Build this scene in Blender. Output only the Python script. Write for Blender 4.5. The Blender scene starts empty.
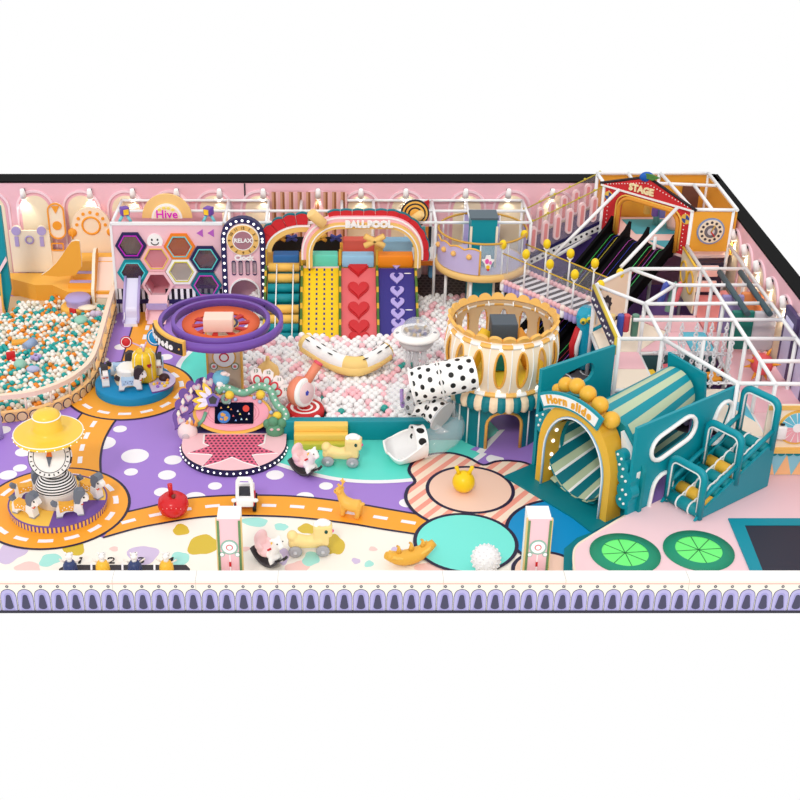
import bpy, math, random
from mathutils import Vector, Matrix
from mathutils.geometry import tessellate_polygon
random.seed(7)
SC = bpy.context.scene
COL = SC.collection
PI = math.pi
cos, sin = math.cos, math.sin
# ---------------------------------------------------------------- camera model (also used to lay the plan out from the photo)
F = 1300.0; PITCH = math.radians(28.4); CX = 335.0; CY = 400.0; CAMY = -22.8; CAMZ = 17.6
def ray(px, py):
    a = (px-CX)/F; b = (py-CY)/F
    return (a, cos(PITCH)-b*sin(PITCH), -sin(PITCH)-b*cos(PITCH))
def G(px, py, z=0.0):          # point of the plan at height z
    r = ray(px, py); t = (z-CAMZ)/r[2]
    return (r[0]*t, CAMY+r[1]*t)
def V(px, py, Y):              # (x, z) on the vertical plane at depth Y
    r = ray(px, py); t = (Y-CAMY)/r[1]
    return (r[0]*t, CAMZ+r[2]*t)
cam = bpy.data.cameras.new('camera'); cam.sensor_width = 36.0; cam.lens = F*36.0/800.0
cam.shift_x = (400-CX)/800.0; cam.clip_end = 500
co = bpy.data.objects.new('camera', cam); COL.objects.link(co)
co.location = (0, CAMY, CAMZ); co.rotation_euler = (PI/2-PITCH, 0, 0)
SC.camera = co
# ---------------------------------------------------------------- materials
def lin(c):
    c = c/255.0
    return c/12.92 if c <= 0.04045 else ((c+0.055)/1.055)**2.4
def L3(rgb): return (lin(rgb[0]), lin(rgb[1]), lin(rgb[2]), 1.0)
_M = {}
def mat(rgb, rough=0.5, metal=0.0, emit=0.0, alpha=1.0, spec=0.35, coat=0.0):
    k = (tuple(rgb), rough, metal, emit, alpha, spec, coat)
    if k in _M: return _M[k]
    m = bpy.data.materials.new('paint_%02x%02x%02x' % tuple(int(v) for v in rgb)); m.use_nodes = True
    b = m.node_tree.nodes['Principled BSDF']
    b.inputs['Base Color'].default_value = L3(rgb)
    b.inputs['Roughness'].default_value = rough; b.inputs['Metallic'].default_value = metal
    b.inputs['Specular IOR Level'].default_value = spec
    if coat: b.inputs['Coat Weight'].default_value = coat
    if emit:
        b.inputs['Emission Color'].default_value = L3(rgb); b.inputs['Emission Strength'].default_value = emit
    if alpha < 1: b.inputs['Alpha'].default_value = alpha
    _M[k] = m
    return m
def _nodes(name, rough):
    m = bpy.data.materials.new(name); m.use_nodes = True; nt = m.node_tree
    b = nt.nodes['Principled BSDF']; b.inputs['Roughness'].default_value = rough; b.inputs['Specular IOR Level'].default_value = 0.35
    return m, nt, b
def _math(nt, op, a, b=None):
    n = nt.nodes.new('ShaderNodeMath'); n.operation = op
    for i, v in enumerate((a, b)):
        if v is None: continue
        if isinstance(v, (int, float)): n.inputs[i].default_value = v
        else: nt.links.new(v, n.inputs[i])
    return n.outputs[0]
def mat_dots(base, dot, nu, nv, r, aspect=1.0, rough=0.4, stagger=True):
    # polka dots printed on a surface that carries uv coordinates
    k = ('dots', tuple(base), tuple(dot), nu, nv, r, aspect)
    if k in _M: return _M[k]
    m, nt, b = _nodes('polka_dots', rough)
    uv = nt.nodes.new('ShaderNodeTexCoord'); sp = nt.nodes.new('ShaderNodeSeparateXYZ'); nt.links.new(uv.outputs['UV'], sp.inputs[0])
    v = _math(nt, 'MULTIPLY', sp.outputs[1], nv); row = _math(nt, 'FLOOR', v)
    u = _math(nt, 'MULTIPLY', sp.outputs[0], nu)
    if stagger: u = _math(nt, 'ADD', u, _math(nt, 'MULTIPLY', _math(nt, 'MODULO', row, 2.0), 0.5))
    fu = _math(nt, 'SUBTRACT', _math(nt, 'FRACT', u), 0.5); fv = _math(nt, 'SUBTRACT', _math(nt, 'FRACT', v), 0.5)
    fv = _math(nt, 'MULTIPLY', fv, aspect)
    d = _math(nt, 'ADD', _math(nt, 'MULTIPLY', fu, fu), _math(nt, 'MULTIPLY', fv, fv))
    t = _math(nt, 'LESS_THAN', d, r*r)
    mx = nt.nodes.new('ShaderNodeMix'); mx.data_type = 'RGBA'
    mx.inputs[6].default_value = L3(base); mx.inputs[7].default_value = L3(dot)
    nt.links.new(t, mx.inputs[0]); nt.links.new(mx.outputs[2], b.inputs['Base Color'])
    _M[k] = m
    return m
def mat_stripes(cols, n, axis='u', rough=0.5):
    # equal stripes printed along u or v; cols repeat
    k = ('st', tuple(map(tuple, cols)), n, axis)
    if k in _M: return _M[k]
    m, nt, b = _nodes('stripes', rough)
    uv = nt.nodes.new('ShaderNodeTexCoord'); sp = nt.nodes.new('ShaderNodeSeparateXYZ'); nt.links.new(uv.outputs['UV'], sp.inputs[0])
    t = _math(nt, 'FRACT', _math(nt, 'MULTIPLY', sp.outputs[0 if axis == 'u' else 1], n))
    cr = nt.nodes.new('ShaderNodeValToRGB'); cr.color_ramp.interpolation = 'CONSTANT'
    el = cr.color_ramp.elements
    while len(el) < len(cols): el.new(0.5)
    for i, c in enumerate(cols): el[i].position = i/len(cols); el[i].color = L3(c)
    nt.links.new(t, cr.inputs[0]); nt.links.new(cr.outputs[0], b.inputs['Base Color'])
    _M[k] = m
    return m
def mat_glass(tint=(235, 245, 250), clear=0.75, rough=0.05):
    k = ('glass', tuple(tint), clear)
    if k in _M: return _M[k]
    m, nt, b = _nodes('clear_acrylic', rough)
    b.inputs['Base Color'].default_value = L3(tint); b.inputs['Specular IOR Level'].default_value = 0.5
    tr = nt.nodes.new('ShaderNodeBsdfTransparent'); mix = nt.nodes.new('ShaderNodeMixShader')
    mix.inputs[0].default_value = clear
    nt.links.new(b.outputs[0], mix.inputs[1]); nt.links.new(tr.outputs[0], mix.inputs[2])
    nt.links.new(mix.outputs[0], nt.nodes['Material Output'].inputs['Surface'])
    _M[k] = m
    return m
WHITE = mat((250, 248, 246)); PIPE = mat((243, 243, 244), 0.35); CREAM = mat((247, 232, 208)); PINK = mat((244, 196, 204))
PALEPINK = mat((250, 216, 219)); TEAL = mat((0, 142, 156)); TEALD = mat((0, 116, 130)); GOLD = mat((243, 186, 84)); ORANGE = mat((245, 160, 45))
NAVY = mat((38, 34, 84)); BLACK = mat((18, 17, 20)); CHAR = mat((40, 40, 48)); LAV = mat((178, 162, 214)); PURPLE = mat((112, 72, 168))
YELLOW = mat((250, 200, 40)); RED = mat((205, 34, 40)); GREY = mat((160, 160, 166)); SLATE = mat((88, 98, 114)); MINT = mat((110, 215, 200))
TURQ = mat((95, 226, 212)); BLUE = mat((0, 146, 204)); SKY = mat((120, 190, 225)); PEACH = mat((248, 212, 194)); CORAL = mat((235, 110, 105))
LAMPGLOW = mat((255, 250, 235), 0.4, emit=3.0); BULB = mat((255, 255, 250), 0.3, emit=1.2)
# ---------------------------------------------------------------- mesh builder
def vec(p): return Vector((p[0], p[1], p[2] if len(p) > 2 else 0.0))
class MB:
    def __init__(s): s.v = []; s.f = []; s.m = []; s.sm = []; s.mats = []; s.uv = []
    def mi(s, m):
        if m not in s.mats: s.mats.append(m)
        return s.mats.index(m)
    def face(s, idx, m, smooth=False, uv=None):
        s.f.append(list(idx)); s.m.append(s.mi(m)); s.sm.append(smooth); s.uv.append(uv)
    def add(s, pts):
        n = len(s.v); s.v += [vec(p) for p in pts]; return n
    def box(s, c, d, m, rz=0.0, M=None, b=0.0):
        if b > 0 and min(d) > 2.2*b:     # rounded box: eased edges by a plate with rounded corners top and bottom
            hx, hy, hz = d[0]/2, d[1]/2, d[2]/2
            R = M or Matrix.Rotation(rz, 3, 'Z'); C = vec(c)
            rings = []
            for zz, ins in ((-hz, b), (-hz+b*.3, b*.3), (-hz+b, 0), (hz-b, 0), (hz-b*.3, b*.3), (hz, b)):
                pts = []
                for sx, sy, a0 in ((1, 1, 0), (-1, 1, PI/2), (-1, -1, PI), (1, -1, 3*PI/2)):
                    for k in range(3):
                        a = a0+k*PI/4; r = max(b-ins, b*.15)
                        pts.append(C+R@Vector((sx*(hx-b)+r*cos(a), sy*(hy-b)+r*sin(a), zz)))
                rings.append(s.add(pts))
            n = 12
            for q in range(len(rings)-1):
                for i in range(n):
                    j = (i+1) % n
                    s.face((rings[q]+i, rings[q]+j, rings[q+1]+j, rings[q+1]+i), m, True)
            s.face(reversed(range(rings[0], rings[0]+n)), m); s.face(range(rings[-1], rings[-1]+n), m)
            return s
        x, y, z = d[0]/2, d[1]/2, d[2]/2
        R = M or Matrix.Rotation(rz, 3, 'Z'); C = vec(c)
        n = s.add([C+R@Vector(p) for p in ((-x,-y,-z),(x,-y,-z),(x,y,-z),(-x,y,-z),(-x,-y,z),(x,-y,z),(x,y,z),(-x,y,z))])
        for q in ((0,3,2,1),(4,5,6,7),(0,1,5,4),(1,2,6,5),(2,3,7,6),(3,0,4,7)): s.face([n+i for i in q], m, uv=((0,0),(1,0),(1,1),(0,1)))
        return s
    def tube(s, pts, r, m, seg=8, closed=False, caps=True, smooth=True, matf=None):
        P = [vec(p) for p in pts]; n = len(P)
        R = r if isinstance(r, (list, tuple)) else [r]*n
        rings = []; up = None; ln = 0.0
        for i in range(n):
            a = P[(i-1) % n] if (closed or i > 0) else P[i]; b = P[(i+1) % n] if (closed or i < n-1) else P[i]
            t = (b-a)
            if t.length < 1e-9: t = Vector((0, 0, 1))
            t.normalize()
            if up is None: up = t.orthogonal().normalized() if abs(t.z) > .9 else (Vector((0,0,1))-t*t.z).normalized()
            else:
                up = up-t*up.dot(t)
                up = up.normalized() if up.length > 1e-6 else t.orthogonal().normalized()
            w = t.cross(up)
            rings.append(s.add([P[i]+(up*cos(2*PI*k/seg)+w*sin(2*PI*k/seg))*R[i] for k in range(seg)]))
        N = n if closed else n-1
        for i in range(N):
            a, b = rings[i], rings[(i+1) % n]
            mm = matf(i/N) if matf else m
            for k in range(seg):
                l = (k+1) % seg
                s.face((a+k, a+l, b+l, b+k), mm, smooth, ((k/seg, i/N), ((k+1)/seg, i/N), ((k+1)/seg, (i+1)/N), (k/seg, (i+1)/N)))
        if caps and not closed:
            s.face(list(reversed(range(rings[0], rings[0]+seg))), matf(0) if matf else m); s.face(list(range(rings[-1], rings[-1]+seg)), matf(1) if matf else m)
        return s
    def cyl(s, p0, p1, r, m, r1=None, seg=16, caps=True): return s.tube([p0, p1], [r, r if r1 is None else r1], m, seg, caps=caps)
    def sph(s, c, r, m, seg=14, rg=9, M=None, matf=None):
        R = (r, r, r) if isinstance(r, (int, float)) else r; C = vec(c)
        def f(u, v):
            a = 2*PI*u; b = PI*(v-.5)
            p = Vector((R[0]*cos(b)*cos(a), R[1]*cos(b)*sin(a), R[2]*sin(b)))
            return C+(M@p if M else p)
        return s.surf(f, seg, rg, m, wrap=True, matf=matf)
    def surf(s, f, nu, nv, m, wrap=False, smooth=True, matf=None, uvs=None):
        n = s.add([f(i/nu, j/nv) for j in range(nv+1) for i in range(nu+1)]); w = nu+1
        for j in range(nv):
            for i in range(nu):
                mm = matf((i+.5)/nu, (j+.5)/nv) if matf else m
                if mm is None: continue
                q = (i/nu, j/nv, (i+1)/nu, (j+1)/nv)
                s.face((n+j*w+i, n+j*w+i+1, n+(j+1)*w+i+1, n+(j+1)*w+i), mm, smooth, ((q[0],q[1]),(q[2],q[1]),(q[2],q[3]),(q[0],q[3])))
        return s
    def lathe(s, c, prof, m, seg=28, matf=None, M=None, a0=0.0, a1=2*PI, sx=1.0, sy=1.0, smooth=True):
        C = vec(c); n = len(prof)-1
        def f(u, v):
            k = min(int(round(v*n)), n); a = a0+(a1-a0)*u; r, z = prof[k]
            p = Vector((r*cos(a)*sx, r*sin(a)*sy, z))
            return C+(M@p if M else p)
        return s.surf(f, seg, n, m, matf=matf, smooth=smooth)
    def plate(s, outer, m, O=(0,0,0), ux=(1,0,0), uy=(0,0,1), d0=0.0, d1=0.03, holes=(), side=None, back=True):
        # flat outline with holes, extruded along ux x uy from d0 to d1
        O = vec(O); ux = vec(ux).normalized(); uy = vec(uy).normalized(); nn = ux.cross(uy)
        def clean(p):
            a = sum(p[i][0]*p[(i+1) % len(p)][1]-p[(i+1) % len(p)][0]*p[i][1] for i in range(len(p)))
            return list(p) if a > 0 else list(reversed(p))
        loops = [clean(outer)]+[list(reversed(clean(h))) for h in holes]
        flat = [q for l in loops for q in l]
        if not holes and len(flat) <= 4: tris = [list(range(len(flat)))]
        else: tris = tessellate_polygon([[Vector((q[0], q[1], 0)) for q in l] for l in loops])
        xs = [q[0] for q in flat]; ys = [q[1] for q in flat]; w = max(xs)-min(xs) or 1; h = max(ys)-min(ys) or 1
        uvf = lambda q: ((q[0]-min(xs))/w, (q[1]-min(ys))/h)
        P = lambda q, d: O+ux*q[0]+uy*q[1]+nn*d
        n1 = s.add([P(q, d1) for q in flat])
        def orient(t):
            a = sum(flat[t[i]][0]*flat[t[(i+1) % len(t)]][1]-flat[t[(i+1) % len(t)]][0]*flat[t[i]][1] for i in range(len(t)))
            return list(t) if a > 0 else list(reversed(t))
        tris = [orient(list(t)) for t in tris]
        for t in tris: s.face([n1+i for i in t], m, False, [uvf(flat[i]) for i in t])
        if d1 != d0:
            n0 = s.add([P(q, d0) for q in flat])
            if back:
                for t in tris: s.face([n0+i for i in reversed(t)], side or m, False, [uvf(flat[i]) for i in reversed(t)])
            k = 0
            for l in loops:
                L = len(l)
                for i in range(L):
                    j = (i+1) % L
                    s.face((n0+k+i, n0+k+j, n1+k+j, n1+k+i), side or m)
                k += L
        return s
    def torus(s, c, R, r, m, M=None, seg=32, sg=8, sx=1.0, sy=1.0, a0=0, a1=2*PI, matf=None):
        C = vec(c)
        def f(u, v):
            a = a0+(a1-a0)*u; b = 2*PI*v
            p = Vector(((R+r*cos(b))*cos(a)*sx, (R+r*cos(b))*sin(a)*sy, r*sin(b)))
            return C+(M@p if M else p)
        return s.surf(f, seg, sg, m, matf=matf)
    def text(s, body, O, size, m, ux=(1,0,0), uy=(0,0,1), depth=0.02, center=True, bold=0.0, sx=1.0):
        cu = bpy.data.curves.new('lettering', 'FONT'); cu.body = body; cu.size = size; cu.extrude = depth/2; cu.offset = bold; cu.resolution_u = 2
        if center: cu.align_x = 'CENTER'; cu.align_y = 'CENTER'
        ob = bpy.data.objects.new('lettering', cu)
        me = ob.to_mesh()
        ux = vec(ux).normalized(); uy = vec(uy).normalized(); nn = ux.cross(uy); O = vec(O)
        n = s.add([O+ux*v.co.x*sx+uy*v.co.y+nn*(v.co.z+depth/2) for v in me.vertices])
        for p in me.polygons: s.face([n+i for i in p.vertices], m)
        ob.to_mesh_clear(); bpy.data.objects.remove(ob); bpy.data.curves.remove(cu)
        return s
    def xf(s, M):
        s.v = [M@p for p in s.v]; return s
    def build(s, name, parent=None, loc=None):
        o0 = Vector((0,0,0))
        if parent is not None:
            q = parent
            while q is not None: o0 = o0+Vector(q.location); q = q.parent
        elif loc is not None: o0 = vec(loc)
        me = bpy.data.meshes.new(name)
        me.from_pydata([tuple(p-o0) for p in s.v], [], s.f)
        for m in s.mats: me.materials.append(m)
        me.polygons.foreach_set('material_index', s.m); me.polygons.foreach_set('use_smooth', s.sm)
        if any(u is not None for u in s.uv):
            lay = me.uv_layers.new(name='uv'); i = 0
            for p, u in zip(me.polygons, s.uv):
                for k, li in enumerate(p.loop_indices):
                    if u is not None: lay.data[li].uv = u[k]
        me.update()
        o = bpy.data.objects.new(name, me); COL.objects.link(o)
        if parent is not None: o.parent = parent
        elif loc is not None: o.location = loc
        return o
def tag(o, label, cat, group=None, kind=None):
    o['label'] = label; o['category'] = cat
    if group: o['group'] = group
    if kind: o['kind'] = kind
    return o
def T(name, label, cat, loc=(0,0,0), group=None):
    o = bpy.data.objects.new(name, None); COL.objects.link(o); o.location = loc; o.empty_display_size = .1
    return tag(o, label, cat, group)
def structure(o): o['kind'] = 'structure'; return o
_kids = {}
def tree(o):
    return [c for c in COL.objects if c.parent == o]
def copy_tree(o, loc=None, rz=None, label=None, kids=None):
    kids = kids if kids is not None else {}
    def rec(q, par):
        c = q.copy(); COL.objects.link(c)
        if par is not None: c.parent = par
        for ch in q.children: rec(ch, c)
        return c
    r = rec(o, None)
    if loc is not None: r.location = loc
    if rz is not None: r.rotation_euler = (0, 0, rz)
    if label: r['label'] = label
    return r
# ---------------------------------------------------------------- outlines
def ell(cx, cy, rx, ry=None, n=28, a0=0.0, a1=2*PI):
    ry = rx if ry is None else ry
    full = abs(a1-a0-2*PI) < 1e-6
    return [(cx+rx*cos(a0+(a1-a0)*i/(n if full else n-1)), cy+ry*sin(a0+(a1-a0)*i/(n if full else n-1))) for i in range(n)]
def rect(x0, y0, x1, y1): return [(x0,y0),(x1,y0),(x1,y1),(x0,y1)]
def rrect(x0, y0, x1, y1, r, n=5):
    p = []
    for cx, cy, a in ((x1-r, y0+r, -PI/2), (x1-r, y1-r, 0), (x0+r, y1-r, PI/2), (x0+r, y0+r, PI)):
        p += [(cx+r*cos(a+PI/2*i/n), cy+r*sin(a+PI/2*i/n)) for i in range(n+1)]
    return p
def arch(cx, y0, w, h, n=16):       # doorway outline: straight sides and a half-round head
    r = w/2
    return [(cx-r, y0), (cx+r, y0)]+[(cx+r*cos(PI*i/n), y0+h-r+r*sin(PI*i/n)) for i in range(n+1)]
def hexa(cx, cy, r, sy=1.0): return [(cx+r*cos(PI/3*i), cy+r*sy*sin(PI/3*i)) for i in range(6)]
def heart(cx, cy, s, sy=1.0, n=28):
    return [(cx+s*(16*sin(t)**3)/17, cy+s*sy*(13*cos(t)-5*cos(2*t)-2*cos(3*t)-cos(4*t)+2)/15) for t in [2*PI*i/n for i in range(n)]]
def blob(cx, cy, rx, ry, seed, n=26):
    rr = random.Random(seed); ph = [rr.random()*6.28 for _ in range(4)]
    return [(cx+rx*k*cos(t), cy+ry*k*sin(t)) for t in [2*PI*i/n for i in range(n)] for k in [1+.10*sin(2*t+ph[0])+.09*sin(3*t+ph[1])+.05*sin(5*t+ph[2])]]
def offset(poly, d):                # crude inset of a convex-ish outline towards its centre
    cx = sum(p[0] for p in poly)/len(poly); cy = sum(p[1] for p in poly)/len(poly)
    out = []
    for x, y in poly:
        l = math.hypot(x-cx, y-cy) or 1
        out.append((x-(x-cx)/l*d, y-(y-cy)/l*d))
    return out
def spline(pts, k=6, closed=False):
    P = [Vector(p) for p in pts]; n = len(P); out = []
    for i in range(n if closed else n-1):
        p0 = P[(i-1) % n] if (closed or i > 0) else P[i]*2-P[i+1]
        p1 = P[i]; p2 = P[(i+1) % n]; p3 = P[(i+2) % n] if (closed or i+2 < n) else p2*2-p1
        for j in range(k):
            t = j/k
            out.append(.5*((2*p1)+(p2-p0)*t+(2*p0-5*p1+4*p2-p3)*t*t+(3*p1-p0-3*p2+p3)*t**3))
    if not closed: out.append(P[-1])
    return out
FX, FZ = (1,0,0), (0,0,1)           # a panel that faces the front of the hall
# ---------------------------------------------------------------- world, sun
w = bpy.data.worlds.new('white_studio'); SC.world = w; w.use_nodes = True
w.node_tree.nodes['Background'].inputs[0].default_value = (1, 1, 1, 1); w.node_tree.nodes['Background'].inputs[1].default_value = 1.0
sl = bpy.data.lights.new('sun', 'SUN'); sl.energy = 0.95; sl.angle = math.radians(9); sl.color = (1, .96, .9)
so = bpy.data.objects.new('sun', sl); COL.objects.link(so); so.rotation_euler = (math.radians(46), math.radians(-16), 0)
vs = SC.view_settings; vs.view_transform = 'Standard'; vs.look = 'None'; vs.exposure = 0.0; vs.gamma = 1.0; vs.use_curve_mapping = False
# ---------------------------------------------------------------- floor: one printed vinyl sheet
RX = 12.25                                   # inner face of the right wall
FL = MB()
FPUR = mat((166, 128, 214), .45); FWHITE = mat((250, 246, 250), .45); FORANGE = mat((250, 168, 46), .45); FLINE = mat((34, 28, 62), .45); FCREAM = mat((252, 245, 234), .45)
FLAV = mat((212, 194, 226), .45); FTURQ = mat((170, 232, 222), .45); FMUST = mat((218, 188, 62), .45); FPINK = mat((250, 208, 202), .45); FSEA = mat((96, 224, 208), .4)
FPEACH = mat((248, 208, 188), .45); FBLUE = mat((0, 144, 206), .45); FPOOL = mat((120, 235, 222), .4)
def mat_diag(c1, c2, a, b, n):
    m, nt, bs = _nodes('diagonal_stripes', .45)
    tc = nt.nodes.new('ShaderNodeTexCoord'); sp = nt.nodes.new('ShaderNodeSeparateXYZ'); nt.links.new(tc.outputs['Object'], sp.inputs[0])
    t = _math(nt, 'FRACT', _math(nt, 'ADD', _math(nt, 'MULTIPLY', sp.outputs[0], a*n), _math(nt, 'MULTIPLY', sp.outputs[1], b*n)))
    t = _math(nt, 'LESS_THAN', t, .45)
    mx = nt.nodes.new('ShaderNodeMix'); mx.data_type = 'RGBA'; mx.inputs[6].default_value = L3(c1); mx.inputs[7].default_value = L3(c2)
    nt.links.new(t, mx.inputs[0]); nt.links.new(mx.outputs[2], bs.inputs['Base Color']); return m
FSTRIPE = mat_diag((252, 228, 206), (246, 160, 142), .78, -.62, 3.0)
FL.box((-.9, 9.15, -.01), (26.4, 18.3, .02), FPUR)
_fz = [0]
def fz(k): _fz[0] += 1; return .002*k+_fz[0]*4e-6
def fpoly(pts, m, k): FL.plate(pts, m, (0,0,fz(k)), (1,0,0), (0,1,0), 0, 0)
def fpx(pts, m, k): fpoly([G(*p) for p in pts], m, k)
def ribbon(pts, wd, m, k, closed=False, dash=None):
    P = [Vector((p[0], p[1])) for p in pts]; n = len(P); Lp = []; Rp = []
    for i in range(n):
        a = P[(i-1) % n] if closed or i else P[i]; b = P[(i+1) % n] if closed or i < n-1 else P[i]
        t = (b-a).normalized(); q = Vector((-t.y, t.x))*wd/2; Lp.append(P[i]+q); Rp.append(P[i]-q)
    z = fz(k); A = FL.add([(p.x, p.y, z) for p in Lp]); B = FL.add([(p.x, p.y, z) for p in Rp])
    for i in range(n if closed else n-1):
        j = (i+1) % n; FL.face((B+i, B+j, A+j, A+i), m)
def dashes(pts, wd, ln, gap, m, k, closed=False):
    P = [Vector((p[0], p[1])) for p in pts]
    if closed: P.append(P[0])
    d = [0]
    for i in range(1, len(P)): d.append(d[-1]+(P[i]-P[i-1]).length)
    def at(s):
        for i in range(1, len(P)):
            if s <= d[i]: return P[i-1].lerp(P[i], (s-d[i-1])/max(d[i]-d[i-1], 1e-9))
        return P[-1]
    s = gap/2
    while s+ln < d[-1]:
        ribbon([at(s), at(s+ln/2), at(s+ln)], wd, m, k); s += ln+gap
def G2(px, py): return Vector(G(px, py))
# cream terrazzo in front of the road
top_edge = [G2(*p) for p in ((103,538),(135,529),(160,524),(190,519),(216,516.5),(253,516),(300,518),(350,524),(380,529),(413,534),(440,538))]
upp_edge = [G2(*p) for p in ((124,513),(150,507),(175,501),(200,497.5),(245,495.5),(300,497),(350,503),(385,509),(420,515),(445,519))]
fpoly([(-10, .4), (7.2, .4), (6.2, 2.4), (4, 4)]+[tuple(p) for p in reversed(top_edge)]+[G(92,534), (-10, 3.4)], FCREAM, 1)
for i, (x, y, rx, ry, m) in enumerate(((12,552,13,10,FLAV),(50,560,9,6,FTURQ),(28,568,12,5,FPINK),(74,548,10,7,FMUST),(114,549,4,2.2,FPINK),(143,555,13,9,FLAV),(180,559,9,6,FTURQ),
        (181,530,8,5,FMUST),(203,545,13,10,FMUST),(255,522,12,4.5,FTURQ),(281,527,6,3.6,FTURQ),(283,556,6,7,FLAV),(298,567,11,5,FPINK),(307,529,8,5,FMUST),(334,545,9,10,FMUST),
        (311,559,8,6,FTURQ),(373,549,3.5,2.2,FPINK),(356,561,4,2.5,FLAV),(369,564,4,3,FTURQ),(398,553,7,5,FLAV),(432,567,15,4,FPINK),(520,566,8,5,FLAV),(283,527,4,3,FTURQ),(246,549,4,2,FPINK))):
    gx, gy = G(x, y); s = .0246*42/40; fpoly(blob(gx, gy, rx*s, ry*s*1.75, 31+i), m, 2)
# white spots on the purple
for x, y, rx, ry in ((121,347,7,3.4),(103,360,6,5),(166,357,7,5),(103,443,13,7),(120,429,7,3.5),(135,456,14,7.5),(131,472,7,4),(24,452,9,5.5),(3,430,8,6),(173,460,9,5),(167,475,9,5),(275,475,9,5),(215,486,7,3.6),
        (195,498,11,5),(326,486,7,4),(305,497,9,3.5),(407,503,8,6),(495,459,9,4),(20,468,7,3),(158,312,6,3),(112,322,5,3),(520,452,12,6),(112,312,8,4),(235,470,6,3),(162,492,8,4),(8,475,9,4)):
    gx, gy = G(x, y); sc = 40.0*(gy*-.0292+1.13); fpoly(ell(gx, gy, rx/(40*(1-.0176*(gy-4.5))), None), FWHITE, 1)
# sea-green lagoon round the ball pool, with its white shore
lag = spline([G2(*p) for p in ((215,335),(190,352),(178,368),(186,384),(205,410),(232,445),(256,458),(277,464),(300,471),(335,479),(372,482),(412,480),(445,474),(472,462),(492,446),(500,432))], 5)
fpoly([tuple(p) for p in lag]+[G(470,400), G(300,400)], FSEA, 3)
ribbon(lag, .16, FWHITE, 4)
# road
def road(c, wd, closed=False):
    ribbon(c, wd+.1, FLINE, 5, closed)
ring1 = (-6.92, 4.19); ring2 = (-5.93, 10.4)
lower = [tuple(p) for p in spline(top_edge, 4)]; upper = [tuple(p) for p in spline(upp_edge, 4)]
fpoly(lower+list(reversed(upper)), FORANGE, 6)
ribbon(lower, .07, FLINE, 7); ribbon(upper, .07, FLINE, 7)
midl = spline([(G2(*a)+G2(*b))/2 for a, b in (((124,513),(105,538)),((150,507),(160,524)),((200,497.5),(216,516.5)),((245,495.5),(253,516)),((300,497),(300,518)),((350,503),(350,524)),((440,518),(436,537)))], 6)
dashes(midl, .13, .36, .34, FWHITE, 8)
link = spline([G2(*p) for p in ((150,306),(148,325),(141,350),(135,372))], 6)
ribbon(link, 1.02, FLINE, 5); ribbon(link, .92, FORANGE, 6); dashes(link, .12, .34, .34, FWHITE, 6.6)
link2 = spline([G2(*p) for p in ((106,408),(93,425),(84,442),(80,460),(80,480))], 6)
ribbon(link2, 1.12, FLINE, 5); ribbon(link2, 1.0, FORANGE, 6); dashes(link2, .12, .34, .3, FWHITE, 6.6)
fpx(((84,410),(95,405),(104,412),(90,418),(80,422)), FWHITE, 5)
for c in (ring1, ring2):
    fpoly(ell(c[0], c[1], 1.86, None, 60), FLINE, 7); fpoly(ell(c[0], c[1], 1.79, None, 60), FORANGE, 8)
    dashes(ell(c[0], c[1], 1.5, None, 60), .13, .36, .26, FWHITE, 9, True)
# striped blossom and the round spots
blos = spline([G2(*p) for p in ((415,482),(409,471),(415,461),(430,455),(450,453.5),(468,458),(483,465.5),(496,462),(512,461.5),(532,466),(575,490),(560,515),(530,525),(500,532),(470,532),(440,526),(428,521),(414,512),(406,500),(408,489))], 4, True)
fpoly([tuple(p) for p in blos], FSTRIPE, 9); ribbon(blos, .09, FLINE, 10, True)
for (cx, cy, r, m, k) in ((3.41,4.98,1.08,FPEACH,11),(5.6,3.0,1.5,FBLUE,11),(3.09,2.64,1.2,FPOOL,13),(4.85,1.45,.78,FPEACH,13)):
    fpoly(ell(cx, cy, r, None, 48), m, k); ribbon(ell(cx, cy, r, None, 48), .09, FLINE, k+1, True)
# purple, white and green patches under the frames on the far side
fpx(((470,450),(500,432),(560,432),(545,470),(520,462)), FPUR, 5)
fpx(((476,452),(500,430),(505,430),(482,455)), FWHITE, 6)
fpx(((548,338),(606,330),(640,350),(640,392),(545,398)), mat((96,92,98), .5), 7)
for x, y in ((563,347),(575,352),(590,372),(561,378),(575,383)): cgx, cgy = G(x, y); ribbon(ell(cgx, cgy, .28, None, 24), .05, FWHITE, 8, True)
fpx(((552,366),(600,360),(600,366),(552,374)), mat((190,188,192)), 8)
# start lane with numbers near the front wall
LX0, LZ = G(58,567)[0], 0
fpoly([G(59,569),G(66,565),G(186,565),G(190,569),G(190,578),G(59,578)], mat((52, 48, 54), .5), 3)
for x in (91, 122, 154): fpx(((x-.6,564),(x+1.4,564),(x+1.6,578),(x-.4,578)), FWHITE, 4)
fpoly([(G(60,571)[0], G(60,571.2)[1]), (G(188,571)[0], G(60,571.2)[1]), (G(188,571)[0], G(60,570.4)[1]), (G(60,571)[0], G(60,570.4)[1])], GREY, 4)
for s, x in (('1',80),('2',111),('3',141),('4',170)):
    gx, gy = G(x, 561); FL.text(s, (gx, gy, fz(4)), .34, BLACK, (1,0,0), (0,1,0), depth=.002, bold=.012, sx=1.15)
structure(FL.build('floor'))
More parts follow.
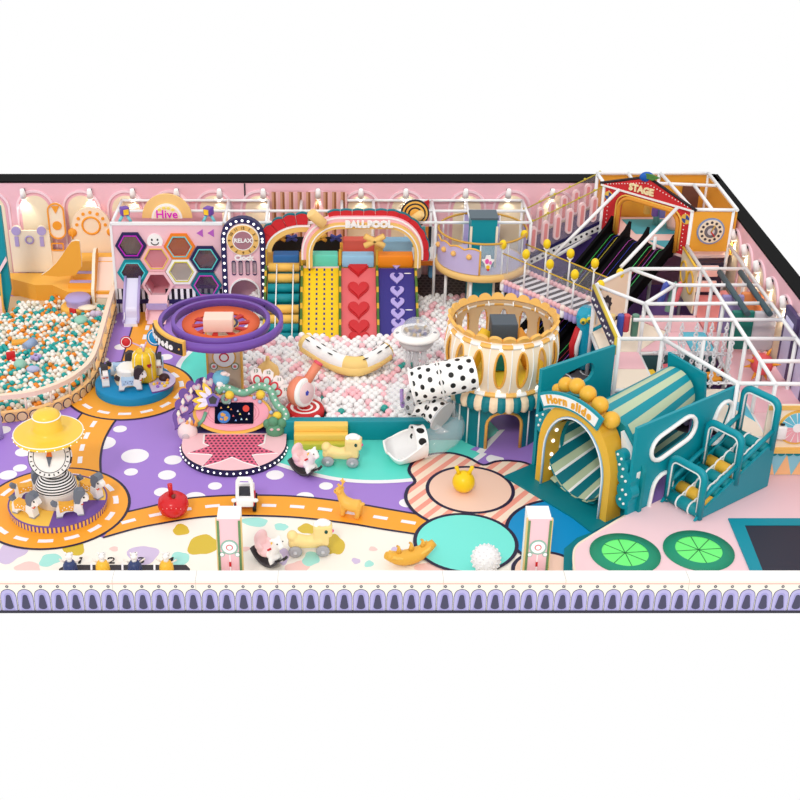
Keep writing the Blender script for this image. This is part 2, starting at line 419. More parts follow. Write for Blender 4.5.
# ---------------------------------------------------------------- low front wall with the printed arches
FW = MB(); H = .86
FW.box((-.395, .175, H/2+.0), (26.21, .35, H), WHITE)
FW.box((-.395, -.006, .42), (26.21, .012, .84), mat((247, 242, 226)))
FW.box((-.395, -.012, .775), (26.21, .012, .03), mat((248, 190, 180)))
FW.box((-.395, -.02, .03), (26.21, .04, .06), mat((46, 44, 58)))
PIT = .3645; fl1 = mat((184, 178, 222)); fl2 = mat((156, 152, 205)); fdk = mat((72, 70, 96)); fln = mat((74, 72, 96))
x0 = V(9,600,0)[0]
for i in range(-8, 74):
    x = x0+i*PIT
    if x > 12.6 or x < -9.5: continue
    o = (x, -.013, 0)
    FW.plate([(-.175,.05),(.175,.05),(.175,.42)]+[(.165*cos(a), .47+.16*sin(a)) for a in [PI*k/10 for k in range(11)]]+[(-.175,.42)], fln, o, FX, FZ, 0, .004)
    FW.plate([(-.165,.05),(.165,.05),(.165,.42)]+[(.153*cos(a), .47+.148*sin(a)) for a in [PI*k/10 for k in range(11)]]+[(-.165,.42)], fl1, o, FX, FZ, 0, .008)
    FW.plate([(-.115,.07),(.115,.07)]+[(.085*cos(a), .45+.085*sin(a)) for a in [PI*k/8 for k in range(9)]], mat((166,160,212)), o, FX, FZ, 0, .011)
    FW.plate([(.092*cos(a), .17+.07*sin(a)) for a in [PI+PI*k/8 for k in range(9)]]+[(.052*cos(a), .43+.055*sin(a)) for a in [PI*k/8 for k in range(9)]], fdk, o, FX, FZ, 0, .015)
    FW.torus((x, -.02, .70), .026, .009, fln, Matrix.Rotation(PI/2, 3, 'X'), 10, 5)
for px in (113, 196, 278, 443, 565, 688):
    x = V(px, 590, 0)[0]; FW.box((x, .165, .425), (.012, .36, .872), mat((205, 200, 190)))
structure(FW.build('wall_front'))
# ---------------------------------------------------------------- back and right wall with arched niches
WALLP = mat((240, 190, 200), .6); NICHE = mat((243, 226, 196), .6); RIM = mat((246, 214, 222), .5); CAP = mat((14, 14, 15), .8, spec=.1)
BH = 3.62
BW = MB(); BW.box((-.9, 18.15, BH/2), (26.6, .3, BH), WALLP); BW.box((-.9, 18.35, BH+.03), (27, .75, .06), CAP); BW.box((245-245-2.96, 17.995, 1.8), (.05, .02, 3.6), CHAR)
arch_x = [V(p, 230, 18)[0] for p in (-6, 38, 84, 128, 172, 215, 260, 317, 361, 405, 466, 510, 554, 597)]
def niche(mb, O, ux):
    mb.plate(arch(0, .02, 1.26, 3.36), RIM, O, ux, FZ, 0, .05, holes=[arch(0, .021, 1.12, 3.28)])
    mb.plate(arch(0, .02, 1.06, 3.24), mat((238, 182, 192)), O, ux, FZ, 0, .02)
    mb.plate(arch(0, .02, .92, 3.17), NICHE, O, ux, FZ, 0, .035)
for x in arch_x: niche(BW, (x, 18.0, 0), FX)
structure(BW.build('wall_back'))
RW = MB(); RW.box((RX+.15, 9.15, BH/2), (.3, 18.3, BH), WALLP); RW.box((RX+.22, 9.0, BH+.03), (.46, 19.4, .06), CAP)
lamp_y = [14.4, 13.15, 11.9, 10.65, 9.4, 8.15]
for y in lamp_y: niche(RW, (RX, y, 0), (0,-1,0))
structure(RW.build('wall_right'))
# spotlights with real lamps under them
def spotlight(name, x, y, z, d, label, group):
    t = T('spotlight', label, 'lamp', (x, y, z), group)
    m = MB(); dx, dy = d
    m.cyl((x, y, z), (x+dx*.16, y+dy*.16, z-.02), .03, CHAR, seg=8); m.box((x, y, z), (.12, .12, .05), CHAR); m.build('bracket', t)
    m = MB(); a = Vector((x+dx*.16, y+dy*.16, z+.06)); b = a+Vector((-dx*.10, -dy*.10, -.3))
    m.tube([a, b], [.07, .11], WHITE, 14); m.build('lamp_head', t)
    m = MB(); m.tube([b, b+(b-a).normalized()*.02], [.1, .1], LAMPGLOW, 14); m.build('lens', t)
    L = bpy.data.lights.new('spot_lamp', 'SPOT'); L.energy = 30; L.color = (1, .93, .8); L.spot_size = math.radians(95); L.spot_blend = .8; L.shadow_soft_size = .06
    o = bpy.data.objects.new('spot_lamp', L); COL.objects.link(o); o.location = (dx*.12, dy*.12, -.32); o.parent = t
    q = Vector((-dx*.35, -dy*.35, -1)); o.rotation_euler = q.to_track_quat('-Z', 'Y').to_euler()
for p, dd in zip((22, 89, 132, 176, 219, 263, 318, 361, 406, 466, 509, 553), ('over the wooden looking robot panel wall', '','','','','','','','','','','')):
    x, z = V(p, 188, 17.85); spotlight('spotlight', x, 17.97, z-.1, (0,-1), 'small white spotlight on black bracket above the niches of the pink back wall', 'spotlights along the back wall')
for y in lamp_y[:5]: spotlight('spotlight', RX-.02, y, 3.3, (-1,0), 'small white spotlight on black bracket above the niches of the pink right wall', 'spotlights along the right wall')
# ================================================================ left ball pool, play panels, hive house, clock tower
# ---- panels on the wall of the ball pool
YB = 17.55
def pv(Y):
    return lambda px, py: V(px, py, Y)
def loop_px(pts, Y): return [V(p[0], p[1], Y) for p in pts]
platz = .62
def panel_robot():
    Y = 17.6; x0, z0 = V(13, 266, Y); x1, z1 = V(49, 231, Y); z0 = platz
    t = T('busy_board', 'cream robot-face panel with two purple discs on the orange platform', 'play panel', ((x0+x1)/2, Y+.1, z0))
    ca, cz = V(16, 231, Y); cb, _ = V(41.5, 231, Y)
    m = MB(); m.plate(rect(x0, z0, x1, z1), CREAM, (0, Y+.1, 0), FX, FZ, 0, .08)
    for c in (ca, cb): m.plate(ell(c, cz, .17), CREAM, (0, Y+.1, 0), FX, FZ, 0, .082)
    m.plate(rect(x1, z0, V(80, 250, Y)[0], V(60, 251, Y)[1]), mat((248,226,198)), (0, Y+.1, 0), FX, FZ, 0, .05); m.build('board', t)
    for c in (ca, cb):
        m = MB(); m.plate(ell(c, cz-.0, .15), LAV, (0, Y+.02, 0), FX, FZ, 0, .05); m.build('disc', t)
    for px in (17.5, 42.5):
        a, b = V(px, 246, Y); c, d = V(px, 237, Y); m = MB(); m.box((a, Y, (b+d)/2), (.13, .04, .34), LAV); m.build('bar', t)
    a, b = V(29.5, 240, Y); m = MB(); m.torus((a, Y, b), .125, .03, LAV, Matrix.Rotation(PI/2, 3, 'X'), 24, 6); m.build('ring', t)
panel_robot()
def panel_bowl():
    Y = 17.62; xc, zt = V(54.5, 203.5, Y); _, zb = V(54.5, 239, Y)
    t = T('busy_board', 'tall oval board with orange rim, triangle and disc beside the robot-face panel', 'play panel', (xc, Y+.1, zb))
    m = MB(); m.plate(rrect(xc-.27, zb, xc+.27, zt, .27, 8), CREAM, (0, Y+.1, 0), FX, FZ, 0, .06); m.build('board', t)
    m = MB(); m.plate(rrect(xc-.28, zb-.01, xc+.28, zt+.01, .28, 8), ORANGE, (0, Y+.04, 0), FX, FZ, 0, .05, holes=[rrect(xc-.235, zb+.035, xc+.235, zt-.035, .235, 8)]); m.build('rim', t)
    m = MB(); m.plate([(xc-.13, zt-.1), (xc+.13, zt-.1), (xc, zt-.36)], ORANGE, (0, Y+.04, 0), FX, FZ, 0, .03); m.build('triangle', t)
    m = MB(); m.plate(ell(xc, zb+.46, .15), ORANGE, (0, Y+.04, 0), FX, FZ, 0, .03); m.build('disc', t)
    a, b = V(57.5, 247, Y); m = MB(); m.plate(rrect(a-.21, b-.14, a+.21, b+.14, .05), ORANGE, (0, Y+.04, 0), FX, FZ, 0, .04, holes=[rrect(a-.17, b-.10, a+.17, b+.10, .03)])
    tag(m.build('wall_frame', loc=(a, Y+.04, b)), 'small orange rectangular outline under the tall oval board', 'wall decoration')
panel_bowl()
def panel_dial():
    Y = 17.62; xc, zc = V(91, 226, Y); x0 = V(72, 226, Y)[0]; x1 = V(110, 226, Y)[0]; r = (x1-x0)/2; _, zb = V(91, 253, Y)
    t = T('busy_board', 'big cream arched board with an orange ring inside a half circle of dots', 'play panel', (xc, Y+.12, .9))
    m = MB(); m.plate(arch(xc, .62, 2*r, zc-.62+r, 24), mat((250, 228, 200)), (0, Y+.12, 0), FX, FZ, 0, .08); m.build('board', t)
    m = MB(); m.torus((xc, Y+.03, zc), .29, .035, ORANGE, Matrix.Rotation(PI/2, 3, 'X'), 30, 8); m.build('ring', t)
    for k in range(7):
        a = PI*(k+.05)/6.1; m = MB(); m.plate(ell(xc+.47*cos(a), zc+.02+.44*sin(a), .055, None, 14), ORANGE, (0, Y+.04, 0), FX, FZ, 0, .03); m.build('dot', t)
    x, z = V(72, 233.5, Y-.05); m = MB(); m.lathe((x, Y+.1, z), [(.0, .12), (.13, .12), (.15, .06), (.15, 0), (0, 0)], ORANGE, 20, M=Matrix.Rotation(PI/2, 3, 'X'))
    m.cyl((x, Y, z), (x+.0, Y, z-.2), .03, ORANGE); tag(m.build('knob_toy', loc=(x, Y, z)), 'round orange knob on a short stalk beside the arched dial board', 'play panel')
    x, z = V(110, 233, Y-.05); m = MB(); m.lathe((x, Y+.1, z), [(.0, .12), (.11, .12), (.13, .06), (.13, 0), (0, 0)], ORANGE, 20, M=Matrix.Rotation(PI/2, 3, 'X'))
    tag(m.build('knob_toy', loc=(x, Y, z)), 'orange knob on the far edge of the arched dial board, next to the hive house', 'play panel')
panel_dial()
# ---- orange soft platform with steps
OP = mat((248, 186, 78), .5); OPD = mat((240, 168, 58), .5)
t = T('soft_platform', 'orange padded platform along the wall of the teal, orange and white ball pool', 'soft play', (-9.2, 17, 0))
m = MB(); bp = [G(12,279,platz), G(35,285,platz), (G(52,285,platz)[0], G(52,285,platz)[1]), G(68,292,platz), G(97,292,platz)]
top = [(G(12,266,platz)[0], 17.55), (-7.25, 17.55), (-7.25, bp[-1][1])]
m.plate([(p[0], p[1]) for p in bp]+[(-7.25, bp[-1][1]), (-7.25, 17.55), (-11.3, 17.55)], OP, (0,0,0), (1,0,0), (0,1,0), 0, platz, side=OPD); m.build('platform', t)
xa = V(80, 280, 16.3)[0]; xb = V(91, 280, 16.3)[0]
for k in range(3):
    z = platz+.18*(k+1); y = 16.25+.34*k; xl = V(67+4.5*k, 276-6*k, y)[0]
    m = MB(); m.box(((xl+xb)/2, (y+17.55)/2, z-.09), (xb-xl, 17.55-y, .18), OPD); st = m.build('step', t)
    m = MB(); m.box(((xl+xb)/2+.02, y+.14, z+.012), (xb-xl-.06, .2, .024), LAV, b=.01); m.build('tread', st)
m = MB(); m.box((-7.85, 17.2, platz+.36), (1.5, .75, .72), OP); m.build('landing', t)
# side fins and the little slide
Y = 16.2
m = MB(); pts = loop_px(((42,274),(50,268.5),(57,261.5),(63,253.5),(68,245.5),(72,240.5),(76,239.5),(80,240),(81,250),(82,258),(82,266),(76,274),(60,275.5)), Y)
m.plate(pts, OPD, (0, Y, 0), FX, FZ, 0, .1, side=CREAM); tag(m.build('slide_fin', loc=(pts[0][0], Y, platz)), 'curved orange fin with cream edge beside the purple-treaded steps', 'soft play')
fin = [(17.0, 1.75), (16.75, 1.82), (16.5, 1.72), (16.2, 1.35), (15.95, 1.0), (15.75, .8), (15.7, .6), (15.72, 0), (17.0, 0)]
m = MB(); m.plate([(a, b) for a, b in fin], OPD, (V(92,270,16.2)[0], 0, 0), (0,1,0), FZ, 0, .1, side=CREAM)
tag(m.build('slide_fin', loc=(V(92,270,16.2)[0], 15.6, 0)), 'orange fin with cream edge between the steps and the cream slide', 'soft play')
xs = V(92,270,16.2)[0]+.1
t = T('toddler_slide', 'short cream slide running down into the ball pool beside the fence', 'slide', (xs+.25, 16.3, 0))
m = MB(); m.surf(lambda u, v: (xs+.52*u, 17.0-1.15*v, 1.42-.95*v+.06*sin(PI*v*2)), 4, 16, mat((252, 226, 212), .4))
m.plate([(17.0, 1.4), (15.85, .47), (15.85, .1), (17.0, .1)], CREAM, (xs, 0, 0), (0,1,0), FZ, -.0, .02); m.box((xs+.26, 15.86, .27), (.5, .03, .36), CREAM); m.build('chute', t)
m = MB(); m.plate([(17.1, 1.6), (16.6, 1.4), (15.85, .7), (15.8, .45), (15.85, .0), (17.1, 0)], mat((250, 214, 150)), (xs+.54, 0, 0), (0,1,0), FZ, 0, .05, side=CREAM); m.build('side_rail', t)
# orange/purple island in the pool
x, y = G(76,308,.25)
t = T('mushroom_stool', 'purple padded stool on a round cream and orange island in the ball pool', 'stool', (x, y, 0))
m = MB(); m.lathe((x, y, 0), [(0, .36), (.44, .36), (.48, .32), (.48, 0)], OP, 28); m.build('base', t)
m = MB(); m.lathe((x+.08, y+.06, 0), [(.38, .36), (.38, .5), (.42, .58), (.37, .64), (0, .65)], LAV, 28); m.build('cushion', t)
m = MB(); m.sph((x+.42, y-.3, .4), (.3, .2, .08), CREAM); m.build('lily_pad', t)
# teal post with ladder at the very left edge
Yp = 15.6
t = T('climbing_post', 'tall teal panel post with cream edge at the left end of the hall', 'climbing frame', (-10.6, Yp, 0))
m = MB(); pts = loop_px(((-14,205),(0,207),(3,230),(7,262),(11,290),(6,318),(-14,322)), Yp); m.plate(pts, TEAL, (0, Yp, 0), FX, FZ, -.15, 0); m.build('panel', t)
m = MB(); pts = loop_px(((0,267),(6,256),(7.5,260),(1,271),(-6,280),(-6,275)), Yp); m.plate(pts, PALEPINK, (0, Yp-.02, 0), FX, FZ, 0, .1); m.build('handrail', t)
m = MB(); pts = loop_px(((-8,296),(2,295),(6,312),(4,320),(-8,320)), Yp); m.plate(pts, PALEPINK, (0, Yp-.03, 0), FX, FZ, 0, .08, side=GOLD); m.build('pink_board', t)
m = MB(); pts = loop_px(((0,272),(1.8,272),(6,318),(4.5,318)), Yp); m.plate(pts, GOLD, (0, Yp-.13, 0), FX, FZ, 0, .05); m.build('gold_edge', t)
# ---- the fence round the pool
fpts = [G(117.5,301), G(113.5,317), G(108,337), G(102.5,358), G(98,373), G(92.5,385), G(83,395), G(66,406.5), G(37,417), G(0,422), G(-16,423)]
fc = spline([Vector((p[0], p[1], 0)) for p in fpts], 4)
t = T('pool_fence', 'low cream and orange rail fence curving round the teal, orange and white ball pool', 'fence', (fc[20].x, fc[20].y, 0))
def wallstrip(path, z0, z1, th, m):
    mb = MB(); n = len(path); L = []
    for i in range(n):
        a = path[max(i-1, 0)]; b = path[min(i+1, n-1)]; d = (b-a).normalized(); q = Vector((d.y, -d.x, 0))*th/2
        L.append(mb.add([path[i]-q+Vector((0,0,z0)), path[i]+q+Vector((0,0,z0)), path[i]+q+Vector((0,0,z1)), path[i]-q+Vector((0,0,z1))]))
    for i in range(n-1):
        for k in range(4):
            l = (k+1) % 4; mb.face((L[i]+k, L[i+1]+k, L[i+1]+l, L[i]+l), m)
    mb.face([L[0]+k for k in range(4)], m); mb.face([L[-1]+k for k in (3,2,1,0)], m)
    return mb
wallstrip(fc, 0, .3, .14, mat((246, 196, 130))).build('kerb', t)
wallstrip(fc, .70, .84, .14, mat((252, 224, 200))).build('top_rail', t)
for i in range(0, len(fc), 3):
    p = fc[i]; m = MB(); m.cyl((p.x, p.y, .3), (p.x, p.y, .72), .04, CREAM, seg=8); m.build('post', t)
d = [0]
for i in range(1, len(fc)): d.append(d[-1]+(fc[i]-fc[i-1]).length)
s = .15; bead = mat((232, 200, 150))
while s < d[-1]:
    i = next(k for k in range(1, len(d)) if d[k] >= s); u = (s-d[i-1])/(d[i]-d[i-1]); p = fc[i-1].lerp(fc[i], u); dr = (fc[i]-fc[i-1]).normalized(); q = Vector((-dr.y, dr.x, 0))
    if q.x*1+q.y*-1 < 0: q = -q
    m = MB(); c = p+q*.075+Vector((0,0,.14)); m.plate(ell(0, 0, .15, None, 16), NAVY, c, dr if dr.cross(Vector((0,0,1))).dot(q) > 0 else -dr, FZ, 0, .012)
    m.plate(ell(0, 0, .125, None, 16), bead, c, dr if dr.cross(Vector((0,0,1))).dot(q) > 0 else -dr, FZ, 0, .03)
    m.build('round_badge', t); s += .33
# ---- hive house
YH = 15.75
def hp(px, py): return V(px, py, YH)
x0 = hp(110, 225)[0]; x1 = hp(222.5, 225)[0]; zt = hp(110, 224.5)[1]; xr0 = hp(115,310)[0]
t = T('hive_house', 'pink hive play house front with eight coloured hexagon windows and striped foot', 'play house', ((x0+x1)/2, YH, 0))
hexes = [((131,245), NAVY, (200,30,200), 'navy hexagon window frame with magenta line'), ((133,272), TEAL, (90,220,225), 'teal hexagon window frame over the slide'), ((156.5,258), mat((244,184,190)), (235,205,70), 'pink hexagon window frame with yellow line'),
         ((179.5,246), mat((240,130,36)), (110,215,220), 'orange hexagon window frame'), ((181.5,271), WHITE, (215,210,50), 'white hexagon window frame with yellow line'), ((205.5,258.5), NAVY, (100,220,215), 'navy hexagon window frame with turquoise line'), ((206.5,284.5), TEALD, (225,50,200), 'teal hexagon window frame with magenta line')]
R = .5
ent = hp(158, 284); holes = [hexa(*hp(*h[0]), R*.72) for h in hexes]+[hexa(ent[0], ent[1], R*.8)]
m = MB(); m.plate(rect(x0, .5, x1, zt), mat((242, 196, 206)), (0, YH, 0), FX, FZ, -.1, 0, holes=holes); m.build('facade', t)
stripe = mat_stripes([(22,20,30), (250,248,250)], 17)
m = MB()
for a, b in ((x0, hp(151,300)[0]), (hp(166,300)[0], x1)): m.plate(rect(a, 0, b, .84), mat_stripes([(22,20,30),(250,248,250)], round((b-a)/.19)), (0, YH, 0), FX, FZ, 0, .012)
m.build('striped_foot', t)
m = MB()
for a, b in ((x0, hp(151,300)[0]), (hp(166,300)[0], x1)): m.box(((a+b)/2, YH-.03, .4), (b-a, .05, .14), NAVY)
m.build('navy_band', t)
for (c, fr, ln, lab) in hexes:
    a, b = hp(*c); m = MB(); m.plate(hexa(a, b, R), fr, (0, YH, 0), FX, FZ, 0, .07, holes=[hexa(a, b, R*.72)]); f = m.build('window_frame', t); f['label'] = lab
    m = MB(); m.plate(hexa(a, b, R*.80), mat(ln, .4), (0, YH-.07, 0), FX, FZ, 0, .015, holes=[hexa(a, b, R*.73)]); m.build('neon_line', f)
    m = MB(); m.plate(hexa(a, b, R*.73), mat_glass({'orange': (170,84,56), 'white ': (190,182,172), 'pink h': (220,140,150)}.get(lab[:6], (62, 56, 74)), .4), (0, YH-.01, 0), FX, FZ, 0, .01); m.build('pane', f)
a, b = ent; PK2 = mat((240, 170, 182)); PK3 = mat((248, 200, 206))
m = MB(); m.plate(hexa(a, b, R*1.04), PK3, (0, YH, 0), FX, FZ, 0, .1, holes=[hexa(a, b, R*.84)]); f = m.build('entrance', t); f['label'] = 'pink hexagon doorway with chute'
m = MB()
ring = hexa(a, b, R*.84)
for i in range(6):
    p, q = ring[i], ring[(i+1) % 6]; n = m.add([(p[0], YH-.1, p[1]), (q[0], YH-.1, q[1]), (q[0], YH+.7, q[1]), (p[0], YH+.7, p[1])]); m.face((n, n+1, n+2, n+3), PK2)
m.plate(ring, mat((214, 140, 155)), (0, YH+.7, 0), FX, FZ, 0, .01)
m.build('tunnel', f)
m = MB(); zz = b-R*.84*.87
m.surf(lambda u, v: (a-.3+.6*u, YH-.08-.9*v, zz*(1-v)**1.3+.03), 3, 10, PK3); m.box((a-.31, YH-.5, .3), (.03, .9, .3), PK3); m.box((a+.31, YH-.5, .3), (.03, .9, .3), PK3)
m.build('chute', f)
m = MB(); m.box((a, YH-.62, .48), (.66, .1, .18), LAV); m.build('bumper', f)
# smiley and arrows
a, b = hp(155, 241)
m = MB(); m.plate(ell(a, b, .25), WHITE, (0, YH, 0), FX, FZ, 0, .05)
for dx in (-.09, .09): m.plate(ell(a+dx, b+.06, .03, .04, 10), BLACK, (0, YH-.05, 0), FX, FZ, 0, .006)
m.plate([(a+.13*cos(t_), b-.02+.11*sin(t_)) for t_ in [PI+PI*k/10 for k in range(11)]]+[(a+.10*cos(t_), b-.02+.075*sin(t_)) for t_ in [2*PI-PI*k/10 for k in range(11)]], BLACK, (0, YH-.05, 0), FX, FZ, 0, .006)
f = m.build('smiley', t)
for px in (200, 211):
    a, b = hp(px, 233); m = MB(); m.plate([(a-.11, b), (a+.09, b+.13), (a+.09, b-.13)], mat((186, 96, 190)), (0, YH, 0), FX, FZ, 0, .02); m.build('arrow', t)
# upper deck, parapet and sign
m = MB(); m.box(((x0+x1)/2, YH+1.3, 1.25), (x1-x0, 1.0, .1), mat((240, 190, 200))); m.build('deck', t)
m = MB(); m.plate(rect(x0, zt-.02, x1, zt+.06), PIPE, (0, YH, 0), FX, FZ, -.1, .03); m.plate(rect(x0-.02, 0, x0+.06, zt), PIPE, (0, YH, 0), FX, FZ, -.08, .03); m.build('white_edge', t)
YS = 16.5
a, b = V(167.5, 223, YS); b = 3.06-.1
m = MB(); m.plate(rect(V(113,212,17.4)[0], 2.4, V(222,212,17.4)[0], V(120,212,17.4)[1]), mat((244, 190, 200)), (0, 17.4, 0), FX, FZ, -.06, 0); m.build('rear_board', t)
s = T('hive_sign', 'cream arch sign with orange rim reading Hive on top of the pink house', 'sign', (a, YS, zt))
m = MB(); m.plate([(a+.8*cos(q), b+.8*sin(q)) for q in [PI*k/24 for k in range(25)]], mat((246, 202, 128)), (0, YS, 0), FX, FZ, -.08, 0); m.build('rim', s)
m = MB(); m.plate([(a+.49*cos(q), b+.49*sin(q)) for q in [PI*k/24 for k in range(25)]], WHITE, (0, YS, 0), FX, FZ, 0, .05); m.plate([(a+.43*cos(q), b+.43*sin(q)) for q in [PI*k/24 for k in range(25)]], CREAM, (0, YS, 0), FX, FZ, 0, .06); m.build('board', s)
m = MB(); m.text('Hive', (a, YS-.065, b+.14), .38, mat((230, 40, 200)), bold=.004); m.build('lettering', s)
m = MB()
for dx, dz in ((-.22, .3), (-.08, .36), (.06, .35), (.2, .3)): m.plate(ell(a+dx, b+dz, .06, .045, 10), mat((245, 225, 110)), (0, YS-.06, 0), FX, FZ, 0, .02)
m.build('blossom_trim', s)
for px, lab in ((124.5, 'purple cube floodlight with yellow lens above the navy magenta-lined hexagon'), (208.5, 'purple cube floodlight with yellow lens above the two purple arrows')):
    a, b = V(px, 211, 15.95)
    f = T('floodlight', lab, 'lamp', (a, 15.95, zt)); sgn = -1 if px < 150 else 1
    rot = Matrix.Rotation(-.5*sgn, 3, 'Z'); c = Vector((a, 15.95, b))
    m = MB(); m.box(c, (.26, .26, .26), PURPLE, M=rot, b=.03); m.build('housing', f)
    m = MB(); m.box(c+rot@Vector((0, -.14, 0)), (.17, .03, .17), YELLOW, M=rot); m.build('lens', f)
    for dx in (-.14, .14):
        m = MB(); m.cyl(c+Vector((dx*.4, 0, -.12)), (a+dx*1.3, 15.93, zt+.03), .05, mat((120, 205, 215)), seg=8); m.build('leg', f)
# straight slide from the teal window
a, b = hp(133, 278)
t = T('straight_slide', 'narrow pale lavender slide from the teal hexagon window down to the purple floor', 'slide', (a, 14.8, 0))
w0 = .2; ye, _ = G(134, 327)[1], 0
prof = [(YH-.05, b+.02), (YH-.45, b*.72), (YH-.85, b*.38), (ye+.25, .16), (ye, .1)]
SL = mat((226, 222, 244), .35)
m = MB(); m.surf(lambda u, v: (a-w0+2*w0*u-.25*0*v, prof[min(int(v*4),3)][0]*(1-(v*4-min(int(v*4),3)))+prof[min(int(v*4),3)+1][0]*(v*4-min(int(v*4),3)), prof[min(int(v*4),3)][1]*(1-(v*4-min(int(v*4),3)))+prof[min(int(v*4),3)+1][1]*(v*4-min(int(v*4),3))), 2, 16, SL)
m.plate([(ye, 0), (ye, .1), (YH-.85, b*.38), (YH-.85, .0)], WHITE, (a-w0, 0, 0), (0,1,0), FZ, -.02, 0); m.box((a, ye+.02, .05), (.42, .05, .1), WHITE); m.build('chute', t)
for s in (-1, 1):
    m = MB(); m.tube([(a+s*(w0+.03), y, z+.06) for y, z in prof], .045, LAV, 8); m.build('side_rail', t)
# ---- clock tower
YC = 15.55
def cp(px, py): return V(px, py, YC)
xc = cp(243.5, 260)[0]; wT = cp(265.5, 260)[0]-cp(221.5, 260)[0]; top = cp(243, 218)[1]
t = T('clock_tower', 'pink clock tower front with a navy bulb-lit arch, a RELAX dial and a doorway', 'play house', (xc, YC, 0))
door = arch(xc, .0, .88, 1.22); slots = []
for px in (233.8, 240.6, 247.6, 254.6):
    a, b = cp(px, 268.3); slots.append(rrect(a-.055, b-.22, a+.055, b+.22, .055))
m = MB(); m.plate(arch(xc, 0, wT, top), NAVY, (0, YC, 0), FX, FZ, -.25, 0, holes=[arch(xc, .001, wT-.34, top-.17)]); m.build('bulb_arch', t)
m = MB(); m.plate(arch(xc, .0, wT-.33, top-.165), mat((248, 200, 210)), (0, YC+.04, 0), FX, FZ, -.12, 0, holes=[arch(xc, .001, .88, 1.22)]+slots); m.build('front_panel', t)
m = MB(); m.plate(arch(xc, 0, .98, 1.27), WHITE, (0, YC+.04, 0), FX, FZ, 0, .04, holes=[arch(xc, .001, .88, 1.22)]); m.build('door_trim', t)
m = MB(); m.plate(rect(xc-.5, 0, xc+.5, 1.3), mat((205, 160, 172)), (0, YC+.75, 0), FX, FZ, 0, .02); m.build('inner_wall', t)
for i, sl in enumerate(slots):
    m = MB(); m.plate(offset(sl, -.03), NAVY, (0, YC+.04, 0), FX, FZ, 0, .03, holes=[sl]); f = m.build('slot_frame', t)
    m = MB(); m.plate(sl, mat((190, 170, 180), .3), (0, YC+.1, 0), FX, FZ, 0, .01); m.build('slot_pane', f)
rr = wT/2-.085; path = [(xc+rr, .12+.24*k) for k in range(int((top-wT/2)/.24)+1)]; path += [(xc+rr*cos(q), top-wT/2+rr*sin(q)) for q in [PI*k/10 for k in range(11)]]; path += [(2*xc-p[0], p[1]) for p in reversed(path[:int((top-wT/2)/.24)+1])]
for p in path:
    m = MB(); m.sph((p[0], YC-.01, p[1]), .042, BULB, 8, 5); m.build('bulb', t)
a, b = cp(243, 239.5)
m = MB(); m.plate(ell(a, b, .52, None, 40), WHITE, (0, YC, 0), FX, FZ, 0, .05); m.plate(ell(a, b, .49, None, 40), mat((238, 190, 110)), (0, YC-.05, 0), FX, FZ, 0, .03); m.plate(ell(a, b, .33, None, 36), WHITE, (0, YC-.08, 0), FX, FZ, 0, .012); m.plate(ell(a, b, .3, None, 36), mat((170, 120, 132)), (0, YC-.085, 0), FX, FZ, 0, .015)
f = m.build('dial', t)
m = MB()
for k in range(12):
    q = PI/2-2*PI*k/12; m.text(str(k or 12), (a+.41*cos(q), YC-.082, b+.41*sin(q)), .13, mat((90, 62, 30)), ux=(sin(q), 0, -cos(q)), uy=(cos(q), 0, sin(q)))
m.build('numeral_lettering', f)
m = MB(); m.text('RELAX', (a, YC-.105, b), .19, WHITE, bold=.006); m.build('lettering', f)
a, b = cp(244, 256.8); m = MB(); m.text('Clock', (a, YC-.09, b), .25, WHITE, bold=.012, depth=.015); m.build('name_lettering', t)
# ================================================================ helper for white steel frames: every pipe a part
def pipes(t, segs, r=.05, m=None, name='beam'):
    for a, b in segs:
        mb = MB(); mb.cyl(a, b, r, m or PIPE, seg=8); v = Vector(b)-Vector(a)
        mb.build('post' if abs(v.z) > .8*v.length else name, t)
ZF = 3.05
t = T('pipe_scaffold', 'white steel pipe frame along the back wall behind the climbing ramps', 'frame', (0, 17, 0))
fx = [hp(112,224)[0]]+[V(p, 225, 15.8)[0] for p in (224, 266, 300, 342, 375, 410, 436, 471.5, 531)]
segs = []
for x in fx[1:]: segs.append(((x, 15.85, ZF), (x, 17.9, ZF)))
segs.append(((fx[0], 15.95, ZF+.02), (fx[0], 17.9, ZF)))
for y in (15.85, 16.9, 17.9):
    for a, b in zip(fx[:-1], fx[1:]):
        if y < 16 and a < fx[1]-.01: continue
        segs.append(((a, y, ZF), (b, y, ZF)))
for x in fx[1:]:
    for y in ((15.85, 17.9) if abs(x-fx[7]) < .01 or abs(x-fx[9]) < .01 else (17.9,)): segs.append(((x, y, .1), (x, y, ZF)))
pipes(t, segs)

# slatted screen and side deck behind the climbing arches
m = MB(); xa, xb = V(270,220,17.85)[0], V(347,220,17.85)[0]; m.plate(rect(xa, 1.6, xb, 3.35), mat_stripes([(232,176,180),(214,160,130),(150,96,60),(238,190,190)], 9), (0,17.85,0), FX, FZ, -.04, 0)
tag(m.build('slatted_screen', loc=(xa, 17.85, 1.6)), 'pink and brown slatted screen behind the small gold and blue foam crosses', 'screen')
t = T('side_deck', 'small orange-edged white deck between the big arch and the round balcony', 'platform', (2.9, 16.4, 1.5))
m = MB(); m.box((2.85, 16.7, 1.66), (.8, 1.2, .1), WHITE); m.build('deck', t); m = MB(); m.box((2.85, 16.08, 1.58), (.8, .05, .14), mat((240,140,40))); m.build('orange_edge', t)
m = MB(); m.box((2.85, 17.2, 2.05), (.8, .06, .7), mat_stripes([(90,200,190),(240,150,60),(30,40,50),(240,240,240)], 2)); m.build('rear_board', t)
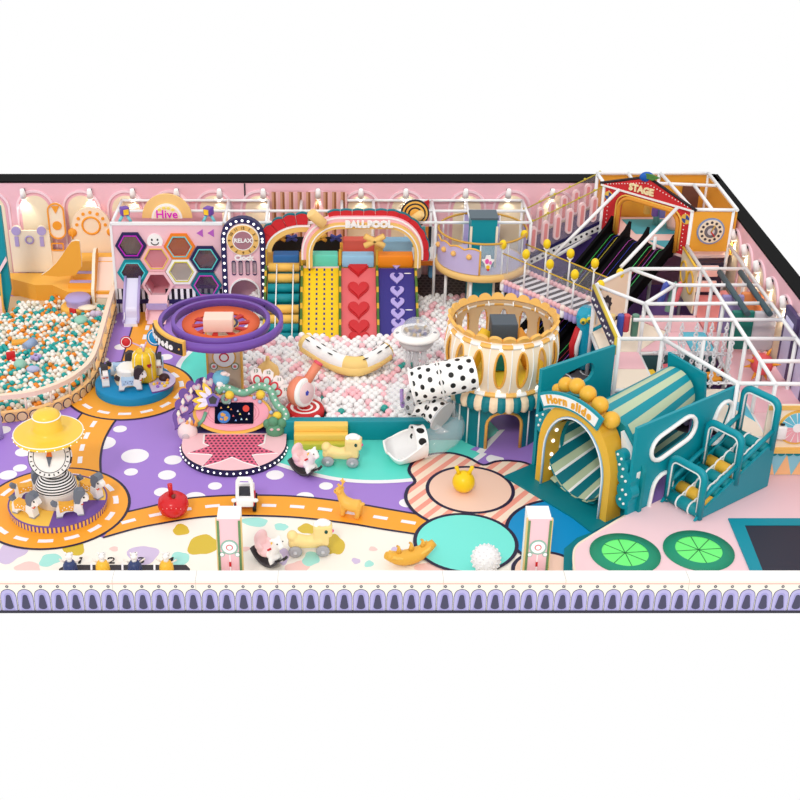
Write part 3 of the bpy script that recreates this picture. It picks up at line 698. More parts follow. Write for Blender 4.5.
for px, c, lab in ((417.5,(206,190,194),'pale grey hanging bag under the side deck by the arch foot'),(431.5,(90,150,200),'blue hanging bag under the side deck next to the white post')):
    x, z = V(px, 276, 16.3); m = MB(); m.tube([(x,16.3,1.5),(x,16.3,1.46),(x,16.3,1.06),(x,16.3,1.0)], [.08,.12,.12,.08], mat(c), 12); tag(m.build('hanging_bag', loc=(x,16.3,1.0)), lab, 'soft play')
x, y = G(-2, 438); m = MB(); m.tube([(x,y,.02),(x,y,.9),(x,y,1.0)], [.16,.16,.1], mat((196,190,216)), 16); tag(m.build('padded_post', loc=(x,y,.02)), 'pale lavender padded post at the end of the pool fence', 'post')
# ================================================================ ball pool, climbing ramps, toys in the pool
def onplane(px, py, O, N):
    r = Vector(ray(px, py)); C = Vector((0, CAMY, CAMZ)); O = Vector(O); N = Vector(N); t = (O-C).dot(N)/r.dot(N); return C+r*t
def inside(p, poly):
    x, y = p; c = False; n = len(poly); j = n-1
    for i in range(n):
        if (poly[i][1] > y) != (poly[j][1] > y) and x < (poly[j][0]-poly[i][0])*(y-poly[i][1])/(poly[j][1]-poly[i][1])+poly[i][0]: c = not c
        j = i
    return c
def ball_mesh(m, r):
    mb = MB(); mb.sph((0,0,0), r, m, 12, 8)
    me = bpy.data.meshes.new('ball'); me.from_pydata([tuple(v) for v in mb.v], [], mb.f); me.materials.append(m)
    me.polygons.foreach_set('use_smooth', [True]*len(mb.f)); return me
def fill(poly, r, z0, cols, name, label, cat, group, stuff_name, stuff_label, seed, bumps, ban=None, nmax=300, step=2.06, layers=2, jit=.06):
    rr = random.Random(seed); xs = [p[0] for p in poly]; ys = [p[1] for p in poly]; pts = []
    for L in range(layers):
        y = min(ys)+r; row = 0
        while y < max(ys):
            x = min(xs)+r+(row % 2)*r*step/2+(L*r)
            while x < max(xs):
                q = (x+rr.uniform(-jit, jit)*r, y+rr.uniform(-jit, jit)*r)
                if inside(q, poly) and not (ban and ban(*q)) and (L == 0 or rr.random() < .8):
                    pts.append((q[0], q[1], z0+r+L*r*1.35+rr.uniform(0, .5)*r+bumps(*q)))
                x += r*step
            y += r*step*.87; row += 1
    pts.sort(key=lambda p: (p[1]-p[2]*1.6))
    mats = [mat(c, .35, spec=.4) for c, w in cols]; wts = [w for c, w in cols]; meshes = [ball_mesh(m, r) for m in mats]; kept = []; rest = []
    top = [p for p in pts if p[2]-bumps(p[0], p[1]) > z0+r+r*1.2]; low = [p for p in pts if p not in top] if False else None
    thr = z0+r+r*1.2
    cand = [p for p in pts if p[2]-bumps(p[0], p[1]) > thr]; kept = cand[:nmax]; ks = set(kept); rest = [p for p in pts if p not in ks]
    for p in kept:
        i = rr.choices(range(len(mats)), wts)[0]
        o = bpy.data.objects.new(name, meshes[i]); COL.objects.link(o); o.location = p
        cn, lab = label[i]; tag(o, lab, cat, cn)
    mb = MB(); base = MB(); base.sph((0,0,0), r, mats[0], 9, 6)
    for p in rest:
        m = mats[rr.choices(range(len(mats)), wts)[0]]; n = len(mb.v); P = Vector(p); mb.v += [v+P for v in base.v]; k = mb.mi(m)
        for f in base.f: mb.f.append([n+i for i in f]); mb.m.append(k); mb.sm.append(True); mb.uv.append(None)
    o = mb.build(stuff_name, loc=(poly[0][0], poly[0][1], 0)); tag(o, stuff_label, 'balls', None, 'stuff')
    return kept
# ---- centre pool
pool = [(-1.45, 7.75), (3.0, 7.75), (3.35, 8.6), (3.5, 9.3), (4.4, 9.7), (5.6, 9.5), (6.2, 10.6), (6.6, 12.2), (6.6, 16.9), (-2.75, 16.9), (-2.8, 13), (-2.85, 9.8)]
t = T('ball_pool_bed', 'teal padded surround of the pink and white ball pool', 'ball pool', (.5, 7.6, 0))
m = MB(); m.plate(pool, mat((0, 120, 130)), (0,0,0), (1,0,0), (0,1,0), .012, .18); m.build('bed', t)
m = MB(); a = G(283,440); m.box((1.05, 7.6, .29), (4.9, .26, .58), TEAL, b=.03); m.build('front_pad', t)
def pad(a, b, h, th, mm, nm, par):
    a = Vector((a[0], a[1], 0)); b = Vector((b[0], b[1], 0)); d = b-a; m = MB(); m.box((a+b)/2+Vector((0,0,h/2+.012)), (d.length, th, h), mm, rz=math.atan2(d.y, d.x)); return m.build(nm, par)
pad((-1.5, 7.7), (-2.95, 9.8), .5, .22, TEAL, 'side_pad', t); pad((3.45, 7.6), (3.55, 8.9), .5, .2, TEAL, 'side_pad', t); pad((-2.95, 9.8), (-2.92, 13), .5, .16, TEAL, 'side_pad', t)
SBX, SBY = G(305, 407, .5)
rampX0, rampX1 = V(266, 265, 15.5)[0], V(416, 265, 15.5)[0]
def bump(x, y):
    d = min(1.0, max(0, (y-7.7)/5.5)); return .02*d+.04*sin(x*2.1+y)*cos(y*1.7)
def ban(x, y): return (x > 2.25 and y > 16.1) or (rampX0-.05 < x < rampX1+.05 and y > 13.0) or math.hypot(x-4.43, y-8.1) < 1.35 or math.hypot(x-SBX, y-SBY) < .62
WB, PB, TB = (248,246,246), (250,196,204), (40,160,150)
fill(pool, .105, .16, ((WB, .76), (PB, .23), (TB, .01)), 'pool_ball',
     (('white balls in the pink and white pool', 'white plastic ball in the teal-edged pink and white ball pool'), ('pink balls in the pink and white pool', 'pale pink plastic ball in the teal-edged pink and white ball pool'), ('teal balls in the pink and white pool', 'dark teal ball among the pink and white pool balls')),
     'ball', None, 'ball_bed', 'pink and white plastic balls filling the teal-edged pool', 5, bump, ban)
# ---- the teal, orange and white pool
lp = [(p.x, p.y) for p in fc]
cen = (-9.5, 13)
lpoly = [(p[0]+(cen[0]-p[0])*.05-.08, p[1]+(cen[1]-p[1])*.03) for p in lp if p[0] > -11.5]+[(-11.3, 9.3), (-11.3, 16.9), (-7.3, 16.9)]
STX, STY = G(76,308,.25)
def ban2(x, y): return math.hypot(x-STX, y-STY) < .62 or y > 16.6 or (x < -9.3 and y > 15.95+.0) or (x > -8.0 and y > 15.7) or (x < -10.35 and y > 15.1)
t = MB(); t.plate([(p[0], p[1]) for p in lpoly], mat((230, 200, 160)), (0,0,0), (1,0,0), (0,1,0), .012, .06)
tag(t.build('pool_mat', loc=(-9, 12, 0)), 'sand-coloured padded mat under the teal, orange and white balls', 'mat')
fill(lpoly, .078, .05, (((246,242,234), .40), ((22,164,160), .28), ((238,140,30), .17), ((226,214,190), .15)), 'play_ball',
     (('white balls in the fenced pool', 'white plastic ball in the fenced teal, orange and white pool'), ('teal balls in the fenced pool', 'teal plastic ball in the fenced teal, orange and white pool'), ('orange balls in the fenced pool', 'orange plastic ball in the fenced teal, orange and white pool'), ('beige balls in the fenced pool', 'beige plastic ball in the fenced teal, orange and white pool')),
     'ball', None, 'ball_filling', 'teal, orange, beige and white plastic balls filling the fenced pool', 9, lambda x, y: .05*sin(x*1.7)*cos(y*2.3)+.03, ban2, 300, 2.0, 2, .3)
# soft toys lying on the balls of the fenced pool
zt = .37
def ptoy(name, px, py, fn, label, cat='toy'):
    x, y = G(px, py, zt); m = MB(); fn(m, x, y); tag(m.build(name, loc=(x, y, zt-.05)), label, cat)
ptoy('foam_wedge', 20, 342, lambda m, x, y: m.box((x, y, zt), (.5, .22, .12), mat((240,170,60)), rz=.2, b=.03), 'orange flat foam block lying on the balls of the fenced pool')
ptoy('foam_roll', 30, 346, lambda m, x, y: m.cyl((x-.12, y-.12, zt), (x+.12, y+.16, zt+.1), .14, mat((150,170,205))), 'grey-blue foam roll beside the orange foam block in the fenced pool')
ptoy('foam_star', 11, 357, lambda m, x, y: (m.box((x, y, zt), (.26, .1, .34), RED, rz=.4, b=.02), m.box((x+.06, y-.04, zt-.08), (.1, .3, .2), RED, rz=.4, b=.02)), 'red foam piece nearest the teal post in the fenced pool')
ptoy('foam_dome', 20, 364, lambda m, x, y: m.sph((x, y, zt-.02), (.19, .19, .17), mat((150,200,180))), 'grey-green foam dome beside the red foam piece in the fenced pool')
ptoy('foam_cross', 36, 357, lambda m, x, y: (m.box((x, y, zt), (.34, .12, .12), LAV, rz=.3, b=.03), m.box((x, y, zt), (.12, .34, .12), LAV, rz=.3, b=.03)), 'lavender cross-shaped foam toy on the balls of the fenced pool')
ptoy('foam_pebble', 33, 369, lambda m, x, y: m.sph((x, y, zt), (.2, .13, .1), mat((180,185,220))), 'pale blue pebble-shaped foam toy in front of the lavender cross')
ptoy('foam_tile', 73, 313, lambda m, x, y: m.box((x, y, zt), (.24, .08, .3), RED, rz=-.5, b=.02), 'red foam tile near the purple stool in the fenced pool')
ptoy('foam_hat', 81, 320, lambda m, x, y: m.sph((x, y, zt), (.22, .22, .14), mat((150,205,185))), 'pale green round foam hat near the fence of the ball pool')
ptoy('foam_bow', 96, 314, lambda m, x, y: (m.sph((x-.08, y, zt), (.12, .09, .12), mat((210,190,215))), m.sph((x+.08, y, zt), (.12, .09, .12), mat((210,190,215)))), 'pale lavender foam bow beside the fence by the cream slide')
# ---- climbing platform and four ramps
YR, ZR = 15.5, 1.65
def rx(px): return V(px, 264, YR)[0]
t = T('climbing_platform', 'padded platform behind the four climbing ramps', 'soft play', ((rampX0+rampX1)/2, YR, 0))
m = MB(); m.box(((rampX0+rampX1)/2, 16.65, .83), (rampX1-rampX0, 2.2, 1.62), mat((214, 160, 60))); m.build('base', t)
m = MB(); m.box(((rx(270)+rx(340))/2, 16.8, ZR+.3), (rx(340)-rx(270), .05, .5), CHAR); m.build('net_board', t)
for a, b, c, yy, h, lab in ((273,299,(38,98,158),15.75,.42,'dark blue block'),(306,338,(100,214,190),15.75,.42,'mint block'),(342,374,(150,200,232),15.75,.40,'pale blue block'),(378,413,(246,142,20),15.75,.40,'orange block'),(343,375,(240,104,88),16.5,.62,'coral block'),(384,413,(150,206,240),16.5,.6,'sky blue block')):
    m = MB(); m.box(((rx(a)+rx(b))/2, yy, ZR+h/2), (rx(b)-rx(a), .42, h), mat(c), b=.04); m.build('soft_block', t)['label'] = lab
m = MB(); m.box(((rampX0+rx(340))/2, 15.56, ZR-.02), (rx(340)-rampX0, .08, .12), PALEPINK); m.build('edge_trim', t)
y0, z0r = 12.95, .2; dl = math.hypot(YR-y0, ZR-z0r); UY = (0, (YR-y0)/dl, (ZR-z0r)/dl); NN = Vector((1,0,0)).cross(Vector(UY))
def rampv(py): return (onplane(335, py, (0, y0, z0r), NN)-Vector((0, y0, z0r))).dot(Vector(UY))
# roller ramp
xa, xb = rx(268), rx(300)
t = T('roller_ramp', 'climbing ramp of gold and teal foam rollers next to the clock tower', 'ramp', ((xa+xb)/2, y0, 0))
m = MB(); m.plate(rect(xa, 0, xb, dl), TEALD, (0,y0,z0r-.08), (1,0,0), UY, -.1, 0); m.build('backing', t)
for py, c in ((268,'g'),(279,'g'),(289,'t'),(299,'t'),(310,'g'),(320,'g'),(329,'t'),(338,'t')):
    v = rampv(py); p = Vector((0,y0,z0r))+Vector(UY)*v+NN*.03
    m = MB(); m.cyl((xa+.02, p.y, p.z), (xb-.02, p.y, p.z), .15, mat((240,190,90)) if c == 'g' else mat((0,138,148)), seg=14); m.build('roller', t)
for px in (277, 293.5):
    x = rx(px); m = MB(); p0 = Vector((x, y0, z0r))+NN*.2; p1 = p0+Vector(UY)*dl; m.cyl(p0, p1, .022, WHITE, seg=6); m.build('rope', t)
# yellow slide ramp
xa, xb = rx(303), rx(338.5)
t = T('yellow_ramp', 'bright yellow climbing ramp with four rows of navy dashes', 'ramp', ((xa+xb)/2, y0, 0))
m = MB(); m.plate(rect(xa, 0, xb, dl), mat((250, 205, 20)), (0,y0,z0r), (1,0,0), UY, -.15, 0); m.build('panel', t)
for px in (309.5, 316.8, 324.4, 332):
    x = rx(px); m = MB(); m.plate(rect(x-.028, .05, x+.028, dl-.02), mat_stripes([(250,205,20),(40,50,120)], 15, 'v'), (0,y0,z0r), (1,0,0), UY, 0, .008); m.build('dash_pattern', t)
# coral ramp with hearts
xa, xb = rx(341), rx(375.5); xm = (xa+xb)/2
t = T('heart_ramp', 'coral climbing ramp with five red heart cushions', 'ramp', (xm, y0, 0))
m = MB(); m.plate(rect(xa, 0, xb, dl), mat((228, 104, 108)), (0,y0,z0r), (1,0,0), UY, -.15, 0); m.build('panel', t)
for py, s_ in ((269,.36),(291,.36),(311,.36),(329,.35),(341,.35)):
    m = MB(); v = rampv(py); h = heart(xm, v, s_, 1.0); h2 = offset(h, .05)
    m.plate(h, mat((198, 36, 42), .25), (0,y0,z0r), (1,0,0), UY, 0, .05); m.plate(h2, mat((204, 40, 46), .2), (0,y0,z0r), (1,0,0), UY, .05, .09); m.build('heart', t)
# navy ramp with lavender hearts
xa, xb = rx(378.5), rx(414); xm = rx(396.5)
t = T('navy_ramp', 'navy climbing ramp with a column of lavender hearts', 'ramp', (xm, y0, 0))
m = MB(); m.plate(rect(xa, 0, xb, dl), mat((54, 46, 132)), (0,y0,z0r), (1,0,0), UY, -.15, 0); m.build('panel', t)
for py in (264.5, 279, 292.5, 304, 315, 325, 334):
    v = rampv(py); h = heart(xm, v, .23, 1.0); hi = [(xm+(x-xm)*.42, v+.09+(y-v)*.42) for x, y in h]
    m = MB(); m.plate(h, mat((182, 166, 226)), (0,y0,z0r), (1,0,0), UY, 0, .05); m.plate(hi, mat((54, 46, 132)), (0,y0,z0r), (1,0,0), UY, .05, .056); m.build('heart', t)
m = MB()
for py in (273.5, 310, 336): v = rampv(py); m.plate(ell(xm+.35, v, .12, .018, 10), WHITE, (0,y0,z0r), (1,0,0), UY, 0, .01)
m.build('white_dash_pattern', t)
# dividers
DG = mat((70, 110, 40)); DGO = mat((214, 170, 50))
for px, lab in ((266, 'beside the clock tower'), (302, 'between the roller and yellow ramps'), (340, 'between the yellow and heart ramps'), (377, 'between the heart and navy ramps'), (415.5, 'on the far side of the navy ramp')):
    x = rx(px); m = MB(); o = Vector((0,y0,z0r)); n_ = 14
    for k in range(n_): m.plate(rect(dl*k/n_, -.16, dl*(k+1)/n_, .14), DG if k % 3 else DGO, (x-.035, y0, z0r), UY, NN, 0, .07)
    m.box((x, YR+.12, ZR+.2), (.07, .1, .75), DGO); tag(m.build('ramp_divider', loc=(x, y0, 0)), 'green and gold divider board '+lab, 'divider')
# arches
def archband(t, nm, x0, x1, z0, z1, r, wdt, Y, th, mm, rb=None):
    def line(ins):
        a, b, c, q = x0+ins, x1-ins, z1-ins, max(r-ins, .05); P = [(a, z0)]
        P += [(a+q-q*cos(s), c-q+q*sin(s)) for s in [PI/2*i/10 for i in range(11)]]; P += [(b-q+q*sin(s), c-q+q*cos(s)) for s in [PI/2*i/10 for i in range(11)]]; P += [(b, z0)]; return P
    m = MB(); m.plate(line(0)+list(reversed(line(wdt))), mm, (0, Y, 0), FX, FZ, -th, 0); return m.build(nm, t)
YA = 15.35
def ax(px): return V(px, 240, YA)[0]
def az(py): return V(335, py, YA)[1]
t = T('ball_pool_arch', 'big rounded red, pink and gold archway lettered BALL POOL over the ramps', 'archway', ((ax(302)+ax(428))/2, YA, ZR))
archband(t, 'gold_band', ax(306), ax(421.5), az(267.5), az(222.5), 1.05, .2, YA-.05, .28, mat((240, 196, 112)))
archband(t, 'white_piping', ax(308.5), ax(419), az(267.5), az(224.7), 1.0, .035, YA-.08, .1, WHITE)
archband(t, 'pink_band', ax(301), ax(424), az(260), az(216.5), 1.2, .25, YA+.02, .2, mat((248, 190, 200)))
archband(t, 'white_edge', ax(301.5), ax(423.6), az(260), az(217.5), 1.2, .05, YA+.0, .05, WHITE)
for k in range(13):      # red crest in segments, each with its teal edge
    pass
def crest(t, px0, px1, pyt, pyb, n, r, Y, skip=lambda s: False, th=.3):
    x0, x1, zt_, zb = ax(px0), ax(px1), az(pyt), az(pyb); per = []
    P = [(x0, zb)]+[(x0+r-r*cos(s), zt_-r+r*sin(s)) for s in [PI/2*i/12 for i in range(13)]]+[(x1-r+r*sin(s), zt_-r+r*cos(s)) for s in [PI/2*i/12 for i in range(13)]]+[(x1, zb)]
    cl = [Vector((a, b)) for a, b in P]; d = [0]
    for i in range(1, len(cl)): d.append(d[-1]+(cl[i]-cl[i-1]).length)
    def at(s):
        s = min(max(s, 0), d[-1]-1e-6); i = next(k for k in range(1, len(d)) if d[k] >= s); u = (s-d[i-1])/max(d[i]-d[i-1], 1e-9); p = cl[i-1].lerp(cl[i], u); q = (cl[i]-cl[i-1]).normalized(); return p, Vector((-q.y, q.x))
    for k in range(n):
        if skip((k+.5)/n): continue
        pts = []; out = []; seg = d[-1]/n
        for j in range(6):
            s = seg*(k+.015+.97*j/5); p, q = at(s); pts.append(p+q*(-.08)); out.append(p+q*(.15+.03*sin(PI*j/5)))
        m = MB(); m.plate([tuple(p) for p in pts]+[tuple(p) for p in reversed(out)], mat((206, 36, 44)), (0, Y, 0), FX, FZ, -th, 0); f = m.build('red_crest', t)
        o2 = [p+(p-b).normalized()*.035 for p, b in zip(out, pts)]
        m = MB(); m.plate([tuple(p) for p in out]+[tuple(p) for p in reversed(o2)], TEALD, (0, Y, 0), FX, FZ, -th, -.02); m.build('teal_edge', f)
crest(t, 303, 424, 217, 262, 16, 1.2, YA+.08, lambda s: s < .29, .12)
for wd_, px in (('BALL', 355.5), ('POOL', 379.5)):
    m = MB(); m.text(wd_, (ax(px), YA-.1, az(223)), .28, WHITE, bold=.02, depth=.06, sx=1.05); m.build('lettering', t)
t2 = T('roller_arch', 'smaller red and gold arch over the roller ramp beside the clock tower', 'archway', (ax(285), 15.72, ZR))
Y2 = 15.72
def ax2(px): return V(px, 240, Y2)[0]
def az2(py): return V(335, py, Y2)[1]
def half(t, nm, px0, pxm, pyt, pyb, wd, Y, th, mm, n=14):
    x0, x1, zt_, zb = ax2(px0), ax2(pxm), az2(pyt), az2(pyb); P = []; Q = []
    for i in range(n+1):
        s = PI/2*i/n*1.12; P.append((x1-(x1-x0)*cos(s), zb+(zt_-zb)*sin(s))); Q.append((x1-(x1-x0-wd)*cos(s), zb+(zt_-zb-wd)*sin(s)))
    m = MB(); m.plate(P+list(reversed(Q)), mm, (0, Y, 0), FX, FZ, -th, 0); return m.build(nm, t)
half(t2, 'gold_band', 266, 303, 226.5, 252, .17, Y2-.03, .2, mat((240, 196, 112))); half(t2, 'white_piping', 264.8, 303, 225, 252, .05, Y2-.05, .2, WHITE)
x0_, x1_, zt_, zb_ = ax2(265), ax2(303), az2(224.6), az2(252)
for k in range(6):
    P = []; Q = []
    for j in range(5):
        s = PI/2*1.08*(k+.03+.94*j/4)/6; w_ = .3+.03*sin(PI*j/4)*2
        P.append((x1_-(x1_-x0_)*cos(s), zb_+(zt_-zb_)*sin(s))); Q.append((x1_-(x1_-x0_+w_)*cos(s), zb_+(zt_-zb_+w_)*sin(s)))
    m = MB(); m.plate(P+list(reversed(Q)), mat((206, 36, 44)), (0, Y2, 0), FX, FZ, -.1, 0); f = m.build('red_crest', t2)
    m = MB(); m.plate(Q+[(a+.0, b+.05) for a, b in reversed(Q)], TEALD, (0, Y2, 0), FX, FZ, -.1, -.02); m.build('teal_edge', f)
def roll(px, py, Y, dx, dz, r, L, label, dy=-.25):
    x, z = V(px, py, Y); d = Vector((dx, dy, dz)).normalized()*L/2; c = Vector((x, Y, z)); m = MB(); m.tube([c-d, c-d*.9, c+d*.9, c+d], [r*.85, r, r, r*.85], mat((244, 202, 130)), 14)
    tag(m.build('foam_roll', loc=c), label, 'soft play')
roll(317, 218.5, YA-.2, -.7, .75, .17, .6, 'cream foam roll where the small red arch meets the big arch')
# black and gold ring target with a red pennant
Y = 15.9; a, b = V(415, 213.5, Y)
t = T('ring_target', 'black and gold ring target with a cream roll at the shoulder of the big arch', 'target', (a, Y, b-.45))
m = MB()
for k, (r, c) in enumerate(((.45,CHAR),(.4,GOLD),(.34,CHAR),(.29,GOLD),(.22,CHAR),(.17,GOLD))): m.plate(ell(a, b, r), c, (0, Y, 0), FX, FZ, -.06 if k == 0 else 0, .01*k)
m.build('disc', t)
m = MB(); d = Vector((.6, -.3, .55)).normalized()*.26; c = Vector((a+.02, Y-.22, b-.05)); m.tube([c-d, c-d*.9, c+d*.9, c+d], [.11, .13, .13, .11], mat((244, 202, 130)), 12); m.build('roll', t)
a, b = V(421, 206, Y+.3); m = MB(); m.plate([(a-.3,b-.05),(a+.25,b+.2),(a+.25,b-.25)], RED, (0, Y+.3, 0), FX, FZ, -.05, 0); tag(m.build('pennant', loc=(a, Y+.3, b)), 'red triangular pennant above the black and gold ring target', 'pennant')
# crossed foam toggles hung on the platform
def jack(px, py, Y, s, c, label, r=.06):
    x, z = V(px, py, Y); m = MB()
    for dx, dz in ((1, .55), (-1, .55)):
        d = Vector((dx, 0, dz)).normalized()*s; p = Vector((x, Y, z)); m.tube([p-d, p-d*.92, p+d*.92, p+d], [r*.8, r, r, r*.8], c, 10)
    tag(m.build('foam_cross_roll', loc=(x, Y, z-s*.5)), label, 'soft play')
jb, jg = mat((70, 80, 160)), mat((236, 176, 70))
for px, c, lab in ((280,jg,'small gold foam cross nearest the clock tower behind the blue block'),(291.5,jb,'small blue foam cross behind the dark blue block'),(321,jg,'small gold foam cross behind the mint block'),(336,jb,'small blue foam cross behind the mint block')):
    jack(px, 238, 16.7, .2, c, lab)
jack(374.5, 241, 15.25, .36, mat((240, 196, 112)), 'large gold foam cross hanging under the middle of the big arch', .1)
# ---- ring machine
xc, yc = -3.05, 9.35; 
t = T('ring_carousel', 'tall post carrying an orange disc inside two big purple hoops', 'ride', (xc, yc, 0))
zr = 2.72
m = MB(); m.box((xc, yc, 1.2), (.92, .3, 2.4), mat((232, 206, 176))); m.build('post', t)
m = MB()
for sx in (-1, 1): m.box((xc+sx*.47, yc-.02, 1.2), (.05, .34, 2.4), GOLD)
m.build('edge_trim', t)
fy = yc-.15; zc = V(221, 357, fy)[1]
m = MB(); m.plate(ell(xc, zc, .33), mat((228,170,80)), (0, fy, 0), FX, FZ, 0, .02); m.plate(ell(xc, zc, .29), WHITE, (0, fy, 0), FX, FZ, 0, .03)
m.plate(ell(xc, zc, .14), RED, (0, fy, 0), FX, FZ, 0, .035); m.plate(ell(xc, zc, .10), WHITE, (0, fy, 0), FX, FZ, 0, .04); m.build('dial_disc', t)
for sx in (-1, 1):
    m = MB(); z2 = V(221, 366, fy)[1]; m.plate(ell(xc+sx*.29, z2, .11), mat((120,140,90)), (0, fy, 0), FX, FZ, 0, .02); m.plate(ell(xc+sx*.29, z2, .085), WHITE, (0, fy, 0), FX, FZ, 0, .03); m.plate(ell(xc+sx*.29, z2, .04), CORAL, (0, fy, 0), FX, FZ, 0, .035); m.build('dial_disc', t)
c = Vector((xc, yc-.0, 0)); cr = Vector((G(221,324,zr)[0], G(221,324,zr)[1], zr))
m = MB(); m.cyl((xc, yc, 2.4), (cr.x, cr.y, zr-.05), .12, GREY); m.build('neck', t)
orr = mat((222, 92, 40)); dk = mat((190, 40, 36))
m = MB()
def ringsec(mb, c, prof, mm, n=48): mb.lathe(c, prof, mm, n)
ringsec(m, cr, [(.74, .0), (1.05, .06), (1.05, .0), (.74, -.05), (.74, 0)], orr); ringsec(m, cr, [(0, .03), (.48, .03), (.48, -.03), (0, -.03)], mat((238, 196, 120)))
m.build('disc', t)
m = MB(); ringsec(m, cr, [(.40, .035), (.47, .035)], NAVY); m.build('blue_trim', t)
for k in range(10):
    q = 2*PI*k/10+.1; m = MB(); R_ = Matrix.Rotation(q, 3, 'Z'); P = [cr+R_@Vector(p) for p in ((.46,-.05,.02),(.46,.05,.02),(.77,.15,.02),(.77,-.02,.02))]; n_ = m.add(P+[p-Vector((0,0,.05)) for p in P])
    for f in ((0,1,2,3),(7,6,5,4),(0,4,5,1),(1,5,6,2),(2,6,7,3),(3,7,4,0)): m.face([n_+i for i in f], dk)
    m.build('spoke', t)
m = MB(); bx = G(219, 327, zr+.05); m.box((bx[0], bx[1]-.05, zr+.22), (.78, .52, .38), PEACH, b=.02); m.build('hub_box', t)
pur = mat((118, 78, 170)); pud = mat((88, 60, 130))
for R_, z_, nm in ((1.68, zr+.05, 'outer_hoop'), (1.33, zr+.06, 'inner_hoop')):
    cc = Vector((cr.x, cr.y, z_)); m = MB(); ringsec(m, cc, [(R_-.1, .11), (R_, .11), (R_, -.11), (R_-.1, -.11), (R_-.1, .11)], pur, 64)
    m.build(nm, t)
for k in range(4):
    q = PI/4+PI/2*k; m = MB(); m.cyl(cr+Vector((1.02*cos(q), 1.02*sin(q), -.0)), cr+Vector((1.62*cos(q), 1.62*sin(q), .03)), .025, pud, seg=6); m.build('strut', t)
# curved name plate on the outer hoop
m = MB(); a0, a1 = math.radians(188), math.radians(242)
cc = Vector((cr.x, cr.y, zr+.03))
def arcplate(mb, R0, R1, z0_, z1_, mm, a0, a1, n=14):
    for i in range(n):
        q0 = a0+(a1-a0)*i/n; q1 = a0+(a1-a0)*(i+1)/n
        P = [cc+Vector((R*cos(q), R*sin(q), z)) for q in (q0, q1) for R, z in ((R0,z0_),(R1,z0_),(R1,z1_),(R0,z1_))]; k = mb.add(P)
        for f in ((1,5,6,2),(3,2,6,7),(0,3,7,4),(0,4,5,1)): mb.face([k+j for j in f], mm)
        if i == 0: mb.face([k, k+1, k+2, k+3], mm)
        if i == n-1: mb.face([k+7, k+6, k+5, k+4], mm)
    return mb
arcplate(m, 1.69, 1.80, -.22, .2, GOLD, a0, a1); f = m.build('name_plate', t)
m = MB(); arcplate(m, 1.795, 1.83, -.19, .13, CHAR, a0+.02, a1-.02); m.build('black_face', f)
m = MB()
for i, ch in enumerate('Torpedo'):
    q = math.radians(197+5.4*i); m.text(ch, cc+Vector((1.835*cos(q), 1.835*sin(q), -.03)), .25, WHITE, ux=(-sin(q), cos(q), 0), uy=FZ, bold=.016)
m.build('lettering', f); m = MB()
q = math.radians(238); m.sph(cc+Vector((1.83*cos(q), 1.83*sin(q), -.03)), .03, GOLD, 8, 6)
m.build('gold_rivet', f)
# ---- toys standing in the pool
def zsurf(x, y): return .42+bump(x, y)
# curved rocking log
zb = .95
t = T('rocking_log', 'curved white and yellow foam log with short black dashes lying on the pool balls', 'soft play', (*G(345,368,.8), .6))
path = [Vector((*G(px, py, z), z)) for px, py, z in ((304,341,1.05),(314,347.5,.98),(326,355,.9),(342,362.5,.85),(358,364.5,.85),(372,359.5,.9),(384,352,1.0),(388,349,1.05))]
sp_ = spline(path, 5); r_ = .235; cY, cW = mat((248, 212, 130)), WHITE
def logmat(u): return cY if (u < .04 or .44 < u < .62 or u > .97) else cW
m = MB(); m.tube(sp_, r_, cW, 18, matf=logmat); m.build('log', t)
m = MB(); m.tube([p+Vector((0, -.08, -.13)) for p in sp_], r_*.82, cY, 12); m.build('belly', t)
for k in (3, 8, 12, 22, 27, 31):
    p = sp_[k]; d = (sp_[k+1]-sp_[k]).normalized(); m = MB(); s_ = d.cross(Vector((0,0,1))).normalized()
    for sg in (-.09, .12):
        c_ = p+Vector((0,-.08,r_*.93))+s_*sg*-1; m.tube([c_-d*.09, c_, c_+d*.09], [.012, .022, .012], BLACK, 6)
    m.build('dash_pattern', t)
c_ = sp_[-1]; d = (sp_[-1]-sp_[-2]).normalized()
m = MB(); m.cyl(c_, c_+d*.03, .2, cY, seg=18); m.torus(c_+d*.035, .08, .02, BLACK, d.to_track_quat('Z','Y').to_matrix(), 16, 6); m.build('end_cap', t)
# striker hammer on a red and white target
x, y = G(305, 407, .5)
t = T('striker_base', 'round red and white target base in the pool corner', 'target', (x, y, .35))
m = MB(); m.lathe((x, y, .19), [(0, .31), (.5, .31), (.53, .25), (.53, 0), (0, 0)], RED, 32)
for r0, r1 in ((.4,.32),(.22,.16)): m.lathe((x, y, .505), [(r0, 0), (r1, .0)], WHITE, 32)
m.build('target_disc', t)
h = T('soft_hammer', 'coral padded hammer with a round pink and white face standing on the red target', 'hammer', (x, y, .5))
ax_ = Vector((.78, -.62, .12)).normalized(); cc_ = Vector((x-.12, y+.0, .98)); RM = ax_.to_track_quat('Z','Y').to_matrix()
cor = mat((238, 142, 110))
m = MB(); m.lathe(cc_, [(0,-.18),(.36,-.18),(.41,-.12),(.41,.12),(0,.12)], cor, 30, M=RM); m.build('head', h)
m = MB(); m.lathe(cc_, [(.4,.1),(.41,.14),(.39,.2),(.34,.22),(0,.22)], WHITE, 30, M=RM); f = m.build('white_face', h)
m = MB(); m.lathe(cc_, [(.3,.225),(.29,.24),(0,.24)], PALEPINK, 30, M=RM); m.build('pink_disc', f)
m = MB(); m.lathe(cc_, [(.08,.245),(0,.255)], mat((60,70,190)), 5, M=RM); m.build('blue_star', f)
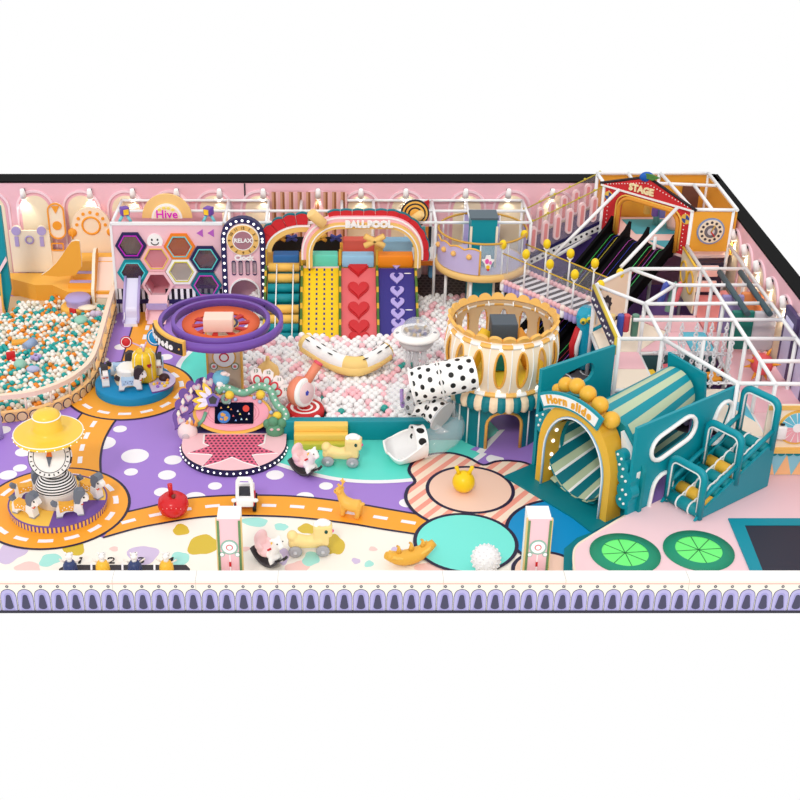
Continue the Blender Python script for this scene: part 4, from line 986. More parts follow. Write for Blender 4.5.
e = Vector((*G(319, 362, 1.75), 1.75)); m = MB(); m.tube([cc_+(e-cc_)*.3, cc_+(e-cc_)*.94], [.13, .13], cor, 14); m.build('handle', h)
m = MB(); m.tube([cc_+(e-cc_)*.94, e], [.14, .13], mat((240, 90, 110)), 14); m.build('handle_tip', h)
# gourd float
x, y = G(268, 375, .6); m = MB(); m.lathe((x, y, .45), [(0,0),(.26,.05),(.34,.2),(.3,.38),(.16,.52),(.07,.6),(.05,.74),(0,.75)], mat((248,206,128)), 24)
tag(m.build('gourd_float', loc=(x, y, .45)), 'yellow gourd-shaped float in the pool behind the stage', 'toy')
# flying saucer ball table
x, y = G(416, 377, .3); Z = 1.62; x2, y2 = G(416.5, 333, Z)
t = T('saucer_table', 'white flying-saucer table with clear dome on clear tubes in the pool', 'table', (x2, y2, .5))
m = MB(); m.lathe((x2, y2, Z), [(.38,.06),(.54,.05),(.66,0),(.68,-.05),(.62,-.1),(.4,-.13),(0,-.13)], WHITE, 40); m.build('rim', t)
m = MB(); m.lathe((x2, y2, Z), [(0,.03),(.42,.05)], mat((170,160,150)), 30); pb = m.build('tray', t)
rr = random.Random(3)
m = MB()
for k in range(26):
    q, r0 = rr.random()*6.28, .36*math.sqrt(rr.random()); m.sph((x2+r0*cos(q), y2+r0*sin(q), Z+.1), .06, mat(rr.choice(((210,200,205),(60,50,120),(230,220,215),(190,150,50),(150,120,130)))), 8, 6)
m.build('ball_pattern', pb)
m = MB(); m.lathe((x2, y2, Z+.05), [(.45*cos(q), .42*sin(q)) for q in [PI/2*k/8 for k in range(9)]], mat_glass((235,240,250), .7), 30); m.build('dome', t)
m = MB(); m.lathe((x2, y2, Z), [(.5,-.12),(.5,-.3),(.42,-.4),(0,-.4)], mat((205,203,205),.3), 32); m.build('bowl', t)
for dx, dy in ((-.22,-.12),(.0,-.2),(.22,-.12),(0,.18)):
    m = MB(); m.cyl((x2+dx, y2+dy, .25), (x2+dx, y2+dy, Z-.38), .085, mat_glass((220,220,225), .55), seg=12); m.build('clear_tube', t)
for dx in (-.55, .52):
    m = MB(); m.lathe((x2+dx, y2-.08, Z+.04), [(.05,0),(.05,.02),(0,.02)], GREY, 12); m.build('button', t)
# dark dimpled padding along the back of the pool
m = MB(); Y = 17.0
m.surf(lambda u, v: (2.35+4.4*u, 16.2+1.7*v, .3+.12*v), 2, 2, mat_dots((78,70,72), (20,18,20), 26, 9, .36), smooth=False); m.box((4.55, 17.05, .15), (4.4, 1.7, .28), CHAR)
tag(m.build('dimpled_pad', loc=(4.7, 17.4, 0)), 'black dimpled padding between the pool balls and the back wall', 'soft play')
# yellow foam steps at the pool edge
x0, y0s = G(294, 450); x1 = G(348, 450)[0]; st = mat((248, 206, 100)); 
t = T('foam_steps', 'three yellow foam steps with green foot leading up to the ball pool', 'steps', ((x0+x1)/2, 7.2, 0))
for k in range(3):
    m = MB(); m.box(((x0+x1)/2, 7.02+.16*k+.08, .1+.19*k), (x1-x0, .34-.0*k, .19), st if k else mat((206, 196, 70)), b=.02); m.build('step', t)
# ================================================================ carousels, stage, ride-on toys, entrance pillars
# ---- blocky rocking horse: facing +x, feet at z=0
def horse(name, label, group, saddle, dots, mane, sc=1.0):
    t = T(name, label, 'rocking horse', (0,0,0), group); W = mat((246, 243, 240), .4)
    O = (0, .13, 0); P = lambda mb, pts, m, w=.26, y=0: mb.plate([(a*sc, b*sc) for a, b in pts], m, (0, (w/2+y)*sc, 0), FX, FZ, 0, w*sc)
    m = MB(); P(m, [(-.42,0),(-.25,0),(-.2,.14),(-.1,.2),(.12,.2),(.22,.12),(.26,0),(.45,0),(.43,.2),(.38,.42),(.22,.46),(.0,.42),(-.18,.43),(-.36,.46),(-.42,.3)], W, .27)
    P(m, [(.2,.38),(.42,.3),(.46,.5),(.6,.5),(.66,.58),(.62,.68),(.5,.78),(.36,.84),(.26,.7)], W, .2); m.build('body', t)
    m = MB(); P(m, [(.3,.42),(.36,.46),(.4,.62),(.5,.74),(.56,.8),(.5,.92),(.34,.95),(.2,.86),(.16,.62),(.2,.46)], mane, .25); m.build('mane', t)
    m = MB(); P(m, [(-.4,.38),(-.52,.42),(-.58,.52),(-.5,.6),(-.36,.5)], mane, .14); m.build('tail', t)
    m = MB(); P(m, [(-.3,.2),(-.1,.26),(.12,.22),(.16,.47),(.0,.435),(-.18,.445),(-.32,.48)], saddle, .3)
    for k, (a, b) in enumerate(((-.22,.3),(-.08,.34),(.06,.3),(-.15,.39),(.02,.4),(.1,.38))):
        for sy in (-1, 1): m.plate(ell(a*sc, b*sc, .022*sc, None, 8), dots, (0, sy*.152*sc, 0), FX if sy < 0 else (-1,0,0), FZ, 0, .004) if sy < 0 else m.plate(ell(-a*sc, b*sc, .022*sc, None, 8), dots, (0, sy*.152*sc, 0), (-1,0,0), FZ, 0, .004)
    m.build('saddle', t)
    for sy in (-1, 1):
        m = MB(); m.sph((.5*sc, sy*.1*sc, .66*sc), .035*sc, BLACK, 8, 6); m.build('eye', t)
    m = MB(); m.sph((.42*sc, -.06*sc, .4*sc), (.05*sc,.06*sc,.04*sc), mat((225, 90, 60)), 8, 6); m.sph((.42*sc, .06*sc, .4*sc), (.05*sc,.06*sc,.04*sc), mat((225, 90, 60)), 8, 6); m.build('bow', t)
    for a in (-.34, .36):
        m = MB(); m.box((a*sc, 0, .025*sc), (.2*sc, .28*sc, .05*sc), GREY); m.build('hoof', t)
    return t
# ---- carousel with the golden hat
cx, cy = -6.83, 4.2; RP = 1.19; ZP = .2
t = T('hat_carousel', 'round carousel with a compass face, striped dome and big golden brimmed hat', 'carousel', (cx, cy, .02))
py_, pp_ = mat((250, 200, 84)), mat((112, 78, 160))
m = MB()
m.surf(lambda u, v: (cx+RP*v*cos(2*PI*u), cy+RP*v*sin(2*PI*u), ZP), 72, 3, py_, matf=lambda u, v: pp_ if int(u*4) % 2 else py_, smooth=False); m.build('deck', t)
m = MB()
m.surf(lambda u, v: (cx+RP*cos(2*PI*u), cy+RP*sin(2*PI*u), .02+(ZP-.02)*v), 144, 1, py_, matf=lambda u, v: pp_ if int(u*144) % 2 else py_, smooth=False); m.torus((cx, cy, ZP), RP, .02, pp_, seg=60, sg=6); m.build('striped_rim', t)
ivory = mat((226, 216, 208), .4)
def rib(u): return BLACK
m = MB(); m.lathe((cx, cy, ZP), [(.5,0),(.53,.06),(.52,.34),(.5,.4),(0,.4)], ivory, 40); m.build('drum', t)
prof = [(.5*cos(q)+.01, .40+.44*sin(q)) for q in [PI/2*.86*k/18 for k in range(19)]]
m = MB(); m.lathe((cx, cy, ZP), prof, WHITE, 40, matf=lambda u, v: BLACK if int(v*18) % 2 == 1 and int(v*18) % 4 in (1,3) and (v*18) % 1 < 1 else WHITE); m.build('striped_dome', t)
m = MB(); m.lathe((cx, cy, ZP), [(.2,.76),(.24,.84),(.2,.9),(.24,.96),(.2,1.02),(.24,1.08),(.2,1.16),(.2,1.3)], WHITE, 28, matf=lambda u, v: BLACK if int(v*7) % 2 else WHITE); m.build('striped_neck', t)
N = Vector((0, -.86, .5)).normalized(); FM = N.to_track_quat('Z','Y').to_matrix(); fc_ = Vector((cx+.0, cy-.3, ZP+1.42))
uyv = Vector((0, .5, .86)); 
m = MB(); m.lathe(fc_, [(0,-.3),(.46,-.3),(.5,-.25),(.52,-.02),(.5,0),(0,0)], WHITE, 40, M=FM, matf=lambda u, v: (BLACK if int(u*60) % 2 else WHITE) if .25 < v < .75 else WHITE); f = m.build('compass', t)
m = MB()
for R0, R1 in ((.5,.515),(.38,.395)): m.lathe(fc_+N*.006, [(R1,0),(R0,0)], BLACK, 40, M=FM)
for k in range(24):
    q = 2*PI*k/24; d = Vector((1,0,0))*cos(q)+uyv*sin(q); m.tube([fc_+N*.008+d*.42, fc_+N*.008+d*(.48 if k % 2 else .46)], .012 if k % 2 else .02, BLACK, 4)
m.build('scale_marking', f)
m = MB(); m.plate([(-.07,0),(.07,0),(0,.3)], mat((240,120,30)), fc_+N*.02, (1,0,0), uyv, 0, .02); m.plate([(-.07,0),(0,-.26),(.07,0)], SLATE, fc_+N*.02, (1,0,0), uyv, 0, .02); m.build('needle', f)
hc = Vector((cx-.02, cy-.05, ZP+1.84)); gold = mat((250, 204, 70), .3)
m = MB(); m.lathe(hc, [(0,-.02),(.5,-.02),(.80,.02),(.84,.05),(.84,.12),(.78,.13),(.55,.1),(.37,.15),(.34,.24),(.335,.5),(.31,.62),(.22,.69),(0,.71)], gold, 48); f = m.build('hat', t)
m = MB(); m.torus(hc+Vector((0,0,.56)), .33, .016, WHITE, seg=40, sg=6); m.torus(hc+Vector((0,0,.125)), .825, .014, WHITE, seg=56, sg=6); m.build('hat_piping', f)
for k in range(26):
    q = 2*PI*k/26; m = MB(); m.sph(hc+Vector((.845*cos(q), .845*sin(q), .07)), .013, BULB, 6, 4); m.build('bulb', f)
sad = mat((246, 178, 60)); slate = mat((112, 120, 134))
spots = [((-.66,-.62), -.45, 'grey-maned white horse with orange saddle on the front yellow segment of the hat carousel'), ((.42,-.66), .22, 'grey-maned white horse with orange saddle on the front purple segment of the hat carousel'),
         ((.78,.25), -.62, 'grey-maned white horse with orange saddle behind the compass dome on the road-link side'), ((-.76,.2), .35, 'grey-maned white horse half hidden beside the striped dome of the hat carousel'), ((-.3,.85), 2.6, 'grey-maned white horse mostly hidden behind the compass of the hat carousel')]
h0 = None; horses = []
for (dx, dy), rz, lab in spots:
    if h0 is None: h0 = horse('carousel_horse', lab, 'horses on the hat carousel', sad, WHITE, slate, .74); o = h0
    else: o = copy_tree(h0, None, None, lab)
    o.location = (cx+dx, cy+dy, ZP+.005); o.rotation_euler = (0, 0, rz); horses.append(o)
# ---- blue carousel with the yellow pumpkin
cx, cy = -5.79, 10.45; RP = 1.12; ZP = .26
t = T('pumpkin_carousel', 'blue round carousel with a yellow pumpkin lantern and a purple sweet table', 'carousel', (cx, cy, .02))
m = MB(); m.lathe((cx, cy, .02), [(0,ZP-.02),(RP-.02,ZP-.02),(RP,ZP-.04),(RP,0)], mat((0, 134, 186)), 56); m.build('deck', t)
tx, ty = cx+.45, cy-.1
m = MB(); m.plate(ell(0,0,.8,.72,40,-1.3,2.2)+[(.0,.0)], mat((206,192,226)), (tx-.05, ty, 0), (1,0,0), (0,1,0), ZP, ZP+.05, side=mat((120,84,160))); m.build('sweet_table', t)
rr = random.Random(4)
m = MB()
for k in range(14):
    q = rr.uniform(-1.1, 1.0); r0 = rr.uniform(.35, .7); m.sph((tx-.05+r0*cos(q), ty+r0*.9*sin(q), ZP+.07), rr.uniform(.03,.06), mat(rr.choice(((120,190,60),(240,150,60),(250,210,70),(220,90,110),(150,110,200)))), 8, 6)
m.build('sweet_dot', t)
m = MB(); m.sph((tx+.42, ty+.1, ZP+.09), (.16,.16,.13), mat((62,34,40)), 14, 8); m.build('chocolate_bun', t)
m = MB(); m.lathe((cx-.12, cy+.02, ZP), [(.46,0),(.46,.16),(.42,.2),(0,.2)], mat((246,208,160)), 8, smooth=False); m.lathe((cx-.14, cy+.04, ZP+.2), [(.36,0),(.36,.2),(.3,.26),(0,.26)], WHITE, 10, smooth=False); m.build('tiered_seat', t)
pc = Vector((cx+.32, cy+.05, ZP+.05)); yel = mat((250, 206, 40), .3)
def pk(u, v):
    a = 2*PI*u; prof_ = [(0,0),(.32,.0),(.35,.1),(.34,.4),(.34,.62),(.31,.8),(.23,.88),(.21,.86),(0,.84)]; k = min(int(v*8), 7); w_ = v*8-k
    r0 = prof_[k][0]*(1-w_)+prof_[k+1][0]*w_; z0 = prof_[k][1]*(1-w_)+prof_[k+1][1]*w_; r0 *= 1+.07*abs(sin(4*a))-.035
    return pc+Vector((r0*cos(a), r0*sin(a), z0))
m = MB(); m.surf(pk, 48, 16, yel); f = m.build('pumpkin', t)
m = MB()
for k in range(8):
    a = PI/4*k; m.tube([pc+Vector((r0*cos(a)*1.0, r0*sin(a)*1.0, z0)) for r0, z0 in ((.345,.1),(.337,.4),(.337,.62),(.31,.8),(.23,.88))], .012, WHITE, 5)
m.build('seam', f)
m = MB(); m.plate(heart(0,0,.07), mat((180,20,60)), pc+Vector((.18,-.31,.55)), (.86,.5,0), FZ, 0, .02); m.build('heart', f)
m = MB(); top_ = pc+Vector((0,0,.86)); e1 = top_+Vector((-.18,0,.22)); e2 = top_+Vector((.10,0,.3)); m.tube([top_, top_+Vector((-.03,0,.14)), e1, e1+Vector((-.22,-.02,.1))], .022, mat((225,190,225)), 6); m.tube([top_, top_+Vector((.05,0,.16)), e2], .022, mat((225,190,225)), 6); m.build('stalk', t)
for c_, r_, mm in ((e1+Vector((-.28,-.04,.1)), .17, RED), (e2+Vector((.28,-.02,.16)), .25, BLUE)):
    m = MB(); m.lathe(c_, [(0,-.03),(r_,-.03),(r_,.03),(0,.03)], mm, 26, M=Matrix.Rotation(1.2, 3, 'X')); m.torus(c_+Vector((0,-.03,.012)), r_*.78, .012, WHITE, Matrix.Rotation(1.2, 3, 'X'), 24, 5); m.build('signal_disc', t)
bsad = mat((176, 206, 236)); dark = mat((52, 46, 52))
for k, ((dx, dy), rz, lab) in enumerate([((-.02,-.62), .12, 'dark-maned white horse with pale blue saddle in front of the yellow pumpkin'), ((-.83,-.1), -1.3, 'dark-maned white horse facing out at the fence edge of the blue carousel'),
         ((-.42,.42), .2, 'dark-maned white horse with pale blue saddle behind the white tiered seat'), ((.68,.5), -1.5, 'dark-maned white horse by the chocolate bun on the blue carousel')]):
    if k == 0: hb = horse('carousel_horse', lab, 'horses on the blue carousel', bsad, mat((90,110,150)), dark, .74); o = hb
    else: o = copy_tree(hb, None, None, lab)
    o.location = (cx+dx, cy+dy, ZP+(.055 if k in (0,3) else .005)); o.rotation_euler = (0, 0, rz)
# ---- half-round stage with the creature console
sx_, sy_ = -2.68, 6.98; RS = 1.38; ZS = .2
t = T('show_stage', 'half-round pink stage with a dotted star and an oval screen console ringed by hearts', 'stage', (sx_, sy_, 0))
m = MB(); m.plate([(sx_+RS, 7.55), (sx_-RS, 7.55)]+ell(sx_, sy_, RS, RS, 40, PI, 2*PI), mat((248, 200, 206)), (0,0,0), (1,0,0), (0,1,0), .01, ZS, side=mat((36,32,72))); m.build('platform', t)
m = MB(); m.plate(ell(sx_, sy_, RS+.03, RS+.03, 40, PI, 2*PI)+list(reversed(ell(sx_, sy_, RS-.02, RS-.02, 40, PI, 2*PI))), mat((36,32,72)), (0,0,0), (1,0,0), (0,1,0), .015, ZS-.03); m.build('navy_rim', t)
for k in range(26):
    q = PI+PI*(k+.5)/26; m = MB(); m.sph((sx_+(RS+.03)*cos(q), sy_+(RS+.03)*sin(q), .11), .03, BULB, 8, 5); m.build('bulb', t)
star = [(-.8,.42),(-.78,-.02),(-.62,-.15),(-.82,-.32),(-1.12,-.52),(-.62,-.58),(-.5,-.62),(-.62,-.95),(-.72,-1.2),(-.3,-.96),(0,-.72),(.3,-.96),(.72,-1.2),(.62,-.95),(.5,-.62),(.62,-.58),(1.12,-.52),(.82,-.32),(.62,-.15),(.78,-.02),(.8,.42)]
m = MB(); m.plate([(a*1.06, b*1.05) for a, b in star], WHITE, (sx_, sy_, ZS), (1,0,0), (0,1,0), 0, .012); m.plate(star, mat_dots((232,110,140),(70,30,60),19,12,.3,1.0), (sx_, sy_, ZS), (1,0,0), (0,1,0), .012, .022); m.build('dotted_star', t)
# console
tilt = math.radians(52); UB = Vector((0, cos(tilt), sin(tilt))); NB = Vector((1,0,0)).cross(UB); OB = Vector((*G(232.5, 413.5, .62), .62))
m = MB(); m.box((OB.x, 7.85, .12), (2.0, .7, .22), mat((44,34,84)), b=.03); m.plate(ell(0,0,1.0,.5), mat((44,34,84)), OB-NB*.03, (1,0,0), UB, -.2, 0); m.build('console_body', t)
m = MB(); m.plate(ell(0,0,1.07,.57,48), mat((236,180,70)), OB, (1,0,0), UB, -.03, .03); m.build('gold_rim', t)
m = MB(); m.plate(ell(0,.02,.98,.5,48), mat((240,160,178)), OB, (1,0,0), UB, .03, .06); 
for r0 in (.72, .64): m.torus(OB+NB*.062+UB*.02, r0, .008, mat((220,120,144)), NB.to_track_quat('Z','Y').to_matrix(), 40, 4, sy=.52)
m.build('oval_face', t)
m = MB(); m.plate(rrect(-.52,-.29,.52,.29,.04), mat((20,20,30), .9, spec=.05), OB+Vector((.05,0,0))+UB*.0, (1,0,0), UB, .06, .1); f = m.build('screen', t)
SO = OB+Vector((.05,0,0)); 
m = MB(); m.plate(rect(-.49,-.27,.49,.27), mat((10,12,36), .9, spec=.05), SO, (1,0,0), UB, .1, .104)
m.plate(ell(-.27,-.11,.17), mat((40,110,190)), SO, (1,0,0), UB, .104, .107)
for a, b, p, q in ((-.3,-.05,.07,.05),(-.22,-.15,.06,.06),(-.34,-.17,.04,.03)): m.plate(blob(a,b,p,q,int(a*-100)), mat((210,150,60)), SO, (1,0,0), UB, .107, .109)
m.plate(ell(.32,.12,.09), mat((215,50,30)), SO, (1,0,0), UB, .104, .107)
for a, b, c in ((-.35,.14,(240,150,80)),(-.16,.16,(230,200,90)),(-.08,.1,(220,120,60)),(.1,.05,(200,200,220)),(.16,-.03,(240,220,120)),(-.02,-.08,(200,80,90)),(.2,-.17,(180,220,240)),(.34,-.17,(230,230,200)),(.05,-.2,(120,160,220)),(.4,-.02,(220,200,230))): m.plate([(a-.03,b-.02),(a+.03,b-.02),(a,b+.035)], mat(c), SO, (1,0,0), UB, .104, .107)
m.build('planet_picture', f)
def sp(px, py, off=.0): return onplane(px, py, OB+NB*off, NB)
tubg = mat((116, 176, 148), .35)
gp = [sp(a, b, .12) for a, b in ((217,392),(223,387.5),(230,389),(242,393),(250,390.5),(258,386.5),(265,387),(271,391.5),(274,399),(278,406),(284,411),(286,417),(283,423),(278,426))]
gs = spline(gp, 5)
m = MB(); m.tube(gs, .105, tubg, 12); f = m.build('green_tube', t); f['label'] = 'wavy green tube'
for k in range(2, len(gs)-2, 4):
    m = MB(); m.sph(gs[k]+NB*.1+UB*(.03 if k % 8 else -.03), .035 if k % 8 else .05, WHITE if k % 8 else mat((52,72,62)), 8, 5); m.build('tube_spot', f)
e = sp(275, 430, .1); eg = mat((92, 150, 116))
m = MB(); m.sph(e, (.25,.2,.22), eg); m.sph(e+Vector((-.05,-.02,.26)), (.15,.12,.15), eg); m.sph(e+Vector((.18,0,.2)), (.13,.1,.15), eg); m.sph(e+Vector((-.2,.02,.18)), (.12,.1,.14), eg)
f = m.build('green_creature', t)
for dx in (-.08, .1):
    m = MB(); m.sph(e+Vector((dx,-.17,.11)), (.05,.03,.035), mat((240,200,200)), 8, 6); m.build('eye', f)
e = sp(187.5, 431.5, .05); m = MB(); m.sph(e, .27, mat((246,222,222))); f = m.build('pale_creature', t)
m = MB(); m.lathe(e+Vector((-.02,-.24,-.02)), [(.09,0),(.1,.03),(.06,.05),(0,.05)], mat((205,190,195)), 16, M=Matrix.Rotation(PI/2, 3, 'X')); m.build('snout', f)
m = MB()
for dx in (-.08, .04, .15): m.tube([e+Vector((dx+.08,-.02,.2)), e+Vector((dx+.1,-.03,.36))], [.06,.02], mat((240,170,90)), 8)
m.build('crown', f)
e = sp(221, 378.5, .1); bl = mat((112, 186, 212))
m = MB(); m.sph(e, .235, bl); f = m.build('blue_creature', t)
m = MB(); m.lathe(e+Vector((-.02,-.2,-.06)), [(.08,0),(.09,.03),(.05,.05),(0,.05)], WHITE, 16, M=Matrix.Rotation(PI/2.2, 3, 'X')); m.build('snout', f)
m = MB(); m.sph(e+Vector((.1,-.1,.2)), (.1,.07,.06), mat((252,232,226))); m.sph(e+Vector((.18,-.06,.15)), (.08,.06,.05), mat((252,232,226))); m.build('bow', f)
for px, py, q in ((209.5,384,-.5),(196.5,389,-.25),(188,398.5,.1),(183,410,.35),(180,421,.5)):
    o = sp(px, py, .06); u_ = Vector((cos(q),0,0))+UB*sin(-q); v_ = NB.cross(u_); 
    m = MB(); m.plate(heart(0,0,.285), mat((104,66,150)), o, u_, v_, -.06, .06); f = m.build('purple_heart', t)
    m = MB(); m.plate(heart(.02,-.0,.125), mat((216,170,190)), o, u_, v_, .06, .08); m.plate(heart(.03,0,.075), mat((206,204,212)), o, u_, v_, .08, .1); m.build('heart_inlay', f)
for px, py in ((204.5,381),(191,391),(183,402),(178.5,414),(190,421)):
    o = sp(px, py, .12); m = MB(); m.tube([o-UB*.1, o, o+UB*.1], [.01,.06,.02], mat((250,240,225)), 8); m.build('tooth', t)
hub = sp(213, 400.5, .2); m = MB()
hx = [(.2*cos(PI/2+2*PI*k/5), .2*sin(PI/2+2*PI*k/5)) for k in range(5)]
for q in (120, 150, 180, 205):
    d = Vector((1,0,0))*cos(math.radians(q))+UB*sin(math.radians(q)); s_ = NB.cross(d)
    m = MB(); P = [(.15,-.05),(.3,-.11),(.48,-.06),(.56,0),(.48,.06),(.3,.11),(.15,.05)]; m.plate(P, mat((248,204,60)), hub, d, s_, -.03, .02); m.plate([(.15+(a-.15)*.7, b*.6) for a, b in P], mat((236,226,244)), hub, d, s_, .02, .035); m.build('petal', t)
m = MB(); m.plate(hx, mat((120,96,180)), hub, (1,0,0), UB, -.05, .05); m.plate([(a*.62,b*.62) for a, b in hx], CHAR, hub, (1,0,0), UB, .05, .06); m.build('flower_hub', t)
m = MB(); m.torus(sp(226,399,.14), .1, .045, mat((130,160,148)), NB.to_track_quat('Z','Y').to_matrix(), 20, 8); m.build('green_ring', t)
m = MB(); m.tube([sp(206,412,.1), sp(203,420,.08), sp(197,426,.05)], .05, tubg, 8); m.build('green_arm', t)
for px, py in ((229.5,395),(260.5,394.5),(277,416)):
    o = sp(px, py, .16); m = MB(); m.sph(o, .125, mat((248,208,70))); f = m.build('yellow_ball', t)
    for k in range(5):
        q = 2*PI*(k+.3)/6+(2.2 if px < 270 else 1.2); m = MB(); m.sph(o+Vector((1,0,0))*.19*cos(q)+UB*.19*sin(q)-NB*.05, .055, mat((176,196,232)), 8, 6); m.build('blue_bead', f)
# fan of petals behind the tube
fo = Vector((*G(262, 404, .95), .95)); n2 = Vector((0,-.9,.44)); u2 = Vector((1,0,0)); v2 = n2.cross(u2)
for k, (px, py, q) in enumerate(((257,378,100),(267,379.5,78),(275,385,52),(279,392,20))):
    o = onplane(px, py, fo+Vector((0,.55,0)), n2); d = u2*cos(math.radians(q))+v2*sin(math.radians(q)); s_ = n2.cross(d)
    m = MB(); P = [(-.3,-.08),(.0,-.16),(.22,-.14),(.3,0),(.22,.14),(0,.16),(-.3,.08)]; m.plate(P, mat((252,238,236)), o, d, s_, -.05, 0); f = m.build('white_petal', t)
    m = MB(); m.plate(ell(-.06,0,.15,.12), mat((214,52,64)), o, d, s_, 0, .02); m.plate(ell(-.05,0,.09,.07), mat((190,226,214)), o, d, s_, .02, .035); m.build('red_ring', f)
    m = MB(); m.text(('13','12','11','10')[k], o+d*.19+n2*.005, .13, mat((70,120,90)), ux=-s_ if False else u2, uy=v2); m.build('numeral_lettering', f)
# ================================================================ ride-on toys on the floor, entrance pillars, track riders
def remesh(o, v=.02):
    r = o.modifiers.new('remesh', 'REMESH'); r.mode = 'VOXEL'; r.voxel_size = v; r.use_smooth_shade = True
    s = o.modifiers.new('smooth', 'SMOOTH'); s.iterations = 6; s.factor = .5
    return o
# red bouncy apple
x, y = G(174, 515); red = mat((212, 34, 40), .25)
t = T('bouncy_apple', 'red rubber bouncing apple with a stalk standing on the orange road', 'ride-on toy', (x, y, .02))
m = MB(); m.lathe((x, y, .022), [(0,0),(.2,.01),(.33,.12),(.38,.28),(.35,.44),(.24,.54),(.1,.55),(0,.5)], red, 30); f = m.build('body', t)
m = MB(); m.tube([(x-.03, y+.03, .5), (x-.05, y+.04, .7), (x-.06, y+.05, .86)], [.06, .055, .06], red, 10); m.build('stalk', t)
m = MB(); m.tube([(x+.04, y-.12, .5), (x+.03, y-.1, .62), (x+.08, y-.1, .66)], [.05,.045,.02], mat((120,60,50)), 8); m.build('leaf', t)
m = MB()
for k in range(9):
    q = PI*1.1+PI*.8*k/8; m.sph((x+.36*cos(q), y+.36*sin(q), .38+.05*sin(3*q)), .016, mat((240,150,150)), 6, 4)
m.build('dot_trim', t)
# white and red push car
x, y = G(246, 507); t = T('push_car', 'white push car with dark window and red sides on the road behind the pink pillar', 'ride-on toy', (x, y, .02))
rz = -.06
m = MB(); W = mat((248,246,246), .3)
m.plate([(-.26,.2),(.26,.2),(.27,.45),(.25,1.04),(.18,1.16),(-.18,1.16),(-.25,1.04),(-.27,.45)], W, (x, y-.32, .02), FX, FZ, -.1, 0, holes=[[(-.17,.5),(.17,.5),(.16,1.0),(.11,1.07),(-.11,1.07),(-.16,1.0)]])
m.box((x, y-.33, .36), (.5, .12, .26), W, b=.04); m.build('shell', t)
m = MB(); m.box((x, y+.3, .5), (.5, .1, .3), W, b=.03); m.build('boot', t)
m = MB(); m.box((x, y, .3), (.56, .72, .2), RED, b=.05); m.build('chassis', t)
m = MB(); m.box((x, y+.05, .47), (.42, .5, .18), CHAR, b=.03); m.build('seat', t)
for dx in (-.27, .27):
    m = MB(); m.sph((x+dx*1.15, y-.36, .46), (.09, .07, .06), W, 10, 6); m.build('mirror', t)
    for dy in (-.24, .26):
        m = MB(); m.tube([(x+dx-.05, y+dy, .16), (x+dx+.05, y+dy, .16)], .14, BLACK, 18); m.build('wheel', t)
for ch in t.children: ch.scale = (.84, .84, .84)
# yellow rubber deer
x, y = G(350, 516); dc = mat((242, 186, 84), .35); dl = 1.05
t = T('bouncy_deer', 'yellow rubber bouncing deer with antlers standing on the orange road', 'ride-on toy', (x, y, .02))
R_ = Matrix.Rotation(math.radians(158), 3, 'Z'); Q = lambda a, b, c: Vector((x, y, .02))+R_@Vector((a, b, c))*.84
m = MB(); m.tube([Q(-.36,0,.36), Q(-.28,0,.38), Q(-.05,0,.36), Q(.16,0,.40), Q(.28,0,.44)], [.08,.17,.165,.17,.1], dc, 14)
m.tube([Q(.18,0,.46), Q(.27,0,.6), Q(.32,0,.72)], [.14,.11,.1], dc, 12); m.sph(Q(.34,0,.76), (.12,.11,.11), dc); m.tube([Q(.36,0,.75), Q(.5,0,.71)], [.09,.05], dc, 10)
for a, b in ((.18,.1),(.18,-.1),(-.27,.1),(-.27,-.1)): m.tube([Q(a,b*.7,.36), Q(a,b,.15), Q(a+.02,b,.02)], [.09,.065,.06], dc, 10)
m.tube([Q(-.36,0,.42), Q(-.42,0,.52)], [.04,.05], dc, 8)
for s in (-1, 1):
    m.tube([Q(.3,s*.06,.84), Q(.27,s*.12,.98), Q(.3,s*.16,1.12)], [.035,.03,.022], dc, 8); m.tube([Q(.275,s*.11,.96), Q(.2,s*.14,1.06)], [.028,.02], dc, 8); m.tube([Q(.28,s*.12,.99), Q(.37,s*.12,1.06)], [.026,.018], dc, 8); m.sph(Q(.28,s*.14,.8), (.05,.06,.03), dc, 8, 6)
remesh(m.build('body', t), .018)
for s in (-1, 1):
    m = MB(); m.sph(Q(.42,s*.085,.79), .02, BLACK, 8, 6); m.build('eye', t)
